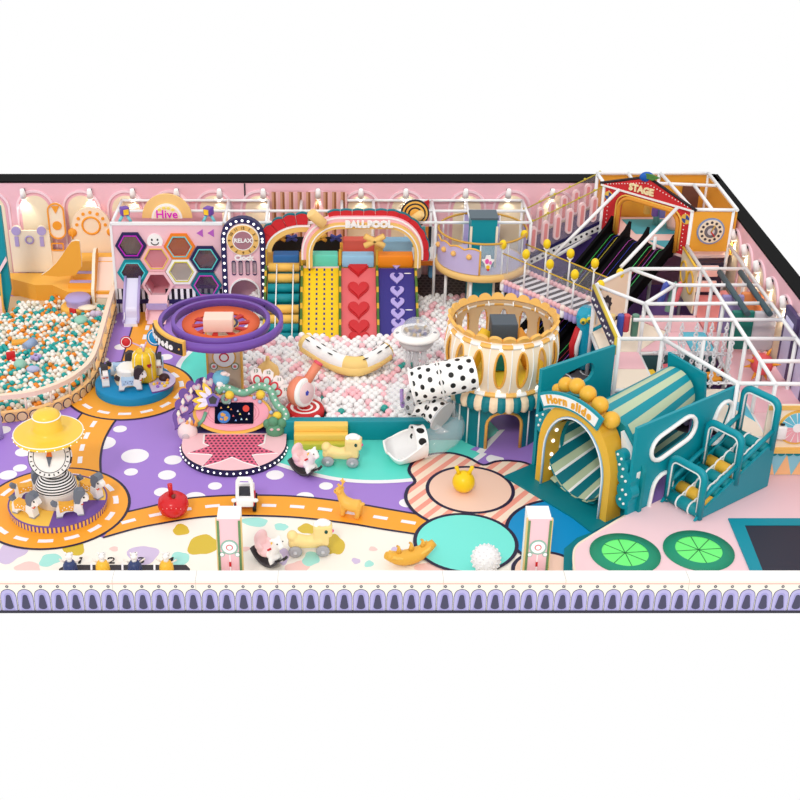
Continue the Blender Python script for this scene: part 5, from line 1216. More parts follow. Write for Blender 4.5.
# cream horse cars
def horse_car(label, px, py, rz, sc=1.0):
    gx, gy = G(px, py); t = T('horse_car', label, 'ride-on toy', (0,0,0), None); c = mat((250, 222, 150), .4); z0 = 0
    P = lambda pts, m_, w, d=0, mb=None: (mb or m).plate([(a, b) for a, b in pts], m_, (0, d+w/2, 0), FX, FZ, 0, w)
    m = MB(); m.tube([(-.42,0,.42),(-.3,0,.42),(0,0,.36),(.28,0,.42),(.4,0,.5)], [.1,.17,.15,.18,.12], c, 16); m.sph((-.36,0,.54), (.13,.16,.14), c); m.box((-.02,0,.3), (.66,.26,.2), c, b=.05)
    m.box((.31,0,.58), (.36,.3,.62), c, b=.05); m.box((.42,0,.72), (.3,.28,.36), c, b=.05); m.box((-.05,0,.36), (.8,.3,.22), c, b=.05)
    remesh(m.build('body', t), .02)
    m = MB(); m.sph((.34,0,.93), (.16,.14,.08), WHITE); m.sph((.44,.0,.91), (.1,.12,.06), WHITE); m.sph((.2,0,.86), (.07,.12,.1), WHITE); m.build('mane', t)
    for s in (-1, 1):
        m = MB(); m.sph((.42,s*.15,.74), (.04,.02,.06), mat((20,80,70)), 10, 6); m.build('eye', t)
    m = MB(); m.sph((.575,-.05,.7), (.03,.05,.04), mat((240,70,150)), 10, 6); m.build('nose', t)
    for a in (-.3, .34):
        for s in (-1, 1):
            m = MB(); m.lathe((a, s*.18, .16), [(0,-.05),(.12,-.05),(.16,-.03),(.16,.03),(.12,.05),(0,.05)], mat((170,170,176)), 20, M=Matrix.Rotation(PI/2, 3, 'X')); w_ = m.build('wheel', t)
            m = MB(); m.sph((a, s*.235, .16), .05, mat((200,200,205)), 10, 6); m.build('hub', w_)
    t.location = (gx, gy, .024); t.rotation_euler = (0, 0, rz); t.scale = (sc, sc, sc*.88)
    return t
hc1 = horse_car('cream four-wheeled horse car on the turquoise floor beside the yellow foam steps', 340, 464, -.1, 1.0)
hc2 = copy_tree(hc1, (*G(308, 553), .024), .05, 'cream four-wheeled horse car on the terrazzo floor near the front wall')
# rocking horses with dark rockers
def rocker(label, px, py, rz):
    gx, gy = G(px, py); t = T('rocking_chair_horse', label, 'rocking horse', (0,0,0)); pk = mat((248, 206, 208), .4); dk = mat((66, 62, 66), .5)
    arc = lambda y: [(.5*sin(a)*1.05, y, .62-.6*cos(a)) for a in [-.95+1.9*k/12 for k in range(13)]]
    m = MB(); 
    def sheet(u, v):
        a = -.95+1.9*u; return Vector((.525*sin(a), -.17+.34*v, .64-.6*cos(a)))
    m.surf(sheet, 16, 2, dk); m.surf(lambda u, v: sheet(u, v)-Vector((0,0,.03)), 16, 2, dk)
    for y_ in (-.17, .17): m.tube(arc(y_), .035, dk, 8)
    m.build('rocker', t)
    m = MB()
    m.sph((-.1,0,.28), (.24,.2,.14), pk); m.sph((-.24,0,.42), (.11,.19,.2), pk); m.sph((-.27,0,.56), (.09,.2,.2), pk); m.sph((-.16,.16,.42), (.14,.06,.1), pk); m.sph((-.16,-.16,.42), (.14,.06,.1), pk); remesh(m.build('seat', t), .022)
    m = MB(); w_ = WHITE; m.tube([(.06,0,.28),(.2,0,.3),(.28,0,.2)], [.14,.15,.1], w_, 12); m.tube([(.16,0,.34),(.26,0,.56),(.3,0,.66)], [.13,.11,.1], w_, 12); m.sph((.32,0,.7), (.13,.11,.11), w_); m.tube([(.34,0,.69),(.46,0,.6)], [.1,.07], w_, 10)
    for s in (-1, 1): m.tube([(.27,s*.07,.78),(.22,s*.16,.76)], [.05,.03], w_, 8)
    for s in (-1, 1): m.tube([(.2,s*.12,.25),(.3,s*.14,.1)], [.07,.06], w_, 8)
    remesh(m.build('horse_body', t), .02)
    m = MB(); m.tube([(.2,-.2,.52),(.2,.2,.52)], .025, RED, 8); m.build('handle', t)
    m = MB(); m.sph((.16,-.0,.6), (.05,.06,.06), mat((250,200,60)), 8, 6); m.build('mane_tuft', t)
    for s in (-1, 1):
        m = MB(); m.sph((.4,s*.085,.73), .018, BLACK, 8, 6); m.build('eye', t)
    t.location = (gx, gy, .03); t.rotation_euler = (0, 0, rz); return t
r1 = rocker('pink-seated white rocking horse on dark rockers at the edge of the turquoise floor', 305, 473, -.75)
r2 = copy_tree(r1, (*G(269, 563), .03), -.8, 'pink-seated white rocking horse on dark rockers close to the front wall')
# banana rocker
A = Vector((*G(386, 561, .2), .2)); B = Vector((*G(434, 548, .32), .32)); mid = (A+B)/2; d = (B-A).normalized(); up = Vector((0,0,1)); yb = mat((236, 178, 66), .4)
t = T('banana_rocker', 'yellow banana-shaped rocker with three handles lying by the turquoise circle', 'ride-on toy', (mid.x, mid.y, .02))
L_ = (B-A).length
pts = [mid+d*L_*(k/10-.5)+up*(.22*((k/5-1)**2)-.06) for k in range(11)]
m = MB(); m.tube(pts, [.09,.12,.15,.175,.19,.19,.19,.175,.15,.12,.09], yb, 14); m.build('body', t)
m = MB(); s_ = d.cross(up); m.tube([p+s_*.12+up*.06 for p in pts[1:-1]], .04, mat((246,196,90)), 8); m.tube([p-s_*.12+up*.06 for p in pts[1:-1]], .04, mat((246,196,90)), 8); m.build('ridge_trim', t)
for k in (2.6, 5.2, 7.6):
    p = mid+d*L_*(k/10-.5)+up*.13; m = MB(); m.tube([p, p+up*.14], [.07,.035], yb, 8); m.tube([p+up*.12-s_*.1, p+up*.16, p+up*.12+s_*.1], .03, yb, 8); m.build('handle', t)
# yellow hopper ball with horns
x, y = G(463, 492, .0); t = T('hopper_ball', 'yellow hopper ball with two horns on the peach circle', 'ride-on toy', (x, y, .03)); yy = mat((250, 206, 24), .3)
m = MB(); m.sph((x, y, .31), .285, yy, 26, 16); m.build('ball', t)
for s in (-1, 1):
    m = MB(); m.tube([(x+s*.12, y, .54), (x+s*.16, y, .64), (x+s*.19, y, .72)], [.07,.045,.055], yy, 10); m.sph((x+s*.19, y, .72), .055, yy, 10, 6); m.build('horn', t)
# white knobbly ball
x, y = G(485, 572, .0); t = T('knobbly_ball', 'white knobbly massage ball by the front wall on the turquoise circle', 'ball', (x, y, .03))
m = MB(); c = Vector((x, y, .37)); wv = mat((244, 244, 246), .4); m.sph(c, .33, wv, 26, 16); b_ = m.build('ball', t)
m = MB()
for k in range(120):
    z_ = 1-2*(k+.5)/120; a = k*2.39996; r0 = math.sqrt(1-z_*z_); m.sph(c+Vector((r0*cos(a), r0*sin(a), z_))*.335, .024, wv, 6, 4)
m.build('stud_pattern', b_)
# entrance pillars
def pillar(px, label):
    Y = .68; x = V(px, 545, Y)[0]; w = V(px+11.6, 519, Y)[0]-V(px-11.6, 519, Y)[0]; h = V(px, 519, Y)[1]; dp = .52
    t = T('gate_pillar', label, 'entrance pillar', (x, Y, .02))
    m = MB(); m.box((x, Y+dp/2, h/2+.01), (w, dp, h-.02), WHITE); m.build('post', t)
    m = MB(); m.plate(rect(-w/2, .03, w/2, h), mat((250, 200, 206)), (x, Y, 0), FX, FZ, 0, .02); m.build('front_panel', t)
    for s in (-1, 1):
        m = MB(); m.box((x+s*(w/2-.02), Y-.01, h/2), (.05, .05, h-.06), mat((104,142,92))); m.box((x+s*(w/2+.02), Y+.04, h/2), (.03, .1, h-.04), mat((240,206,140))); m.build('edge_strip', t)
    zc = h-.72
    m = MB(); gr = mat((150, 190, 172)); m.plate(ell(0, zc, .19), gr, (x, Y-.02, 0), FX, FZ, 0, .015); m.plate(ell(0, zc, .155), WHITE, (x, Y-.02, 0), FX, FZ, 0, .02); m.plate(ell(0, zc, .075), mat((214,70,80)), (x, Y-.02, 0), FX, FZ, 0, .024); m.plate(ell(0, zc, .055), WHITE, (x, Y-.02, 0), FX, FZ, 0, .027)
    for s in (-1, 1): m.plate(ell(s*.17, zc-.19, .06), gr, (x, Y-.02, 0), FX, FZ, 0, .015); m.plate(ell(s*.17, zc-.19, .045), WHITE, (x, Y-.02, 0), FX, FZ, 0, .02)
    m.build('dial_emblem', t)
    m = MB(); m.box((x, Y-.025, (zc-.19)/2), (.025, .015, zc-.22), WHITE); m.box((x, Y-.03, zc-.45), (.045, .02, .12), RED); m.build('pendulum_stripe', t)
    return t
pillar(229.5, 'pink-fronted white pillar with a round dial beside the terrazzo track')
pillar(538, 'pink-fronted white pillar with a round dial in front of the blue circle')
# inflatable riders waiting on the start lanes
def hopper(label, px, c, rz):
    gx, gy = G(px, 575); t = T('inflatable_hopper', label, 'ride-on toy', (0,0,0), 'inflatable hoppers on the start lanes'); cm = mat(c, .35)
    m = MB(); m.lathe((0,0,0), [(0,0),(.15,0),(.17,.08),(.155,.28),(.1,.37),(0,.39)], cm, 20); m.build('body', t)
    m = MB(); m.tube([(0,0,.36),(0,.02,.46)], [.06,.06], WHITE, 10); m.sph((0,.02,.5), (.085,.1,.075), WHITE, 12, 8); m.tube([(0,.05,.5),(.03,.16,.47)], [.06,.04], WHITE, 8); f = m.build('head', t)
    for s in (-1, 1):
        m = MB(); m.tube([(s*.05,0,.55),(s*.08,0,.62)], [.03,.012], WHITE, 8); m.build('ear', f)
        m = MB(); m.tube([(s*.12,.02,.33),(s*.24,.04,.4)], .02, mat((246,236,226)), 8); m.build('handle', t)
    m = MB(); m.sph((.035,.1,.53), .018, BLACK, 6, 4); m.build('eye', f)
    t.location = (gx, gy, .012); t.rotation_euler = (0, 0, rz); return t
navy_, yel_ = (52, 66, 112), (250, 192, 60)
a = hopper('navy inflatable hopper with white head at lane 1 of the start track', 71, navy_, 0)
b = hopper('yellow inflatable hopper with white head at lane 2 of the start track', 103.5, yel_, 0)
copy_tree(a, (*G(135.5, 575), .012), .1, 'navy inflatable hopper with white head at lane 3, over the lavender patch'); copy_tree(b, (*G(167, 575), .012), -.1, 'yellow inflatable hopper with white head at lane 4, beside the turquoise patch')
# ================================================================ lantern tower with tube slide, balcony tower
bx_, by_ = 4.40, 8.08
t = T('lantern_tower', 'round cream tower with gold-rimmed oval windows on a teal drum with striped awning', 'play tower', (bx_, by_, 0))
RD = 1.16; ZD = 1.5; C0 = (bx_, by_, 0); da = math.radians(-87); dw = math.radians(24)
def drum_hole(a, z):
    dd = (a-da+PI) % (2*PI)-PI
    if abs(dd) > PI/2: dd = (a-da+2*PI) % (2*PI)-PI
    if abs(dd) > dw: return False
    s = dd/dw; return z < .72+.42*math.sqrt(max(0, 1-s*s))
td = mat((0, 116, 128), .5)
for rr_, nm in ((RD, 'drum_wall'), (RD-.07, 'drum_lining')):
    m = MB(); m.surf(lambda u, v: Vector((bx_+rr_*cos(2*PI*u), by_+rr_*sin(2*PI*u), .012+(ZD-.012)*v)), 150, 40, td, matf=lambda u, v: None if drum_hole(2*PI*u, ZD*v) else td); m.build(nm, t)
path = [(da-dw, 0.02), (da-dw, .72)]+[(da+dw*s_, .72+.42*math.sqrt(max(0, 1-s_*s_))) for s_ in [-.95+.19*k/1 for k in range(11)]]+[(da+dw, .72), (da+dw, .02)]
m = MB(); m.tube([Vector((bx_+(RD-.02)*cos(a), by_+(RD-.02)*sin(a), z)) for a, z in path], .045, mat((232, 172, 80)), 8); m.build('door_trim', t)
for k in range(18):
    a = math.radians(-87+34+k*(292/17)); m = MB(); m.tube([(bx_+(RD+.02)*cos(a), by_+(RD+.02)*sin(a), .03), (bx_+(RD+.02)*cos(a), by_+(RD+.02)*sin(a), ZD-.1)], .022, WHITE, 6); m.build('white_cord', t)
def aw(u, v):
    a = 2*PI*u; k = u*44; w_ = abs(sin(PI*k)); prof = [(1.2,1.74),(1.36,1.7),(1.46,1.6),(1.49,1.46),(1.46,1.34),(1.38,1.3)]; i = min(int(v*5), 4); q = v*5-i
    r0 = prof[i][0]*(1-q)+prof[i+1][0]*q+.05*w_; z0 = prof[i][1]*(1-q)+prof[i+1][1]*q+.0*w_-.05*w_*v
    return Vector((bx_+r0*cos(a), by_+r0*sin(a), z0))
m = MB(); m.surf(aw, 44*4, 15, td, matf=lambda u, v: mat((250,224,190)) if int(u*44) % 2 else mat((0,122,134))); m.build('awning', t)
m = MB(); m.plate(ell(0,0,1.31,None,48), mat((250,214,60)), (bx_, by_, 1.8), (1,0,0), (0,1,0), -.08, .04); m.build('floor_deck', t)
gold_, wht = mat((244, 190, 100)), WHITE
m = MB(); m.surf(lambda u, v: Vector((bx_, by_, 1.76))+Vector(((1.35+.08*cos(2*PI*v))*cos(2*PI*u), (1.35+.08*cos(2*PI*v))*sin(2*PI*u), .07*sin(2*PI*v))), 96, 8, gold_, matf=lambda u, v: wht if int(u*32) % 2 else gold_); m.build('lower_dashed_ring', t)
bz0, bz1 = 1.78, 3.27
def brad(z):
    s_ = (z-bz0)/(bz1-bz0); return 1.30+.20*sin(PI*min(1, s_*.86+.06))
cr_ = mat((246, 226, 198), .5); a00 = math.radians(-90-8)
def bhole(a, z):
    k = round((a-a00)/(PI/8)); dd = (a-a00-k*PI/8)*1.48
    return (dd/.14)**2+((z-2.5)/.5)**2 < 1
for off_, nm in ((0, 'lantern_wall'), (-.07, 'lantern_lining')):
    mm = cr_ if off_ == 0 else mat((232, 204, 170))
    m = MB(); m.surf(lambda u, v: Vector((bx_+(brad(bz0+(bz1-bz0)*v)+off_)*cos(2*PI*u), by_+(brad(bz0+(bz1-bz0)*v)+off_)*sin(2*PI*u), bz0+(bz1-bz0)*v)), 240, 64, mm, matf=lambda u, v: None if bhole(2*PI*u, bz0+(bz1-bz0)*v) else mm); m.build(nm, t)
for k in range(16):
    ac = a00+PI/8*k; pts = []
    for j in range(24):
        q = 2*PI*j/24; z = 2.5+.505*sin(q); a = ac+.145*cos(q)/1.48; r0 = brad(z)-.02; pts.append(Vector((bx_+r0*cos(a), by_+r0*sin(a), z)))
    m = MB(); m.tube(pts, .034, mat((232, 170, 72)), 8, closed=True); f = m.build('window_rim', t)
    am = ac+PI/16; m = MB(); m.tube([Vector((bx_+(brad(z)+.005)*cos(am), by_+(brad(z)+.005)*sin(am), z)) for z in [bz0+(bz1-bz0)*i/10 for i in range(11)]], .018, WHITE, 6); m.build('seam', t)
    for z in (1.88, 3.1):
        m = MB(); r0 = brad(z)+.01; m.sph((bx_+r0*cos(ac), by_+r0*sin(ac), z), .045, BULB, 8, 6); m.build('bulb', t)
m = MB(); m.surf(lambda u, v: Vector((bx_, by_, 3.15))+Vector(((1.38+.075*cos(2*PI*v))*cos(2*PI*u), (1.38+.075*cos(2*PI*v))*sin(2*PI*u), .07*sin(2*PI*v))), 96, 8, gold_, matf=lambda u, v: wht if int(u*32+.5) % 2 else gold_); m.build('upper_dashed_ring', t)
for k in range(24):
    a = 2*PI*k/24; m = MB(); r0 = 1.33; o = Vector((bx_+r0*cos(a), by_+r0*sin(a), 3.27)); u_ = Vector((-sin(a), cos(a), 0)); v_ = Vector((cos(a)*.5, sin(a)*.5, .86)).normalized()
    m.plate([(.185*cos(q), .2*sin(q)) for q in [PI*j/8 for j in range(9)]], mat((238,184,96)), o, u_, v_, -.04, .04); m.build('scallop', t)
for k in range(12):
    a = 2*PI*k/12+.2; m = MB(); m.tube([(bx_+1.25*cos(a), by_+1.14*sin(a), 3.18), (bx_+1.28*cos(a), by_+1.28*sin(a), 3.25)], .02, WHITE, 6); m.build('hook', t)
# play column inside
t = T('play_column', 'yellow padded column with a charcoal cube on top inside the cream lantern tower', 'soft play', (bx_, by_, 1.9))
m = MB(); m.box((bx_+.02, by_+.1, 2.3), (.56, .56, .82), mat((0,134,140))); m.build('column', t)
m = MB(); m.box((bx_+.02, by_+.05, 2.99), (.68, .68, .58), mat((72, 82, 92)), b=.02); m.build('cube', t)
for s, c in ((-1, (250,200,50)), (1, (226,150,50))):
    m = MB(); m.tube([(bx_+s*.38, by_+.2, 2.9), (bx_+s*.52, by_+.1, 2.65), (bx_+s*.72, by_, 2.2), (bx_+s*.8, by_, 1.95)], [.16,.2,.22,.2], mat(c), 12); m.build('chute', t)
# ---- dalmatian tube slide
t = T('tube_slide', 'white black-spotted tube slide with clear elbow leaving the lantern tower', 'slide', (3.2, 7.0, 0))
def g3(px, py, z): return Vector((*G(px, py, z), z))
dalm = mat_dots((250,249,248), (14,13,15), 7, 5, .25, 1.0)
A = g3(474, 372, 2.35); B = g3(440, 379.5, 2.2); B2 = g3(412, 386, 2.0)
m = MB(); P = spline([A, B, B2], 6); m.tube(P, .46, mat_dots((250,249,248), (14,13,15), 10, 7, .25, 1.0), 32, caps=False); m.build('spotted_tube', t)
dr = (B2-A).normalized()
for p in (B, B2):
    m = MB(); m.torus(p, .47, .03, WHITE, dr.to_track_quat('Z','Y').to_matrix(), 32, 6); m.build('flange', t)
E1 = g3(403, 392, 1.75); E2 = g3(410, 402, 1.45); E3 = g3(428, 405, 1.3)
m = MB(); m.tube(spline([B2, E1, E2], 6), [.45]*13, mat_glass((235,238,245), .82), 24, caps=False); m.build('clear_elbow', t)
m = MB(); m.torus(g3(402.5,391,1.8), .4, .05, mat((150,100,190)), Matrix.Rotation(PI/2, 3, 'Y'), 28, 8, a0=-1.2, a1=1.2); m.build('purple_clamp', t)
E4 = g3(442, 416, 1.15)
m = MB(); m.tube(spline([E2, E3, E4], 5), .36, mat_dots((250,249,248), (14,13,15), 9, 5, .27, 1.0), 28, caps=False); m.build('spotted_tube', t)
m = MB(); nd = (E4-E3).normalized(); m.tube([E4-nd*.02, E4+nd*.03], .43, mat((206,206,208), .25), 32); m.build('end_disc', t)
E5 = g3(449, 428, .8); E6 = g3(436, 441, .5); E7 = g3(422, 444, .42)
m = MB(); m.tube(spline([E4+Vector((.05,0,-.05)), E5, E6, E7], 6), [.38]*4+[.42]*6+[.38]*9, mat_glass((235,240,245), .82), 28, caps=False); m.build('clear_elbow', t)
# scoop
ex = g3(390, 454, .22); d = (ex-E7); d.z = 0; d.normalize(); s_ = Vector((-d.y, d.x, 0)); Ls = (Vector((ex.x,ex.y,0))-Vector((E7.x,E7.y,0))).length
def scoop(u, v, off=0):
    w_ = (1-v)**.9; tf = 1.05+1.0*w_; tn = .75+1.25*w_; a = -PI/2-tf+(tf+tn)*u; r0 = (.42+.10*sin(PI*min(v*.7, .5)))*(1 if v < .7 else math.sqrt(max(.35, 1-((v-.7)/.34)**2)))-off
    c = Vector((E7.x, E7.y, 0))+d*Ls*1.12*v
    return c+s_*r0*1.1*cos(a)+Vector((0,0,.50-.02*v+(.12*(v-.7)/.3 if v > .7 else 0)+r0*sin(a)))
m = MB(); sd_ = mat_dots((250,249,248),(14,13,15),6,1,.3,1.0)
m.surf(lambda u, v: scoop(u, v, .0), 32, 20, WHITE); m.surf(lambda u, v: scoop(1-u, v, .035), 32, 20, mat((246,244,244)))
dd_ = (Vector((ex.x,ex.y,0))-Vector((E7.x,E7.y,0))).normalized(); k0 = Vector((E7.x, E7.y, .50))
m.tube([k0-dd_*.06, k0+dd_*.26], [.44, .47], mat_dots((250,249,248),(14,13,15),9,1,.3,.9), 32, caps=False)
edge = [scoop(0, k/14, .015) for k in range(15)]+[scoop(k/24, 1, .015) for k in range(25)]+[scoop(1, 1-k/14, .015) for k in range(15)]
m.tube(edge, .032, WHITE, 8); m.build('scoop', t)
c = Vector((E7.x, E7.y, 0))+d*Ls*.6; m = MB(); m.box(c+Vector((0,0,.05)), (.1,.1,.1), WHITE); m.build('foot', t)
# ---- round balcony tower
qx, qy = V(481, 262, 15.6)[0], 15.65; ZB = 1.84; RB = 1.36
t = T('balcony_tower', 'round lavender balcony with gold floor ring and a tall teal column', 'play tower', (qx, qy, 0))
m = MB(); m.lathe((qx, qy, ZB), [(0,.06),(RB+.02,.06),(RB+.1,.02),(RB+.1,-.14),(RB,-.18),(0,-.18)], mat((240,196,120)), 56); m.build('floor_ring', t)
m = MB(); m.plate(ell(0,0,RB-.05,None,48), mat((206,196,226)), (qx, qy, ZB+.065), (1,0,0), (0,1,0), 0, .01); m.build('floor_mat', t)
m = MB(); m.torus((qx, qy, ZB+1.1), RB+.02, .035, mat((206,156,60)), seg=64, sg=6); m.build('top_rail', t)
def panel(a0, a1, h, nm, mm, trim=None, scal=False, z_=.08):
    A0, A1 = math.radians(a0), math.radians(a1); m = MB()
    hh = lambda u: h+(.07*abs(sin(PI*u*4)) if scal else 0)
    m.surf(lambda u, v: Vector((qx+(RB+.03)*cos(A0+(A1-A0)*u), qy+(RB+.03)*sin(A0+(A1-A0)*u), ZB+z_+hh(u)*v)), 32, 4, mm); m.surf(lambda u, v: Vector((qx+(RB-.03)*cos(A1-(A1-A0)*u), qy+(RB-.03)*sin(A1-(A1-A0)*u), ZB+z_+hh(1-u)*v)), 32, 4, mm)
    f = m.build(nm, t)
    if trim:
        P = [Vector((qx+(RB+.03)*cos(a), qy+(RB+.03)*sin(a), ZB+z_+z)) for a, z in [(A0+(A1-A0)*u, hh(u)) for u in [k/32 for k in range(33)]]+[(A1, h*.5), (A1, 0)]]
        m = MB(); m.tube(P, .03, trim, 6); m.build('gold_trim', f)
    return f
f = panel(178, 262, .78, 'lavender_panel', mat((198,184,224)), GOLD, True)
for a in (190, 208, 226, 248):
    q = math.radians(a); m = MB(); m.sph((qx+(RB+.06)*cos(q), qy+(RB+.06)*sin(q), ZB+.66), .09, mat((244,190,110)), 10, 6); m.build('gold_dot', f)
panel(262, 330, 1.02, 'clear_panel', mat_glass((214,222,236), .72))
panel(330, 372, 1.0, 'lavender_panel', mat((186,172,218)), GOLD)
panel(60, 110, 1.0, 'lavender_panel', mat((190,178,220)))
for a in (20, 60, 110, 150, 262, 300, 330):
    q = math.radians(a); m = MB(); m.cyl((qx+RB*cos(q), qy+RB*sin(q), ZB), (qx+RB*cos(q), qy+RB*sin(q), ZB+1.1), .025, PIPE, seg=6); m.build('post', t)
cx2 = qx-.02
m = MB(); m.box((cx2-.02, qy-.35, 1.74), (.8, .7, 3.48), TEAL); m.build('teal_column', t)
m = MB(); m.box((cx2-.02, qy-.35, 3.51), (.86, .76, .06), mat((80,96,106))); m.build('column_cap', t)
for s in (-1, 1):
    m = MB(); m.box((cx2-.02+s*.4, qy-.72, 1.64), (.07, .05, 3.24), CREAM); m.build('cream_edge', t)
for a in (200, 250, 320, 20):
    q = math.radians(a); m = MB(); m.cyl((qx+1.2*cos(q), qy+1.2*sin(q), .1), (qx+1.2*cos(q), qy+1.2*sin(q), ZB-.15), .05, PIPE, seg=8); m.build('post', t)
# toy pony hanging on the column
o = Vector((qx+.06, qy-RB-.08, ZB+.55)); t = T('toy_pony_plaque', 'small white pony cutout with pink mane on the clear balcony panel', 'wall decoration', tuple(o))
K = .6; E_ = lambda x, y, r, q=None: ell(x*K, y*K, r*K, None if q is None else q*K, 14)
m = MB(); m.plate([(x*K, y*K) for x, y in [(-.12,-.35),(.1,-.38),(.16,-.1),(.3,.12),(.12,.16),(.1,.36),(-.12,.36),(-.18,.16),(-.36,.12),(-.2,-.08)]], WHITE, o, FX, FZ, -.02, .03); m.build('body', t)
m = MB(); m.plate(E_(-.08,.05,.1,.14), mat((236,90,170)), o, FX, FZ, .03, .045); m.plate(E_(.1,-.02,.07,.1), mat((236,120,190)), o, FX, FZ, .03, .045); m.build('mane', t)
m = MB(); m.plate(E_(-.02,-.26,.1), mat((250,200,40)), o, FX, FZ, .03, .045); m.plate(E_(-.0,-.4,.08), mat((220,60,50)), o, FX, FZ, -.01, .03); m.build('bell', t)
# ================================================================ horn slide
HO = Vector((5.8, 4.55, 0)); HA = Vector((.81, .586, 0)).normalized(); HB = Vector((HA.y, -HA.x, 0))
def hw(a, b, z=0): return HO+HA*a+HB*b+Vector((0,0,z))
def hfront(px, py, a): 
    p = onplane(px, py, HO+HA*a, HA)-HO; return (p.dot(HB), p.z)
def hside(px, py, b):
    p = onplane(px, py, HO+HB*b, HB)-HO; return (p.dot(HA), p.z)
teal2 = mat((0, 146, 162), .4); teald = mat((0, 116, 130), .5)
m = MB(); mp = [G(504,477), G(541,462), G(600,455), G(640,500), G(628,514), G(590,536), G(577,545), G(576,577), G(563,577), G(564,549), G(576,538)]
mp = [G(504,478), G(541,462), G(600,455), G(640,500), G(625,516), G(592,534.5), G(572,519)]
m.plate([tuple(p) for p in mp], mat((0, 124, 136), .45), (0,0,0), (1,0,0), (0,1,0), .012, .07); m.plate([G(563,577), G(564,551), G(577,540), G(592,534.5), G(592,577)], mat((0, 124, 136), .45), (0,0,0), (1,0,0), (0,1,0), .012, .07)
tag(m.build('landing_mat', loc=(*mp[0], 0)), 'teal landing mat in front of the golden horn slide arch', 'mat')
t = T('horn_slide', 'teal and pale green horn-shaped slide with a golden bulb-lit arch signed Horn slide', 'slide', tuple(hw(0,0,0)))
gd = mat((240, 186, 62), .4); hz = .07; HO_ = HO; HO = HO+HA*.42+HB*.13
def horse_arch(hwid, spring, top, n=20, z0=hz): return [(-hwid, z0)]+[(-hwid*cos(PI*k/n), spring+(top-spring)*sin(PI*k/n)) for k in range(n+1)]+[(hwid, z0)]
outer_ = horse_arch(1.22, 1.15, 2.70); inner_ = horse_arch(.97, 1.05, 2.32)
m = MB(); m.plate(outer_+list(reversed(inner_)), gd, HO-HA*0, HB, FZ, 0, .5, side=mat((222,170,50), .4)); m.build('gold_arch', t)
m = MB(); P = [HO+HB*x+Vector((0,0,z))-HA*.52 for x, z in horse_arch(.99, 1.06, 2.34)]; m.tube(P, .035, mat((150,190,225)), 8); m.tube([p-HA*.02+Vector((0,0,0)) for p in P], .02, WHITE, 6); m.build('rope_trim', t)
for z in (.45, .85, 1.25, 1.6):
    w_ = .97 if z < 1.05 else .97*math.sqrt(max(0, 1-((z-1.05)/1.27)**2))
    for s in (-1, 1):
        m = MB(); m.sph(HO+HB*(s*(w_-.01))-HA*.26+Vector((0,0,z)), .05, BULB, 8, 6); m.build('bulb', t)
# boards behind the arch
back_o = [(-1.62,hz),(-1.62,2.2),(-1.2,2.45),(-.4,2.6),(.5,2.6),(1.0,2.45),(1.5,1.95),(1.72,1.5),(1.72,hz)]
m = MB(); m.plate(back_o, mat((0,138,148)), HO+HA*.06, HB, FZ, -.1, 0, holes=[horse_arch(.97,1.05,2.3,20,hz+.001)]); m.build('front_board', t)
for s, pts in ((-1, ((-1.55,1.55),(-1.55,2.12),(-1.2,2.3),(-1.1,2.0))), (1, ((1.0,2.35),(1.45,1.9),(1.64,1.5),(1.6,.8),(1.3,.9)))):
    m = MB(); m.plate(pts, mat((240,238,236)), HO+HA*.05, HB, FZ, 0, .12); m.build('white_board', t)
for cl in (((-1.42,1.42,.16),(-1.5,1.66,.13),(-1.3,1.78,.15),(-1.38,1.58,.16)), ((1.3,1.6,.2),(1.42,1.32,.22),(1.48,.98,.24),(1.44,.7,.2),(1.22,1.84,.16))):
    m = MB()
    for i, (b, z, r) in enumerate(cl): m.plate(ell(b, z, r, None, 20), teal2, HO, HB, FZ, .0, .25+.004*i)
    f = m.build('leaf_board', t)
    for i, (b, z, r) in enumerate(cl):
        for db, dz in ((-.05,.04),(.07,-.03)):
            m = MB(); m.sph(HO-HA*.275+HB*(b+db)+Vector((0,0,z+dz)), .035, WHITE, 8, 5); m.build('white_dot', f)
for px, py, r in ((558,389.5,.15),(566,384.5,.19),(577,386,.2),(588,394,.21),(600,405,.21),(611.5,420,.21)):
    b, z = hfront(px, py, -.2); m = MB(); m.sph(HO+HB*b-HA*.2+Vector((0,0,z)), r, mat((236,180,60), .35), 18, 12); m.build('gold_ball', t)
b, z = hfront(622.5, 495, -.1); m = MB(); m.sph(HO+HB*b-HA*.1+Vector((0,0,z)), .1, mat((240,196,90)), 12, 8); m.build('gold_ball', t)
# curved name board
def arcpt(q, R): return (R*cos(q)+.02, .92+R*sin(q)*1.0)
A_ = -.56; cb, cz = .02, .72; q0, q1 = math.radians(123), math.radians(69)
def bp_(q, R): return (cb+R*cos(q), cz+R*sin(q))
R0, R1 = 1.88, 2.2
band = lambda r0, r1, a0, a1: [bp_(a0+(a1-a0)*k/16, r1) for k in range(17)]+[bp_(a1+(a0-a1)*k/16, r0) for k in range(17)]
m = MB(); m.plate(band(R0-.03, R1+.05, q0+.03, q1-.03), teal2, HO+HA*A_, HB, FZ, -.0, .06); f = m.build('sign_board', t)
m = MB(); m.plate(band(R0+.03, R1-.02, q0-.01, q1+.02), WHITE, HO+HA*A_, HB, FZ, .06, .075); m.build('white_face', f)
m = MB(); txt = 'Horn slide'; wd = [1.25,1.05,.8,1.05,.55,.95,.5,.5,1.05,1.0]; tot = sum(wd); acc = 0
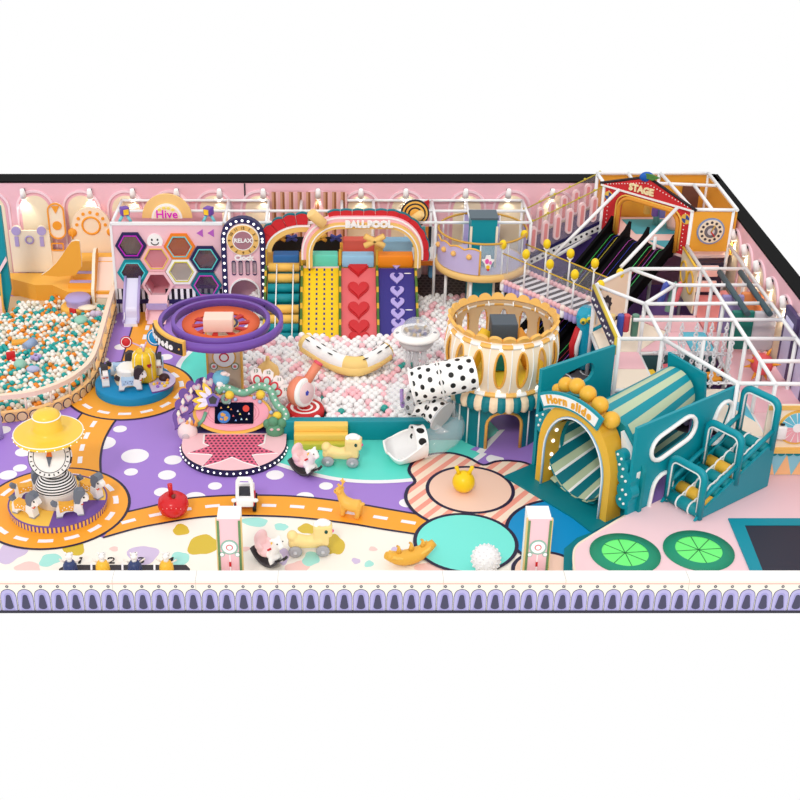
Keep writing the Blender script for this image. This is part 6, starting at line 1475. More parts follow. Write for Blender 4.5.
for ch, w_ in zip(txt, wd):
    q = q0-.1+(q1-q0+.2)*((acc+w_/2)/tot); acc += w_
    c = HO+HA*(A_-.078)+HB*bp_(q, R0+.09)[0]+Vector((0,0,bp_(q, R0+.09)[1]))
    if ch == ' ': m.build('lettering', f); m = MB()
    if ch != ' ': m.text(ch, c+(HB*cos(q)+Vector((0,0,1))*sin(q))*.08, .29, mat((236,170,50)), ux=HB*sin(q)-Vector((0,0,1))*cos(q), uy=HB*cos(q)+Vector((0,0,1))*sin(q), bold=.012)
m.build('lettering', f)
HO = HO_
# horn body
def horn(u, v, off=0):
    a = .12+3.5*v; q = 2*PI*u; r0 = (1.06-.42*v**.9)+off; zc = 1.12+.82*v; bb = .08*(1-v)
    return hw(a, bb+r0*cos(q), max(zc+r0*sin(q), .1))
pg = mat((192, 206, 172), .5)
hm = lambda u, v: teal2 if int(u*22) % 2 else pg
m = MB(); m.surf(lambda u, v: horn(u, v), 88, 12, teal2, matf=hm); m.build('horn_shell', t)
m = MB(); m.surf(lambda u, v: horn(1-u, v, -.05), 88, 12, teal2, matf=lambda u, v: (WHITE if int(u*88) % 8 in (0,) else teald if int(u*22) % 2 else pg)); m.build('horn_lining', t)
# slide bed inside
m = MB(); m.surf(lambda u, v: hw(.1+3.4*v, -.75+1.5*u, .2+.85*v-.12*sin(PI*u)), 24, 8, pg, matf=lambda u, v: teald if int(u*8) % 2 else pg); m.build('slide_bed', t)
# side walls
def hwall(name, b, outline, holes, d0, d1, label=None, trims=True, mm=teal2):
    m = MB(); m.plate(outline, mm, HO+HB*b, HA, FZ, d0, d1, holes=holes); f = m.build(name, t)
    for h in holes:
        if not trims: continue
        m = MB(); m.tube([HO+HB*(b+(d1+.03))+HA*a+Vector((0,0,z)) for a, z in h], .055, WHITE, 8, closed=True); k = m.build('window_trim', f)
        m = MB(); m.tube([HO+HB*(b+d1*.5)+HA*a+Vector((0,0,z)) for a, z in offset(h, .0)], .03, BLACK, 6, closed=True); m.build('dark_gasket', k)
    return f
def capsule(pxs, plane): return [plane(*p) for p in pxs]
def slot(p0, p1, r, n=8):
    (x0, y0), (x1, y1) = p0, p1; a = math.atan2(y1-y0, x1-x0)
    return [(x1+r*cos(a-PI/2+PI*k/n), y1+r*sin(a-PI/2+PI*k/n)) for k in range(n+1)]+[(x0+r*cos(a+PI/2+PI*k/n), y0+r*sin(a+PI/2+PI*k/n)) for k in range(n+1)]
bR = 1.72; sR = lambda px, py: hside(px, py, bR)
o0 = sR(636.5, 428); o1 = sR(739, 384.5); zb1 = o1[1]
w1 = slot(sR(659, 446), sR(684, 428), .34); w2 = slot(sR(714, 432), sR(722, 411), .29) ; w3 = slot(sR(654,511), sR(660,484), .35)
hwall('near_wall', bR, [(o0[0], hz+.0), (o1[0], hz), o1, (o0[0]+(o1[0]-o0[0])*.4, o0[1]+(o1[1]-o0[1])*.52), o0], [w1, w2, w3], -.04, .04)
bL = -1.62; sL = lambda px, py: hside(px, py, bL)
l0 = sL(541, 369.5); l1 = sL(614.5, 345)
hwall('far_wall', bL, [(l0[0], hz), (l1[0], hz), l1, l0], [slot(sL(565,381.5), sL(586,371.5), .26)], -.05, .05, trims=False)
m = MB(); aE = 3.75; fE = lambda px, py: hfront(px, py, aE)
m.plate([fE(669,352), fE(706,374), fE(705,404), fE(668,404)], teal2, HO+HA*aE, HB, FZ, -.04, .04); m.build('top_board', t)
# ---- roller ladder on the near side
t2 = T('roller_climb', 'teal roller stairway with three hoops and gold rollers beside the horn slide', 'climbing frame', tuple(hw(1.5, 2.3, .4)))
b0, b1 = 1.92, 2.86; s0 = (1.5, .55); s1 = (3.75, 1.5)
for b in (b0-.08, b1):
    m = MB(); m.plate([(1.25,.42),(3.95,.42),(3.95,1.62),(3.7,1.62),(1.45,.62)], teal2, HO+HB*b, HA, FZ, 0, .06); m.build('side_board', t2)
for k, c in enumerate('tgttgttt'):
    a = s0[0]+(s1[0]-s0[0])*k/7; z = s0[1]+(s1[1]-s0[1])*k/7; m = MB(); m.cyl(hw(a, b0, z), hw(a, b1, z), .16, gd if c == 'g' else mat((0,140,150)), seg=16); f = m.build('roller', t2)
    for fb in (.33, .72):
        m = MB(); M_ = HB.to_track_quat('Z','Y').to_matrix(); m.torus(hw(a, b0+(b1-b0)*fb, z), .165, .025, WHITE, M_, 18, 6); m.build('rope_ring', f)
for fb in (.33, .72):
    m = MB(); m.tube([hw(s0[0]+(s1[0]-s0[0])*k/20, b0+(b1-b0)*fb, s0[1]+(s1[1]-s0[1])*k/20+.14+.03*sin(k*2.2)) for k in range(21)], .022, WHITE, 6); m.build('rope', t2)
def hoop(a, z0, h):
    b_, c_ = b0-.03, b1+.03; r = .2
    P = [hw(a, b_, z0), hw(a, b_, z0+h-r)]+[hw(a, b_+r-r*cos(q), z0+h-r+r*sin(q)) for q in [PI/2*k/5 for k in range(1, 6)]]+[hw(a, c_-r+r*sin(q), z0+h-r+r*cos(q)) for q in [PI/2*k/5 for k in range(6)]]+[hw(a, c_, z0)]
    m = MB(); m.tube(P, .085, teal2, 10); f = m.build('hoop', t2)
    Q = [p-HA*.06 for p in P]; cen_ = hw(a, (b_+c_)/2, z0+h*.5); Q = [q+(cen_-q).normalized()*.09 for q in Q]
    m = MB(); m.tube(Q, .022, WHITE, 6); m.build('hoop_piping', f)
hoops = ((1.42, .42, 1.25), (2.62, .95, 1.3), (3.85, 1.5, 1.3))
for h in hoops: hoop(*h)
for i in range(2):
    a, z, h = hoops[i]; a2, z2, h2 = hoops[i+1]
    for b in (b0-.03, b1+.03):
        m = MB(); m.cyl(hw(a, b, z+h*.42), hw(a2, b, z2+h2*.42), .06, teal2, seg=8); m.build('hand_rail', t2)
# ---- pink trampoline platform
pp = [G(575,577,.4), G(573.5,556,.4), G(577,545.5,.4), G(590,536.5,.4), G(625,515.5,.4), tuple(hw(.7, 1.77))[:2], tuple(hw(1.2, 1.77))[:2], tuple(hw(4.0, 1.77))[:2], (10.5, 5.2), (12.15, 5.2), (12.15, .55), (G(575,577,.4)[0], .55)]
t = T('trampoline_platform', 'pale pink padded platform with cream edge holding the green trampolines', 'platform', (9.5, 2.5, .012))
m = MB(); m.plate([tuple(p) for p in pp], mat((250, 212, 218), .5), (0,0,0), (1,0,0), (0,1,0), .012, .4, side=mat((248,232,212))); m.build('deck', t)
m = MB(); m.tube([Vector((p[0], p[1], .39)) for p in spline([Vector((p[0], p[1])) for p in pp[:5]], 4)], .03, mat((250,236,214)), 6); m.build('edge_piping', t)
def tramp(px, py, label, r=1.0):
    x, y = G(px, py, .4); t = T('round_trampoline', label, 'trampoline', (x, y, .4), 'round trampolines')
    m = MB(); m.lathe((x, y, .4), [(r,0),(r,.03),(r*.66,.045)], mat((28,146,112)), 48); f = m.build('green_pad', t)
    m = MB(); m.plate(ell(0,0,r*.67,None,48), mat((118, 250, 130)), (x, y, .4), (1,0,0), (0,1,0), .005, .035); m.build('bounce_mat', t)
    m = MB()
    for k in range(8):
        q = PI/4*k+.1; m.tube([(x,y,.437),(x+r*.66*cos(q),y+r*.66*sin(q),.437)], .01, mat((40,120,70)), 4)
    m.build('spoke_marking', t)
tramp(625, 554, 'round green trampoline with bright mat nearest the blue circle', .8); tramp(698.5, 551, 'round green trampoline with bright mat beside the teal-framed dark trampoline', .8)
q = [G(728,519.5,.4), G(830,519.5,.4), G(830,577,.4), G(752,577,.4)]; qi = [G(744.5,526.5,.4), G(830,526.5,.4), G(830,569,.4), G(763,569,.4)]
t = T('square_trampoline', 'dark rectangular trampoline with wide teal padding at the platform end', 'trampoline', (q[0][0]+1, q[0][1]-1, .4))
q = [(q[0][0], q[0][1]), (12.1, q[0][1]), (12.1, .6), (q[3][0], .6)]; qi = [(qi[0][0], qi[0][1]), (12.0, qi[0][1]), (12.0, .85), (qi[3][0]-.05, .85)]
m = MB(); m.plate(q, mat((0,146,166)), (0,0,0), (1,0,0), (0,1,0), .4, .44, holes=[qi]); m.build('teal_pad', t)
m = MB(); m.plate(qi, mat((44,46,62)), (0,0,0), (1,0,0), (0,1,0), .4, .425); m.build('bounce_mat', t)
# ---- circus booth panel
Y = 5.05; cpx = lambda px, py: V(px, py, Y); xa = cpx(756.5, 477)[0]; xb = 12.2; zt_ = cpx(780, 405.5)[1]; z1 = cpx(780, 449)[1]
t = T('circus_booth', 'cream circus booth front with a pinwheel above blue and peach triangles', 'play house', (xa+.8, Y, .4))
m = MB(); m.plate(rect(xa, .41, xb, zt_), mat((250,238,216)), (0,Y,0), FX, FZ, -.08, 0); m.build('board', t)
m = MB(); m.plate(rect(xa, zt_-.12, xb, zt_), mat((242,196,104)), (0,Y,0), FX, FZ, 0, .03); m.build('gold_header', t)
m = MB(); m.plate(rect(xa, .41, xb, z1-.12), mat((136,204,222)), (0,Y,0), FX, FZ, 0, .012)
for k in range(5):
    a = xa+.02+.42*k; m.plate([(a, .42), (min(a+.4, xb), .42), (a+.22, z1-.15)], mat((246,196,140)), (0,Y,0), FX, FZ, .012, .02)
m.build('triangle_pattern', t)
m = MB(); m.box(((xa+xb)/2, Y-.06, z1), (xb-xa, .16, .1), mat((242,196,104)))
for k in range(9): m.plate(ell(xa+.1+.2*k, z1-.08, .095, .1, 14, PI, 2*PI), teal2, (0,Y-.03,0), FX, FZ, 0, .02)
m.build('scalloped_ledge', t)
a, b = cpx(797, 427); 
m = MB(); m.plate(ell(a,b,.47,None,40), mat((238,188,84)), (0,Y,0), FX, FZ, 0, .04); f = m.build('wheel_rim', t)
m = MB()
for k in range(14):
    q0_, q1_ = 2*PI*k/14, 2*PI*(k+.82)/14; m.plate([(a+.12*cos(q0_), b+.12*sin(q0_)), (a+.42*cos(q0_), b+.42*sin(q0_)), (a+.42*cos(q1_), b+.42*sin(q1_)), (a+.12*cos(q1_), b+.12*sin(q1_))], mat((110,200,222)) if 1 <= k < 7 else mat((240,176,186)), (0,Y-.04,0), FX, FZ, .003, .012)
m.plate(ell(a,b,.42,None,40), WHITE, (0,Y-.04,0), FX, FZ, 0, .003); m.plate(ell(a,b,.12,None,20), WHITE, (0,Y-.04,0), FX, FZ, .0, .03); m.build('pinwheel', f)
a, b = cpx(780.5, 431); m = MB(); m.box((a, Y-.08, b), (.24, .14, .36), WHITE, b=.04); m.box((a, Y-.05, b+.22), (.1,.06,.05), CHAR); m.build('wall_lamp', t)
# ================================================================ rope bridge, ramp, stage house with black slides, right-hand frames
ZB2 = 1.65
def gz(px, py, z): return Vector((*G(px, py, z), z))
P0 = gz(502, 281, ZB2); P1 = gz(592, 321, ZB2); bd = (P1-P0); BLn = bd.length; bd.normalize(); bw = Vector((-bd.y, bd.x, 0))
if bw.y < 0: bw = -bw
WB_ = .98
t = T('rope_bridge', 'black and white plank bridge with yellow-knobbed posts from the round balcony', 'bridge', tuple(P0))
m = MB(); m.surf(lambda u, v: P0+bd*BLn*u+bw*WB_*v, 26, 1, WHITE, smooth=False, matf=lambda u, v: mat((30,28,34)) if int(u*26) % 2 else mat((236,234,238))); m.surf(lambda u, v: P0+bd*BLn*(1-u)+bw*WB_*v-Vector((0,0,.08)), 2, 1, CHAR, smooth=False); m.build('plank_deck', t)
for side, off in (('front', -.06), ('back', WB_+.06)):
    n_ = 22
    for k in range(n_):
        c = P0+bd*BLn*(k+.5)/n_+bw*off; wh = k % 5 == 0; m = MB()
        m.tube([c+Vector((0,0,-.26)), c+Vector((0,0,-.22)), c+Vector((0,0,-.02))], [.07,.08,.08], WHITE if wh else mat((168,152,206)), 10); f = m.build('bumper', t)
        m = MB(); m.sph(c+Vector((0,0,.04)), .09 if not wh else .1, mat((244,190,196)) if not wh else mat((248,224,216)), 10, 7); m.build('knob', f)
    tops = []
    for k in range(5):
        c = P0+bd*BLn*(k*.265 if side == 'front' else -.05+k*.262)+bw*off; m = MB(); m.cyl(c, c+Vector((0,0,1.06)), .03, PIPE, seg=8); f = m.build('post', t)
        m = MB(); m.tube([c+Vector((-.08,0,1.1)), c+Vector((0,0,.98)), c+Vector((.08,0,1.1))], .03, WHITE, 6); m.build('bracket', f)
        m = MB(); m.sph(c+Vector((0,0,1.22)), (.12,.12,.16), mat((246,208,24), .35), 14, 9); m.build('yellow_knob', f); tops.append(c+Vector((0,0,.94)))
    m = MB(); m.tube(tops, .025, mat((206,168,50)), 6); m.build('rope', t)
    m = MB()
    for a, b in zip(tops[:-1], tops[1:]): n = m.add([a, b, b-Vector((0,0,.9)), a-Vector((0,0,.9))]); m.face([n, n+1, n+2, n+3], mat_glass((200,198,210), .78))
    m.build('clear_panel', t)
for u, v in ((.02,0),(.02,1),(.98,0),(.98,1)):
    c = P0+bd*BLn*u+bw*WB_*v; m = MB(); m.cyl((c.x, c.y, .1), (c.x, c.y, ZB2-.1), .05, PIPE, seg=8); m.build('support_post', t)
# ---- walkway ramp with pink panels
YF = 16.05
ra = Vector((V(530, 255, YF)[0], YF, V(530, 255, YF)[1])); rb = Vector((V(607, 217, 16.8)[0], 16.8, V(607, 217, 16.8)[1]))
t = T('walkway_ramp', 'purple ramp between pink rounded panels climbing from the balcony to the red stage house', 'ramp', tuple(ra))
rw = Vector((-.12, 1.08, 0)); UPZ = Vector((0,0,1)); rl = (rb-ra).length; rd_ = (rb-ra).normalized(); flat = Vector((rd_.x, rd_.y, 0)).normalized()
def rp(u, w=0.0, z=0.0): return ra+(rb-ra)*u+rw*w+UPZ*z
m = MB(); m.surf(lambda u, v: rp(u, v), 6, 1, mat((70,64,100)), smooth=False); m.surf(lambda u, v: rp(1-u, v, -.1), 6, 1, mat((70,64,100)), smooth=False); m.build('floor', t)
m = MB(); m.surf(lambda u, v: Vector((rp(u).x, rp(u).y-.02, .1+(rp(u).z-.02-.1)*v)), 8, 2, mat((84, 62, 140)), smooth=False); f = m.build('side_board', t)
nrm = rd_.cross(Vector((-flat.y, flat.x, 0))).normalized(); lup = (UPZ-rd_*rd_.z).normalized(); o = ra+UPZ*(-.32)-Vector((0,.05,0))
m = MB(); m.plate(rect(0, 0, rl, .2), WHITE, o, rd_, lup, 0, .02)
for k in range(14): m.plate(ell(.1+k*rl/14, .1, .045, None, 10), CHAR, o, rd_, lup, .02, .03)
m.build('dotted_band', f)
m = MB(); m.plate(rect(0, .22, rl, .32), NAVY, o, rd_, lup, 0, .03); m.build('navy_band', f)
a, b = V(567, 280, YF+.2); m = MB(); m.plate([(a+.55*cos(q), b-.35+.6*sin(q)) for q in [PI*k/14 for k in range(15)]], mat((104,70,90)), (0,YF-.05,0), FX, FZ, 0, .01); m.tube([(a+.57*cos(q), YF-.07, b-.35+.62*sin(q)) for q in [PI*k/14 for k in range(15)]], .025, mat((190,90,60)), 6); m.tube([(a+.52*cos(q), YF-.07, b-.35+.56*sin(q)) for q in [PI*k/14 for k in range(15)]], .015, mat((90,150,90)), 6); m.build('arch_hatch', f)
pkp, pkr = mat((248, 214, 216)), mat((234, 150, 150))
for w_, us in ((0, [.02+.157*k for k in range(7)]), (1, [.06+.157*k for k in range(6)])):
    for u in us:
        c = rp(u, w_, .1); h = .84
        m = MB(); m.plate(rrect(-.11, 0, .11, h, .11, 6), pkp, c, flat, FZ, -.05, .05); f = m.build('rounded_panel', t)
        m = MB(); m.plate(rrect(-.055, .08, .055, h-.08, .055, 6), pkr, c, flat, FZ, .05, .06); m.build('red_inlay', f)
    m = MB(); m.tube([rp(-.02, w_, 1.14), rp(1, w_, 1.14)], .024, mat((190,170,60)), 6); m.build('gold_rail', t)
    m = MB(); m.surf(lambda u, v: rp(u, w_, 1.12*v), 6, 1, mat_glass((220,200,205), .82), smooth=False); m.build('clear_panel', t)
    for k in range(6):
        m = MB(); m.sph(rp(k/5.05, w_, 1.16), .045, mat((200,180,50)), 8, 6); m.build('rail_knob', t)
# ---- red stage house
SL_, SR_ = gz(604.5, 185, 4.0), gz(692.5, 210.5, 4.0); sd = SR_-SL_; SWd = sd.length; sd.normalize(); sn = sd.cross(Vector((0,0,1)))   # sn points to the viewer side
SO_ = Vector((SL_.x, SL_.y, 0))
def sp2(px, py, off=0): p = onplane(px, py, SO_+sn*off, sn)-SO_; return (p.dot(sd), p.z)
zs = 2.58
t = T('stage_house', 'red gabled stage house front lettered STAGE with gold arch opening', 'play house', tuple(SO_+Vector((0,0,zs))))
rd = mat((206, 40, 46), .45)
il, ir = sp2(617, 230)[0], sp2(675, 245)[0]; itop = sp2(645, 203.5)[1]
open_ = [(il, zs-.04), (ir, zs-.04), (ir, itop-.45)]+[(ir-.4+.4*cos(q), itop-.4+.4*sin(q)) for q in [PI/2*k/6 for k in range(7)]]+[(il+.4-.4*sin(q), itop-.4+.4*cos(q)) for q in [PI/2*k/6 for k in range(7)]]+[(il, itop-.45)]
ap = sp2(648, 178)
out = [(0, zs-.05), (il, zs-.05)]+list(reversed(open_[2:]))[0:]+[(ir, zs-.05), (SWd, zs-.05), (SWd, 4.0), (0, 4.0)]
out = [(0, zs-.05), (il, zs-.05)]+[p for p in reversed(open_[2:])]+[(ir, zs-.05), (SWd, zs-.05), (SWd, 4.0), (0, 4.0)]
m = MB(); m.plate(out, rd, SO_, sd, FZ, -.12, 0); m.build('front', t)
m = MB(); m.plate([(-.12, 4.0), (SWd+.1, 4.0), (ap[0], ap[1])], rd, SO_, sd, FZ, -.12, .04); f = m.build('gable', t)
for p, q in (((-.15, 4.0), ap), (ap, (SWd+.13, 4.0))):
    m = MB(); m.tube([SO_+sd*p[0]+Vector((0,0,p[1]+.03)), SO_+sd*q[0]+Vector((0,0,q[1]+.03))], .05, mat((40,24,28)), 6); m.build('roof_edge', f)
m = MB(); m.plate(rect(-.1, 3.97, SWd+.08, 4.03), WHITE, SO_, sd, FZ, .04, .06); m.build('white_line', f)
for a, b in (((.1, 4.1), (ap[0], ap[1]-.12)), ((ap[0], ap[1]-.12), (SWd-.1, 4.1))):
    for k in range(14): u = (k+.5)/14; m = MB(); m.plate(ell(a[0]+(b[0]-a[0])*u, a[1]+(b[1]-a[1])*u-.03, .018, None, 6), WHITE, SO_, sd, FZ, .04, .05); m.build('white_dot', f)
for x in (.2, SWd-.22):
    for k in range(10): m = MB(); m.plate(ell(x, zs+.1+.13*k, .018, None, 6), WHITE, SO_, sd, FZ, 0, .01); m.build('white_dot', t)
m = MB(); c = sp2(642.5, 189.5); m.text('STAGE', SO_+sd*c[0]+Vector((0,0,c[1]))+sn*.045, .3, mat((250,232,180)), ux=sd, uy=FZ, bold=.014, depth=.04); m.build('lettering', f)
rim = [(il-.02, zs-.04), (il-.02, itop-.45)]+[(il+.4-.42*cos(q), itop-.4+.42*sin(q)) for q in [PI/2*k/6 for k in range(7)]]+[(ir-.4+.42*sin(q), itop-.4+.42*cos(q)) for q in [PI/2*k/6 for k in range(7)]]+[(ir+.02, zs-.04)]
m = MB(); m.tube([SO_+sd*a+Vector((0,0,b))+sn*.02 for a, b in rim], .07, mat((226,150,50)), 8); m.build('gold_arch', t)
m = MB(); m.tube([SO_+sd*(a+(.1 if a < SWd/2 else -.1)*-1)+Vector((0,0,b+.08))+sn*.02 for a, b in rim], .03, mat((244,196,90)), 6); m.build('gold_piping', t)
for px, py in ((609, 196), (686, 219)):
    a, b = sp2(px, py); m = MB(); m.plate(ell(a, b, .16, None, 20), mat((236,190,80)), SO_, sd, FZ, 0, .02)
    for q0_ in (0, PI): m.plate([(a, b)]+[(a+.13*cos(q), b+.13*sin(q)) for q in [q0_+PI/2*k/6 for k in range(7)]], mat((60,80,150)), SO_, sd, FZ, .02, .03)
    m.build('round_badge', t)
a = SO_+sd*ap[0]+Vector((0,0,ap[1]+.02)); m = MB(); m.sph(a+Vector((-.05,0,.02)), (.22,.1,.16), mat((20,90,180)), 12, 8); f = m.build('roof_ornament', t)
m = MB(); m.plate([(-.1,.0),(.25,-.02),(.5,.12),(.2,.16),(-.08,.14)], mat((80,130,60)), a+sn*.08, sd, FZ, 0, .04); m.build('green_leaf', f)
# stage room behind
t = T('stage_room', 'orange-walled upper room behind the red stage house with pink and teal floor', 'play house', (10.6, 16, zs))
org = mat((236, 166, 56), .5); zt4 = 4.0
rp = [(SO_.x, SO_.y), (SO_.x, 17.75), (12.1, 17.75), (12.1, 14.45), (SR_.x, SR_.y)]
m = MB(); m.plate(rp, mat((244, 206, 200)), (0,0,0), (1,0,0), (0,1,0), zs-.14, zs-.05); m.build('floor', t)
m = MB(); a_ = [gz(633,210,zs), gz(672,214,zs), gz(672,228,zs), gz(640,226,zs)]; m.plate([(9.6,16.2),(11.4,16.2),(11.4,17.5),(9.4,17.5)], mat((70,170,184)), (0,0,0), (1,0,0), (0,1,0), zs-.05, zs-.03); m.plate([(10.3,15.0),(11.0,15.0),(11.0,15.6),(9.9,15.6)], mat((70,170,184)), (0,0,0), (1,0,0), (0,1,0), zs-.05, zs-.03); m.build('teal_mat', t)
m = MB(); m.plate(rect(8.55, zs-.1, 12.12, zt4-.06), org, (0,17.8,0), FX, FZ, -.06, 0); m.build('rear_board', t)
m = MB(); m.plate(rect(14.4, zs-.1, 17.74, zt4-.06), org, (12.12,0,0), (0,-1,0), FZ, 0, .05) if False else m.box((12.14, 16.1, (zs+zt4)/2-.08), (.06, 3.3, zt4-zs-.04), org); m.build('side_board', t)
m = MB(); m.box((11.6, 17.72, 3.0), (.55, .06, 1.3), mat((110,72,60))); m.build('brown_door', t)
Yc = 14.32; ca, cb_ = V(691.5, 230, Yc)[0], V(731, 230, Yc)[0]; zc0 = V(710, 251.5, Yc)[1]
m = MB(); m.plate(rect(ca, zc0, cb_, 3.97), org, (0,Yc,0), FX, FZ, -.06, 0); f = m.build('clock_board', t)
a, b = V(710.5, 231, Yc); 
m = MB(); m.plate(ell(a,b,.42,None,32), mat((130,150,190)), (0,Yc,0), FX, FZ, 0, .03); m.plate(ell(a,b,.37,None,32), mat((240,222,196)), (0,Yc,0), FX, FZ, .03, .05); m.plate(ell(a,b,.2,None,28), mat((110,104,110)), (0,Yc,0), FX, FZ, .05, .06); m.plate(ell(a,b,.11,None,20), mat((214,206,206)), (0,Yc,0), FX, FZ, .06, .07)
for k in range(12): q = PI/6*k; m.plate(ell(a+.285*cos(q), b+.285*sin(q), .045, None, 8), mat((60,52,60)), (0,Yc,0), FX, FZ, .05, .055)
g_ = m.build('clock_face', f)
m = MB(); m.tube([(a,Yc-.08,b),(a+.12,Yc-.08,b-.16)], .02, RED, 6); m.tube([(a,Yc-.08,b),(a+.1,Yc-.08,b+.2)], .025, mat((200,160,80)), 6); m.build('hand', g_)
for px, py, c in ((647,209,(238,190,90)),(655,211.5,(130,100,180)),(662,213,(110,120,190))):
    p = gz(px, py, zs+.5); m = MB(); m.box(p, (.18,.18,.3), mat(c), b=.02); tag(m.build('hanging_block', loc=p), {'238': 'gold', '130': 'purple', '110': 'blue'}[str(c[0])]+' hanging block inside the orange stage room', 'soft play')
p = Vector((11.0, 16.7, zs)); m = MB(); m.lathe((p.x, p.y, zs-.05), [(0,0),(.3,0),(.34,.2),(.26,.45),(.3,.6),(.2,.8),(.08,.9),(0,.9)], mat((246,206,190)), 18); tag(m.build('padded_mushroom', loc=p), 'peach padded mushroom post inside the orange room', 'soft play')
p = Vector((10.4, 17.0, zs)); m = MB(); m.cyl((p.x, p.y, zs-.05), (p.x, p.y, zs+1.0), .1, mat((130,190,180)), seg=12); m.sph((p.x, p.y, zs+1.05), .14, WHITE, 12, 8); tag(m.build('padded_pole', loc=p), 'pale green padded pole with a white ball top in the orange room', 'soft play')
# ---- black slides
ds = Vector((sn.x, sn.y, 0)).normalized(); t = T('black_slides', 'three black slide lanes with thin neon lines running down from the red stage house', 'slide', tuple(SO_+ds*2))
blk = mat((9, 8, 11), .6, spec=.1); LEN = 4.9
def zprof(s): 
    if s < .25: return zs
    u = (s-.25)/(LEN-.25); return .12+(zs-.12)*(1-u)**1.12
def spt(s, b, dz=0): return SO_+ds*s+sd*b+Vector((0,0,zprof(s)+dz))
bs = [sp2(619, 236)[0], sp2(633, 240)[0], sp2(646, 244)[0], sp2(675, 250)[0]]
bs = [.42, 1.1, 1.78, 2.72]
neon = [((70,220,90),(60,70,200),(240,220,60),(200,40,60)), ((210,80,200),(60,70,200),(230,230,230)), ((90,240,120),(200,50,70),(190,90,210),(80,230,120),(240,150,40))]
for k in range(3):
    b0_, b1_ = bs[k]+.05, bs[k+1]-.05
    m = MB(); m.surf(lambda u, v: spt(LEN*u, b0_+(b1_-b0_)*v, -.08*sin(PI*v)), 24, 5, blk); m.surf(lambda u, v: spt(LEN*(1-u), b0_+(b1_-b0_)*v, -.18), 8, 1, blk); f = m.build('lane', t)
    for i, c in enumerate(neon[k]):
        v = .22+.6*i/(len(neon[k])-1); m = MB(); m.tube([spt(LEN*u, b0_+(b1_-b0_)*v, -.08*sin(PI*v)+.012) for u in [j/20 for j in range(21)]], .008, mat(c, .4), 5); m.build('neon_line', f)
for b in bs:
    m = MB(); q_ = [spt(LEN*u, b, 0) for u in [j/20 for j in range(21)]]
    for z_, sg in ((0, 1), (0, -1)):
        n = m.add([p+sd*.05*sg+Vector((0,0,-.2)) for p in q_]+[p+sd*.05*sg+Vector((0,0,.26 if i > 0 else .5)) for i, p in enumerate(q_)])
        for i in range(20): m.face([n+i, n+i+1, n+22+i, n+21+i] if sg < 0 else [n+21+i, n+22+i, n+i+1, n+i], blk)
    n = m.add([p+sd*.05+Vector((0,0,.26 if i > 0 else .5)) for i, p in enumerate(q_)]+[p-sd*.05+Vector((0,0,.26 if i > 0 else .5)) for i, p in enumerate(q_)])
    for i in range(20): m.face([n+i, n+i+1, n+22+i, n+21+i], blk)
    n = m.add([q_[0]+sd*.05+Vector((0,0,-.2)), q_[0]-sd*.05+Vector((0,0,-.2)), q_[0]-sd*.05+Vector((0,0,.5)), q_[0]+sd*.05+Vector((0,0,.5))]); m.face([n, n+1, n+2, n+3], blk); m.build('side_wall', t)
# dark padding under the slides
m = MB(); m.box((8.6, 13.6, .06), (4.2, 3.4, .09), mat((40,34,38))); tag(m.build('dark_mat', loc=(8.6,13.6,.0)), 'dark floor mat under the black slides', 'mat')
# ---- upper frame round the stage house
t = T('pipe_scaffold', 'white steel pipe frame round the red stage house and the orange room', 'frame', (10.6, 16, 0))
segs = [((8.5,17.75,4.03),(12.1,17.75,4.03)), ((12.1,17.75,4.03),(12.1,14.3,4.03)), ((SR_.x,SR_.y,4.03),(12.0,14.3,4.03)), ((8.5,17.75,4.03),tuple(SL_+Vector((0,0,.03)))), ((10.55,17.75,4.03),(SR_.x,SR_.y,4.03)), ((9.5,16.2,4.03),(9.5,17.75,4.03)),
        ((9.7,16.9,4.0),(12.1,16.6,4.0)), ((11.35,14.3,4.03),(11.35,16.6,4.03)),
        ((SR_.x,SR_.y,0.1),(SR_.x,SR_.y,4.0)), ((12.0,14.35,.1),(12.0,14.35,4.0)), ((8.5,17.7,.1),(8.5,17.7,4.0)), ((12.1,17.7,2.3),(12.1,17.7,4.0)), ((10.5,17.7,2.3),(10.5,17.7,4.0)), ((SL_.x,SL_.y,.1),(SL_.x,SL_.y,3.95))]
a1 = gz(619.5, 189.5, 4.15); a2 = gz(550, 259, 2.15); b1_ = gz(677.5, 207.5, 4.1); b2_ = gz(621, 267, 2.95); c1 = gz(675, 246.5, 2.4); c2 = gz(632, 268, 2.95)
c1 = SO_+sd*SWd*.93+Vector((0,0,zs+.0)); c2 = gz(560, 284, .9)
segs += [(tuple(a1), tuple(a2)), (tuple(b1_), tuple(b2_)), (tuple(gz(676, 246.5, 2.35)), tuple(gz(634, 267.5, 1.9)))]
for px, py0, py1 in ((594, 216, 246), (571, 238, 275), (655, 233, 300)):
    x, y = G(px, py1+20, .2); 
segs += [(tuple(gz(597,243,2.3)), (gz(597,243,2.3).x, gz(597,243,2.3).y, .1)), (tuple(gz(655.5,237,2.9)), (gz(655.5,237,2.9).x, gz(655.5,237,2.9).y, .1)), (tuple(gz(551,259,2.13)), (gz(551,259,2.13).x, gz(551,259,2.13).y, .1)), (tuple(gz(551,259,2.13)), tuple(gz(604,229,2.3)))]
pipes(t, segs, .055)
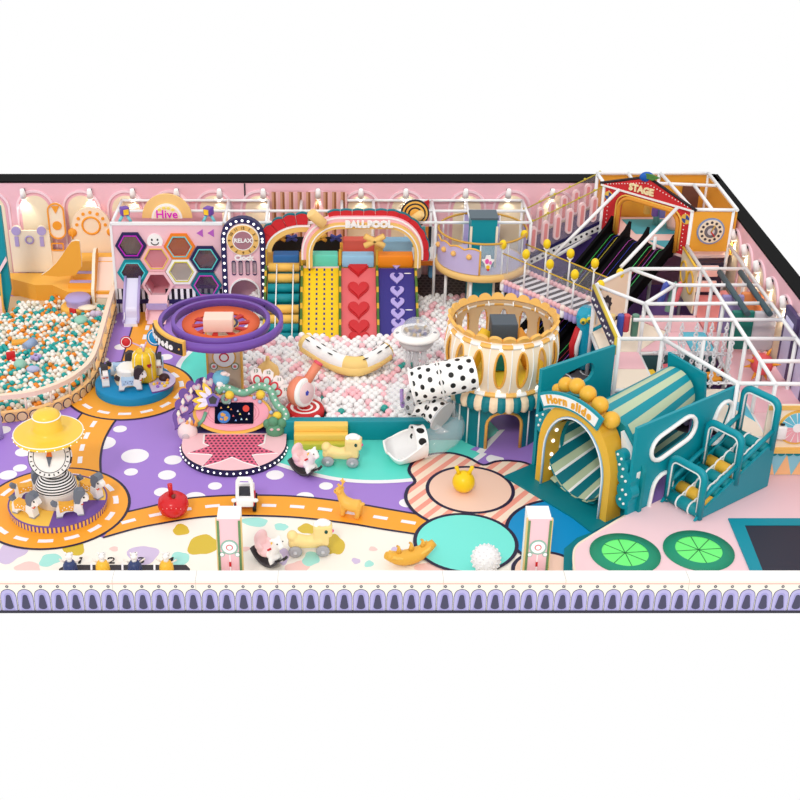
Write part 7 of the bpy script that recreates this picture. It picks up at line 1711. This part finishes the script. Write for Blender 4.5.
# ---- big two-level frame
ZT = 2.92; ZL = 1.45
gx_ = [7.4, 8.52, 10.7, 12.0]; gy_ = [7.7, 8.87, 9.95, 11.2, 12.4]
t = T('climbing_maze', 'large white steel pipe frame of the two-level play maze', 'climbing frame', (9.6, 8.5, 0))
A_, B_, C_, D_ = (8.62,12.4), (7.4,11.2), (8.52,9.9), (9.65,11.2)
S = []
def seg2(p, q, z=ZT): S.append(((p[0], p[1], z), (q[0], q[1], z)))
seg2(B_, A_); seg2(A_, D_); seg2(D_, C_); seg2(C_, B_); seg2(A_, (12.0, 12.4)); seg2(D_, (12.0, 11.2)); seg2(B_, (7.4, 7.7)); seg2(C_, (8.52, 7.7)); seg2((7.4,7.7), (12.0,7.7)); seg2(C_, (12.0, 9.95)); seg2((8.0, 8.87), (12.0, 8.87))
seg2((10.7, 14.2), (10.7, 5.1)); seg2((12.0, 14.2), (12.0, 5.1)); seg2((8.52,7.7), (9.8,5.2)); seg2((10.7, 6.4), (12.0, 6.4)); seg2((9.8,5.2), (12.0, 5.15)); seg2((9.6,9.95),(9.6,7.7)) if False else None
for x, y in (B_, (7.4,7.7), C_, A_, D_, (8.52,7.7), (9.6,7.7), (10.7,12.4), (10.7,11.2), (10.7,9.95), (10.7,8.87), (10.7,7.7), (10.7,6.4), (10.7,5.15), (12.0,12.4), (12.0,9.95), (12.0,7.7), (12.0,6.4), (9.8,5.2)):
    S.append(((x, y, .1), (x, y, ZT)))
for p, q in (((7.4,7.7),(8.52,7.7)), ((8.52,7.7),(8.52,9.9)), ((8.52,9.9),(10.7,9.95)), ((10.7,9.95),(10.7,5.15)), ((7.4,7.7),(7.4,11.2)), ((8.52,7.7),(9.8,5.2)), ((9.8,5.2),(10.7,5.15))): seg2(p, q, ZL-.05)
pipes(t, S, .055)
t = T('maze_floor', 'pink and cream upper floor of the two-level play maze', 'platform', (9.6, 8.5, ZL))
fpk, fcr, fbl, fco = mat((248, 196, 204)), mat((248, 232, 212)), mat((96, 196, 220)), mat((240, 150, 150))
def fl(pts, mm, nm='floor_pad', z=ZL): m = MB(); m.plate(pts, mm, (0,0,0), (1,0,0), (0,1,0), z-.1, z); m.build(nm, t)
fl([(7.45,7.75),(8.5,7.75),(8.5,8.85),(7.45,8.85)], fcr); fl([(7.45,8.87),(8.5,8.87),(8.5,9.9),(7.45,9.9)], fpk); fl([(7.45,9.92),(8.5,9.92),(9.6,11.2),(8.62,12.35),(7.45,11.2)], fcr)
fl([(8.55,9.98),(10.0,9.98),(10.0,11.2),(9.66,11.2)], fpk); fl([(10.02,9.98),(10.68,9.98),(10.68,11.2),(10.02,11.2)], fbl); fl([(9.66,11.22),(10.68,11.22),(10.68,12.35),(8.7,12.35)], fpk)
fl([(10.72,9.98),(12.1,9.98),(12.1,11.2),(10.72,11.2)], fpk); fl([(10.72,11.22),(12.1,11.22),(12.1,14.2),(10.72,14.2)], fco); fl([(10.72,7.7),(12.1,7.7),(12.1,9.95),(10.72,9.95)], fpk); fl([(10.72,6.42),(12.1,6.42),(12.1,7.68),(10.72,7.68)], fpk); fl([(10.72,5.2),(12.1,5.2),(12.1,6.4),(10.72,6.4)], mat((250,208,212)))
fl([(9.75,5.25),(10.68,5.2),(10.68,7.68),(8.6,7.68)], fcr); 
m = MB(); m.plate([(10.1,6.95),(10.66,6.95),(10.66,5.9)], fbl, (0,0,0), (1,0,0), (0,1,0), ZL, ZL+.006); m.build('blue_corner', t)
# lower level: dark teal boards, grey balls
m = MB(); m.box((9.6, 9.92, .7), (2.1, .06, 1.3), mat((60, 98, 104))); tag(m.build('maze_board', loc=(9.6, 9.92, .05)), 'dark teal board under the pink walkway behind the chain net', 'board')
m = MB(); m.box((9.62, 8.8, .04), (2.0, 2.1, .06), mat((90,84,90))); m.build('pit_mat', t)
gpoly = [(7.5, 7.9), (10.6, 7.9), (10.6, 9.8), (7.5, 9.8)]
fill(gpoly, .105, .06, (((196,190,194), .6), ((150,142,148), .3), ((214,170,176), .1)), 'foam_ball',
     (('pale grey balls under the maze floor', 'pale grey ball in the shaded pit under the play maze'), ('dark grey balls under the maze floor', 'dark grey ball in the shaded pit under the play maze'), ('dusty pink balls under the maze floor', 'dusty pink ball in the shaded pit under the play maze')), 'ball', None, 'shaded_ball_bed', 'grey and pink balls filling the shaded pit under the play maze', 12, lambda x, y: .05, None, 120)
# chain net with coloured blocks
t = T('chain_net', 'hanging white chain net over the gap of the play maze', 'net', (9.6, 8.4, ZL))
chm = mat((236, 234, 238), .4)
def chain(p, q, n_, par):
    m = MB(); d = (q-p)/n_; qd = d.normalized().to_track_quat('Z','Y').to_matrix()
    for i in range(n_):
        R_ = qd@Matrix.Rotation(PI/2*(i % 2), 3, 'Z')@Matrix.Rotation(PI/2, 3, 'X'); m.torus(p+d*(i+.5), d.length*.44, .024, chm, R_, 8, 4, sy=1.25)
    return m.build('chain', par)
for k in range(5):
    x = 8.9+.4*k; chain(Vector((x, 8.75, ZT-.05)), Vector((x-.03, 8.75, ZL-.15)), 16, t)
for k in range(4):
    x = 9.1+.42*k; chain(Vector((x, 7.72, ZT-.1)), Vector((x, 7.72, ZL+.05)), 14, t)
chain(Vector((8.6, 8.75, ZL+.55)), Vector((10.6, 8.75, ZL+.5)), 20, t); chain(Vector((8.7, 7.75, ZL+.1)), Vector((10.6, 7.75, ZL+.15)), 20, t)
for px, py, c, nm in ((651,375,(250,206,30),'yellow'),(662,379,(248,190,30),'amber'),(668,369,(236,110,120),'coral'),(713,377,(246,160,40),'orange'),(727,371,(232,80,90),'red')):
    p = gz(px, py, ZL-.3); m = MB(); m.box(p, (.34, .5, .1), mat(c), b=.03, rz=.2); tag(m.build('swing_step', loc=p), nm+' swing step hanging in the chain net of the maze', 'soft play')
# hanging punch cylinders
for i, (px, py0, py1, c, lab) in enumerate(((611,305,322,(222,190,120),'short sand-coloured hanging roll by the navy dotted panel'),(619,307,336,(64,84,170),'long blue hanging roll over the cream maze floor'),(625,306,331,(206,70,84),'red hanging roll between the long blue and green rolls'),(633.5,307,336,(96,140,120),'green hanging roll beside the red one'),
        (664,277,304,(70,84,170),'slanting blue hanging roll near the black slides'),(672,284,311,(110,150,132),'grey-green hanging roll beside the slanting blue one'),(677.5,290,306,(228,110,116),'short coral hanging roll near the slide side wall'))):
    y_ = 9.2 if i < 4 else 11.3; x, z0_ = V(px, py1, y_); x2_, z1_ = V(px, py0, y_); z1_ = ZT if i < 4 else min(z1_+.2, ZT); m = MB(); m.tube([(x+(0 if i < 4 else .05), y_, z1_), (x, y_, z1_-.03), (x-(.0 if i < 4 else .12), y_, z0_+.03), (x-(.0 if i < 4 else .12), y_, z0_)], [.09,.1,.1,.09], mat(c, .45), 12)
    tag(m.build('hanging_roll', loc=(x, y_, z0_)), lab, 'soft play')
# slate rails with hanging pads
for x, nm, pads in ((11.15, 'inner', ((10.6,(150,138,190),'lavender'),(9.55,(28,116,104),'dark green'))), (11.75, 'outer', ((10.8,(232,140,84),'orange'),(9.5,(196,192,198),'grey')))):
    t = T('slate_rail', 'dark slate overhead rail of the maze corridor, the one '+('farther from' if nm == 'inner' else 'closer to')+' the pink wall', 'rail', (x, 10.6, ZT))
    m = MB(); m.tube([(x, 12.1, ZT+.02), (x, 9.2, ZT+.02)], .085, mat((62,84,92)), 10); m.build('rail', t)
    for y, c, cn in pads:
        m = MB(); m.box((x, y, ZT-.62), (.62, .16, 1.15), mat(c), b=.04); tag(m.build('hanging_pad', loc=(x, y, ZL)), cn+' padded board hanging from a slate rail in the maze corridor', 'soft play')
# spiky ball
p = gz(762, 364, 1.95); t = T('spiky_ball', 'red ball with orange spikes on the pink maze floor', 'toy', (p.x, p.y, ZL))
m = MB(); m.sph(p, .3, mat((226, 88, 92)), 20, 14); m.build('ball', t)
for k in range(14):
    z_ = 1-2*(k+.5)/14; a = k*2.39996; r0 = math.sqrt(1-z_*z_); d = Vector((r0*cos(a), r0*sin(a), z_)); m = MB(); m.tube([p+d*.27, p+d*.5], [.06,.01], mat((242,160,50)), 8); m.build('spike', t)
m = MB(); m.cyl((p.x, p.y, ZL), (p.x, p.y, p.z-.25), .06, GREY, seg=8); m.build('stand', t)
# side panels of the frame
t = T('maze_barrier', 'navy dotted panel with gold edge on the bridge end of the play maze', 'barrier', (7.33, 9.4, 2.4))
m = MB(); m.box((7.33, 9.45, 2.68), (.05, 3.4, .46), NAVY); m.build('board', t)
m = MB(); m.tube([(7.33, 11.15, 2.93), (7.33, 7.75, 2.93)], .05, mat((216,190,60)), 6); m.tube([(7.33, 7.75, 2.93), (7.33, 7.75, 2.45)], .05, mat((216,190,60)), 6); m.build('gold_edge', t)
for k in range(14):
    m = MB(); m.sph((7.30, 7.95+.23*k, 2.68-.06*(k % 2)), .04, WHITE, 8, 5); m.build('white_dot', t)
dA = (Vector((*A_,0))-Vector((*B_,0))).normalized()
t = T('maze_barrier', 'cream corner panel with a dark gear under the slanted front rail of the maze', 'barrier', (8.0, 11.8, ZL))
m = MB(); m.plate(rect(0.05, ZL+.1, 1.66, ZT-.03), mat((250,226,200)), Vector((*B_,0)), dA, FZ, -.04, 0); m.build('board', t)
m = MB(); m.plate([((.26 if k % 2 else .33)*cos(2*PI*k/20)+.55, (.26 if k % 2 else .33)*sin(2*PI*k/20)+2.1) for k in range(20)], CHAR, Vector((*B_,0)), dA, FZ, 0, .05); m.plate(ell(.55,2.1,.12), GREY, Vector((*B_,0)), dA, FZ, .05, .07); m.build('gear', t)
t = T('maze_barrier', 'cream panel with two gold rings below the orange clock', 'barrier', (10.62, 13.3, ZL))
m = MB(); m.box((10.62, 13.35, 2.15), (.05, 1.75, 1.4), mat((250,228,196))); m.build('board', t)
for y in (13.75, 12.95):
    m = MB(); m.torus((10.58, y, 2.25), .33, .035, mat((236,186,60)), Matrix.Rotation(PI/2, 3, 'Y'), 28, 6); f = m.build('gold_ring', t)
    m = MB(); m.lathe((10.585, y, 2.25), [(.3,0),(0,.005)], mat((214,196,190)), 20, M=Matrix.Rotation(-PI/2, 3, 'Y')); m.build('ring_inlay', f)
m = MB(); m.tube([(10.6, 14.2, 2.87), (10.6, 12.5, 2.87)], .04, mat((236,186,60)), 6); m.build('gold_edge', t)
# dark cabinet under the clock
m = MB(); m.box((11.3, 14.0, 1.95), (1.0, .3, 1.1), mat((40,36,60))); t = T('dark_shelf', 'dark navy shelf with pink cushions under the orange clock', 'shelf', (11.3, 14.0, ZL)); m.build('body', t)
for z in (1.75, 2.25):
    m = MB(); m.box((11.25, 13.83, z), (.8, .1, .36), mat((248,206,200)), b=.03); m.build('cushion', t)
# dark purple doors along the right wall
for y, lab in ((8.6, 'dark purple panel door against the pink wall, the one closer to the arched niches'), (7.4, 'dark purple panel door against the pink wall, the one closer to the circus booth')):
    t = T('wall_cabinet', lab, 'cabinet', (12.16, y, .02)); m = MB(); m.box((12.16, y, 1.65), (.12, .95, 3.26), mat((78, 66, 112))); m.build('body', t)
    m = MB(); m.box((12.097, y, 1.6), (.03, .6, 2.9), mat((206,200,232)), b=.01); m.build('inset', t)
# turquoise monster head by the bridge foot
p = gz(586.5, 322, 1.55)
t = T('monster_head', 'shiny turquoise monster head with red and white mouth at the foot of the bridge', 'play figure', (p.x, p.y, .02)); tq = mat((20, 164, 196), .2)
m = MB(); m.tube([(p.x+.1, p.y+.05, .1), (p.x+.12, p.y+.05, .7), (p.x+.1, p.y+.05, 1.4), (p.x, p.y, 1.8), (p.x-.12, p.y-.05, 1.95)], [.32,.34,.36,.34,.2], tq, 18); m.build('body', t)
m = MB(); m.tube([(p.x-.22, p.y-.05, 1.4), (p.x-.34, p.y-.08, .85), (p.x-.32, p.y-.08, .35)], [.1,.13,.1], mat((206,32,40)), 10); m.build('mouth', t)
m = MB(); m.tube([(p.x-.16, p.y-.16, 1.35), (p.x-.26, p.y-.2, .85), (p.x-.24, p.y-.2, .4)], [.05,.07,.05], WHITE, 8); m.build('teeth', t)
for dx, z in ((-.16, 1.72), (.02, 1.76)):
    m = MB(); m.sph((p.x+dx, p.y-.32, z), .1, mat((226,206,60)), 10, 8); f = m.build('eye', t)
    m = MB(); m.sph((p.x+dx-.02, p.y-.40, z), .05, mat((40,90,70)), 8, 6); m.build('pupil', f)
